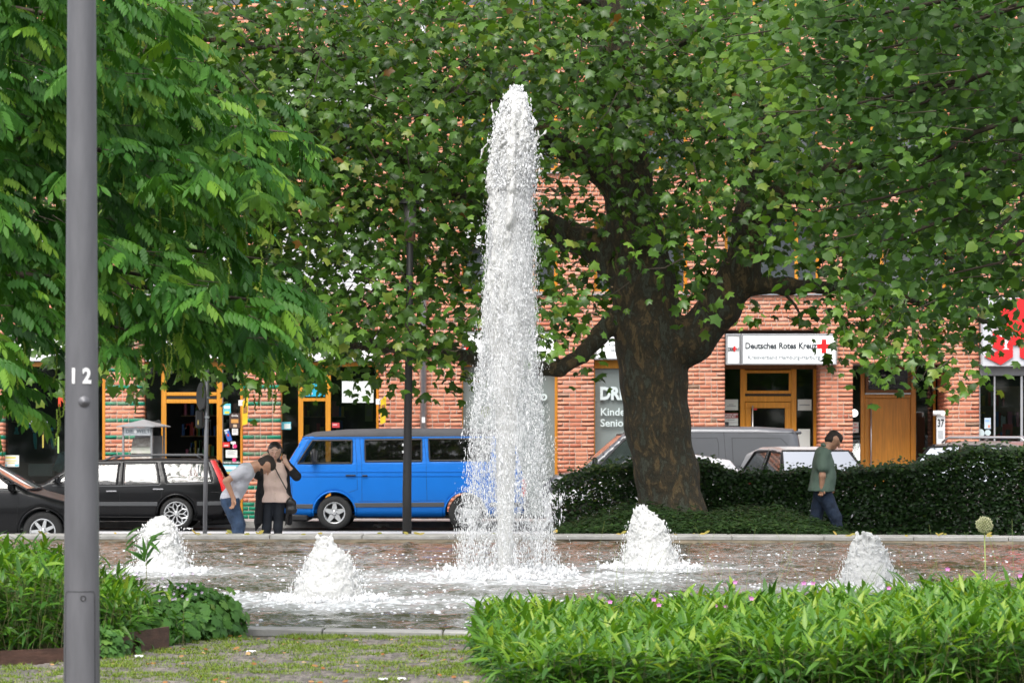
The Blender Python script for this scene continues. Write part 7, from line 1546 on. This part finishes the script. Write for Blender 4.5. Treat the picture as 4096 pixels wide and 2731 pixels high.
    for f_, sd_ in ((.62, 1), (.86, 2)):
        n_, m_ = 48, 160; z_ = np.linspace(.03, H(620), m_); th_ = np.linspace(0, 2*np.pi, n_, endpoint=False); T2, Z2 = np.meshgrid(th_, z_, indexing='ij'); r2 = np.interp(Z2, zk, mx)*f_; P2 = np.stack([np.cos(T2)*2, np.sin(T2)*2, Z2*2], -1); r2 = r2*(1+.16*vnoise(P2, 1.3, 40+sd_, 2)); c2 = np.interp(Z2, zs, cs)+.015
        i2 = np.arange(n_)[:, None]*m_+np.arange(m_-1)[None]; j2 = ((np.arange(n_)+1) % n_)[:, None]*m_+np.arange(m_-1)[None]; link('veil', npmesh('veil', np.stack([c2+np.cos(T2)*r2, np.sin(T2)*r2, Z2], -1).reshape(-1, 3), np.stack([i2, j2, j2+1, i2+1], -1).reshape(-1, 4), vm, True), o)
    # splash ring where it lands
    k = 2600; a = RNG.uniform(0, 2*np.pi, k); rr = .22+.5*RNG.random(k); pos = np.c_[math.cos(0)*.02+np.cos(a)*rr, np.sin(a)*rr, np.abs(RNG.normal(0, .05, k))]; drops('splash_ring', pos, RNG.gamma(2, .005, k)+.003, o, 1.2)
    lump('landing_foam', o, .62, .09, 7)
def lump(name, par, R, h, seed):
    n, m = 64, 26; r = np.linspace(.05, 1, m); th = np.linspace(0, 2*np.pi, n, endpoint=False); T_, r_ = np.meshgrid(th, r, indexing='ij'); P = np.stack([np.cos(T_)*r_*R, np.sin(T_)*r_*R, 0*r_], -1)
    nz = vnoise(P, 7, seed, 3); z = h*np.exp(-((r_-.62)/.28)**2)*(.55+.9*nz)-.02-.05*(r_ > .97); V = np.stack([P[..., 0]*(1+.12*nz), P[..., 1]*(1+.12*nz), z], -1); i = np.arange(n)[:, None]*m+np.arange(m-1)[None]; j = ((np.arange(n)+1) % n)[:, None]*m+np.arange(m-1)[None]
    link(name, npmesh(name, V.reshape(-1, 3), np.stack([i, j, j+1, i+1], -1).reshape(-1, 4), m_froth, True), par)
column()
def bubbler(x, y, h, r, label, shape, seed):
    random.seed(seed); o = tag(empty('fountain_jet', (x, y, WATER)), label, 'water jet', 'four low foaming jets around the column'); s = SDF((-r*1.6, -r*1.5, -.06), (r*1.6, r*1.5, h*1.3), .0085)
    for z, w, dx in shape: s.cap((dx*r, -w*r*.25, z*h), (dx*r, w*r*.25, z*h), w*r*.78, w*r*.78, .07)
    zs = [q[0] for q in shape]; ws = [q[1] for q in shape]; ds = [q[2] for q in shape]
    for k in range(520):
        t = random.uniform(.02, 1.0); w = np.interp(t, zs, ws)*r; a = random.uniform(0, 6.283); c = V3((np.interp(t, zs, ds)*r+math.cos(a)*w*.9, math.sin(a)*w*.9, t*h)); q = random.uniform(.008, .028); s.ell(c, (q, q, q*random.uniform(.7, 1.3)), .03)
    for k in range(110):
        t = random.uniform(.3, 1.0); w = np.interp(t, zs, ws)*r; a = random.uniform(0, 6.283); c = V3((np.interp(t, zs, ds)*r+math.cos(a)*w*.8, math.sin(a)*w*.8, t*h)); d = V3((math.cos(a)*.6, math.sin(a)*.6, 1.0))*random.uniform(.02, .085); s.cap(c, c+d, .015, .0055, .015)
    P = s.pts(); s.F -= (.018*vnoise(P, 12, seed, 2)+.014*vnoise(P, 48, seed+3, 2)).astype(np.float32); clip(s, 2, lo=-.05); sdfobj('foam_dome', s, m_froth, o)
    k = 2600; a = RNG.uniform(0, 2*np.pi, k); t = RNG.random(k)*1.06; w = np.interp(t, zs, ws)*r; rr = w*(.92+np.abs(RNG.normal(0, .2, k))); drops('droplets', np.c_[np.interp(t, zs, ds)*r+np.cos(a)*rr, np.sin(a)*rr, t*h*1.02], RNG.gamma(2.0, .0016, k)+.0015, o, 2.5)
    k = 1100; a = RNG.uniform(0, 2*np.pi, k); rr = r*(.9+.75*RNG.random(k)**1.5); drops('splash_ring', np.c_[np.cos(a)*rr, np.sin(a)*rr, np.abs(RNG.normal(0, .018, k))], RNG.gamma(2, .0055, k)+.003, o, 1.0); lump('landing_foam', o, r*1.75, .05, seed)
    MB().lathe([(.05, -.3), (.05, -.03), (.03, -.03), (.03, -.2)], 12).build('nozzle', m_zinc, o, True)
A = [(0, 1.0, 0), (.2, .88, .02), (.45, .70, .05), (.65, .52, .04), (.82, .32, .0), (.95, .12, -.04), (1.0, .05, -.06)]
bubbler(*JETS[0], 'broad foaming white jet in front left of the tall column', A, 101)
bubbler(*JETS[1], 'foaming white jet partly behind the left bed and lamp post', [(0, 1.0, 0), (.3, .84, -.05), (.6, .74, -.1), (.85, .58, -.1), (1.0, .32, -.08)], 102)
bubbler(*JETS[2], 'tallest foaming jet right of the column before the plane trunk', [(0, 1.0, 0), (.25, .80, 0), (.55, .62, -.05), (.75, .48, -.1), (.92, .24, -.2), (1, .08, -.25)], 103)
bubbler(*JETS[3], 'stubby foaming jet rising behind the bamboo at the right', [(0, 1.1, 0), (.3, .86, 0), (.55, .64, -.02), (.8, .5, -.05), (1, .28, -.05)], 104)

# ================================================================== posts, kiosk, litter
def post12():
    d = 13.55; S = FPX/d; x = X(327, d); o = tag(empty('lamp_post', (x, d, PLAZA-.02)), 'thick grey lamp post numbered 12 in the near foreground', 'lamp post')
    m = M('post_grey_paint', (.125, .125, .135), .45, metal=.2, var=.13, vscale=6, stretch=(3, 3, .5), bump=.05, bscale=120); R = lambda z: .0786+(z-.705)*(.0613-.0786)/(3.67-.705); zz = lambda py: Z(py, d)-(PLAZA-.02)
    MB().lathe([(R(z)*1.0, z-(PLAZA-.02)) for z in (.38, .7, 1.5, 2.5, 3.6, 4.6, 5.2)], 48).build('shaft', m, o, True)
    def on(px, py, k=1.0):   # a point on the round front
        z = Z(py, d); r = R(z)*k; a = math.asin(max(-1, min(1, (X(px, d)-x)/R(z)))); return (r*math.sin(a), -r*math.cos(a), z-(PLAZA-.02)), a
    for ch, px in (('1', 303), ('2', 355)):
        p, a = on(px, 1507, 1.006); text('number', ch, .089, m_white, o, p, .0035, sx=.85, rot=(math.pi/2, 0, a))
    p, a = on(345, 1607, 1.0); k = MB().lathe([(0, -.010), (.009, -.009), (.011, -.005), (.022, -.004), (.025, .002)], 24, axis='y').build('bolt_cap', m, o, True, p); k.rotation_euler[2] = a
    # access door
    V = []; F = []; cols = np.linspace(-.98, .86, 22); zt, zb = zz(2362), zz(3000)
    for i, u in enumerate(cols):
        e = .012 if i in (0, len(cols)-1) else 0
        for z in (zt-e, zb): r = R(z+PLAZA-.02)*1.022; a = math.asin(u*.86); V.append((r*math.sin(a+.08), -r*math.cos(a+.08), z))
    for i in range(len(cols)-1): F.append((2*i, 2*i+1, 2*i+3, 2*i+2))
    dr = mk('access_door', V, F, m, o, True); MB().tube([V[1]]+[V[2*i] for i in range(len(cols))]+[V[-1]], .0016, 5, False).build('door_gap', m_black, dr)
    p, a = on(342, 2388, 1.03); q = MB().lathe([(0, .004), (.0075, .004), (.0095, -.002), (.012, -.002), (.0125, .002)], 20, axis='y').build('lock', m_black, dr, True, p); q.rotation_euler[2] = a
    tp = 5.2-(PLAZA-.02); MB().tube([(0, 0, tp), (0, -.1, tp+.5), (0, -.7, tp+.7)], [.05, .045, .04], 12).build('arm', m, o, True); MB().bbox(-.15, .15, -1.2, -.6, tp+.66, tp+.76, .03).build('lamp_head', m, o)
post12()
def lamp2():
    d = 43.3; m = M('charcoal_post', (.022, .021, .021), .55, var=.15, vscale=4); x = X(1628, d); o = tag(empty('lamp_post', (x, d, STREET)), 'slim dark street lamp standing in front of the blue van', 'lamp post'); dx = X(1640, d)-x; S = FPX/d; zt = Z(960, d)
    MB().tube([(0, 0, 0), (0, 0, 1.0), (0, 0, 1.02), (dx*.3, 0, 2.0), (dx*.75, 0, 3.2), (dx, 0, zt)], [.064, .062, .062, .056, .050, .046], 16).build('shaft', m, o, True)
    MB().lathe([(.05, zt-.02), (.075, zt), (.08, zt+.14), (.082, zt+.15)], 16, (dx, 0, 0)).build('collar', M('copper_brown', (.16, .09, .06), .5), o, True); MB().lathe([(.075, zt+.15), (.09, zt+.5), (.0, zt+.5)], 16, (dx, 0, 0)).build('lantern', M('lantern_glass', (.09, .085, .08), .3), o, True); MB().lathe([(.16, zt+.5), (.1, zt+.58), (0, zt+.62)], 16, (dx, 0, 0)).build('lamp_cap', m, o, True)
    for py, h in ((1778, 10), (1806, 10)): z = Z(py, d); MB().box(-.066, -.045, -.045, -.035, z-h/S/2, z+h/S/2).build('sticker', m_white, o)
lamp2()
def signpole():
    d = 43.0; x = X(818, d); S = FPX/d; o = tag(empty('sign_pole', (x, d, STREET)), 'thin grey sign pole with dark sign backs beside the black estate', 'sign post'); dx = X(830, d)-x; zt = Z(1400, d)
    MB().tube([(0, 0, 0), (dx, 0, zt)], .030, 12).build('pole', M('galvanised_pole', (.20, .20, .215), .4, metal=.5), o, True); z0, z1 = Z(1712, d), Z(1640, d)
    MB().bbox(X(783, d)-x, X(814, d)-x, -.06, .05, z0, z1, .02).build('sign_box', m_black, o); MB().bbox(X(792, d)-x, X(797, d)-x, -.064, -.061, Z(1698, d), Z(1680, d), .001).build('sticker', M('yellow_sticker', (.45, .33, .1), .6), o)
    z = Z(1585, d); MB().lathe([(0, -.012), (.18, -.012), (.2, 0), (.18, .012), (0, .012)], 24, (0, 0, 0), 'x').build('round_sign', m_black, o, False, (X(806, d)-x, 0, z)).rotation_euler = (0, 0, .45)
    for py in (1668, 1590): z = Z(py, d); MB().lathe([(.033, -.015), (.04, -.012), (.04, .012), (.033, .015)], 12, (dx*(z/zt), 0, z)).build('clamp', m_zinc, o)
signpole()
def kiosk():
    d = 61.2; kx = lambda p: X(p, d)-X(575, d); kz = lambda p: Z(p, d)-.12; o = tag(empty('newspaper_stand', (X(575, d), d, .12), None, math.radians(-17)), 'grey newspaper stand with pyramid roof and hanging papers by the shop door', 'newspaper stand')
    m = M('stand_grey', (.23, .24, .25), .5, var=.06); w = .30; zt = kz(1708); e = .40
    V = [(-e, -e, zt), (e, -e, zt), (e, e, zt), (-e, e, zt), (-e, -e, zt+.02), (e, -e, zt+.02), (e, e, zt+.02), (-e, e, zt+.02), (0, 0, kz(1676))]; mk('roof', V, [(3, 2, 1, 0), (0, 1, 5, 4), (1, 2, 6, 5), (2, 3, 7, 6), (3, 0, 4, 7), (4, 5, 8), (5, 6, 8), (6, 7, 8), (7, 4, 8)], m, o)
    for sx in (-1, 1):
        for sy in (-1, 1): MB().box(sx*w-.018, sx*w+.018, sy*w-.018, sy*w+.018, 0, zt).build('leg', m, o)
    MB().bbox(-w+.02, w-.02, -w-.02, -w, kz(1742), zt-.005, .004).build('name_board', m_zinc, o); text('lettering', 'DIE', .105, m_inkg, o, (-.16, -w-.024, kz(1725)), .002); text('lettering', 'WELT', .105, m_inkg, o, (.13, -w-.024, kz(1725)), .002); MB().lathe([(0, -.004), (.03, -.003), (.03, 0)], 14, (-.035, -w-.021, kz(1725)), 'y').build('globe_emblem', m_white, o)
    MB().box(-w+.02, w-.02, w-.05, w-.03, .1, kz(1742)).build('back', m_grey, o)
    for k, (py0, py1) in enumerate(((1750, 1785), (1782, 1812), (1812, 1850), (1850, 1890))):
        pz = MB().prism([(-.10-.05*k, kz(py1)), (-.02-.05*k, kz(py0)), (-.0-.05*k, kz(py0)), (-.08-.05*k, kz(py1))], -.22, .22, 'x').build('newspaper', M('newsprint%d' % k, (.52, .50, .46), .8, var=.5, col2=(.2, .15, .13) if k % 2 == 0 else (.42, .45, .36), vscale=9), o)
    MB().bbox(-w+.03, w-.03, -w+.04, w-.04, .05, kz(1890), .01).build('box', m, o)
kiosk()
def litter():
    for j, (px, py, z, w, l, lab) in enumerate(((557, 2633, PLAZA, .05, .03, 'white scrap of paper in front of the rusty edging'), (1005, 2615, PLAZA, .055, .035, 'torn white packet on the setts in the middle'), (1533, 2727, PLAZA, .05, .03, 'left one of two white scraps at the lower picture edge'), (1607, 2724, PLAZA, .045, .04, 'right one of two white scraps at the lower picture edge'), (752, 2121, 0, .16, .1, 'crumpled white paper beside the black estate wheel'), (1525, 2113, 0, .3, .2, 'crumpled white paper under the blue van'))):
        d = FPX*(CZ-z)/(py-HY); b = MB(); n = 7; V = []; F = []
        for i in range(n):
            for k in range(n): u, v = i/(n-1)*2-1, k/(n-1)*2-1; V.append((u*w*.5+random.uniform(-1, 1)*w*.05, v*l*.8+random.uniform(-1, 1)*l*.06, .004+w*.22*abs(math.sin(u*2.3+v*1.7+j))+random.uniform(0, .05)*w))
        for i in range(n-1):
            for k in range(n-1): F.append((i*n+k, i*n+k+1, (i+1)*n+k+1, (i+1)*n+k))
        o = mk('paper_scrap', V, F, m_white, None, False, (X(px, d), d, z+.005)); sf = o.modifiers.new('t', 'SOLIDIFY'); sf.thickness = .002; tag(o, lab, 'litter', 'paper scraps')
litter()
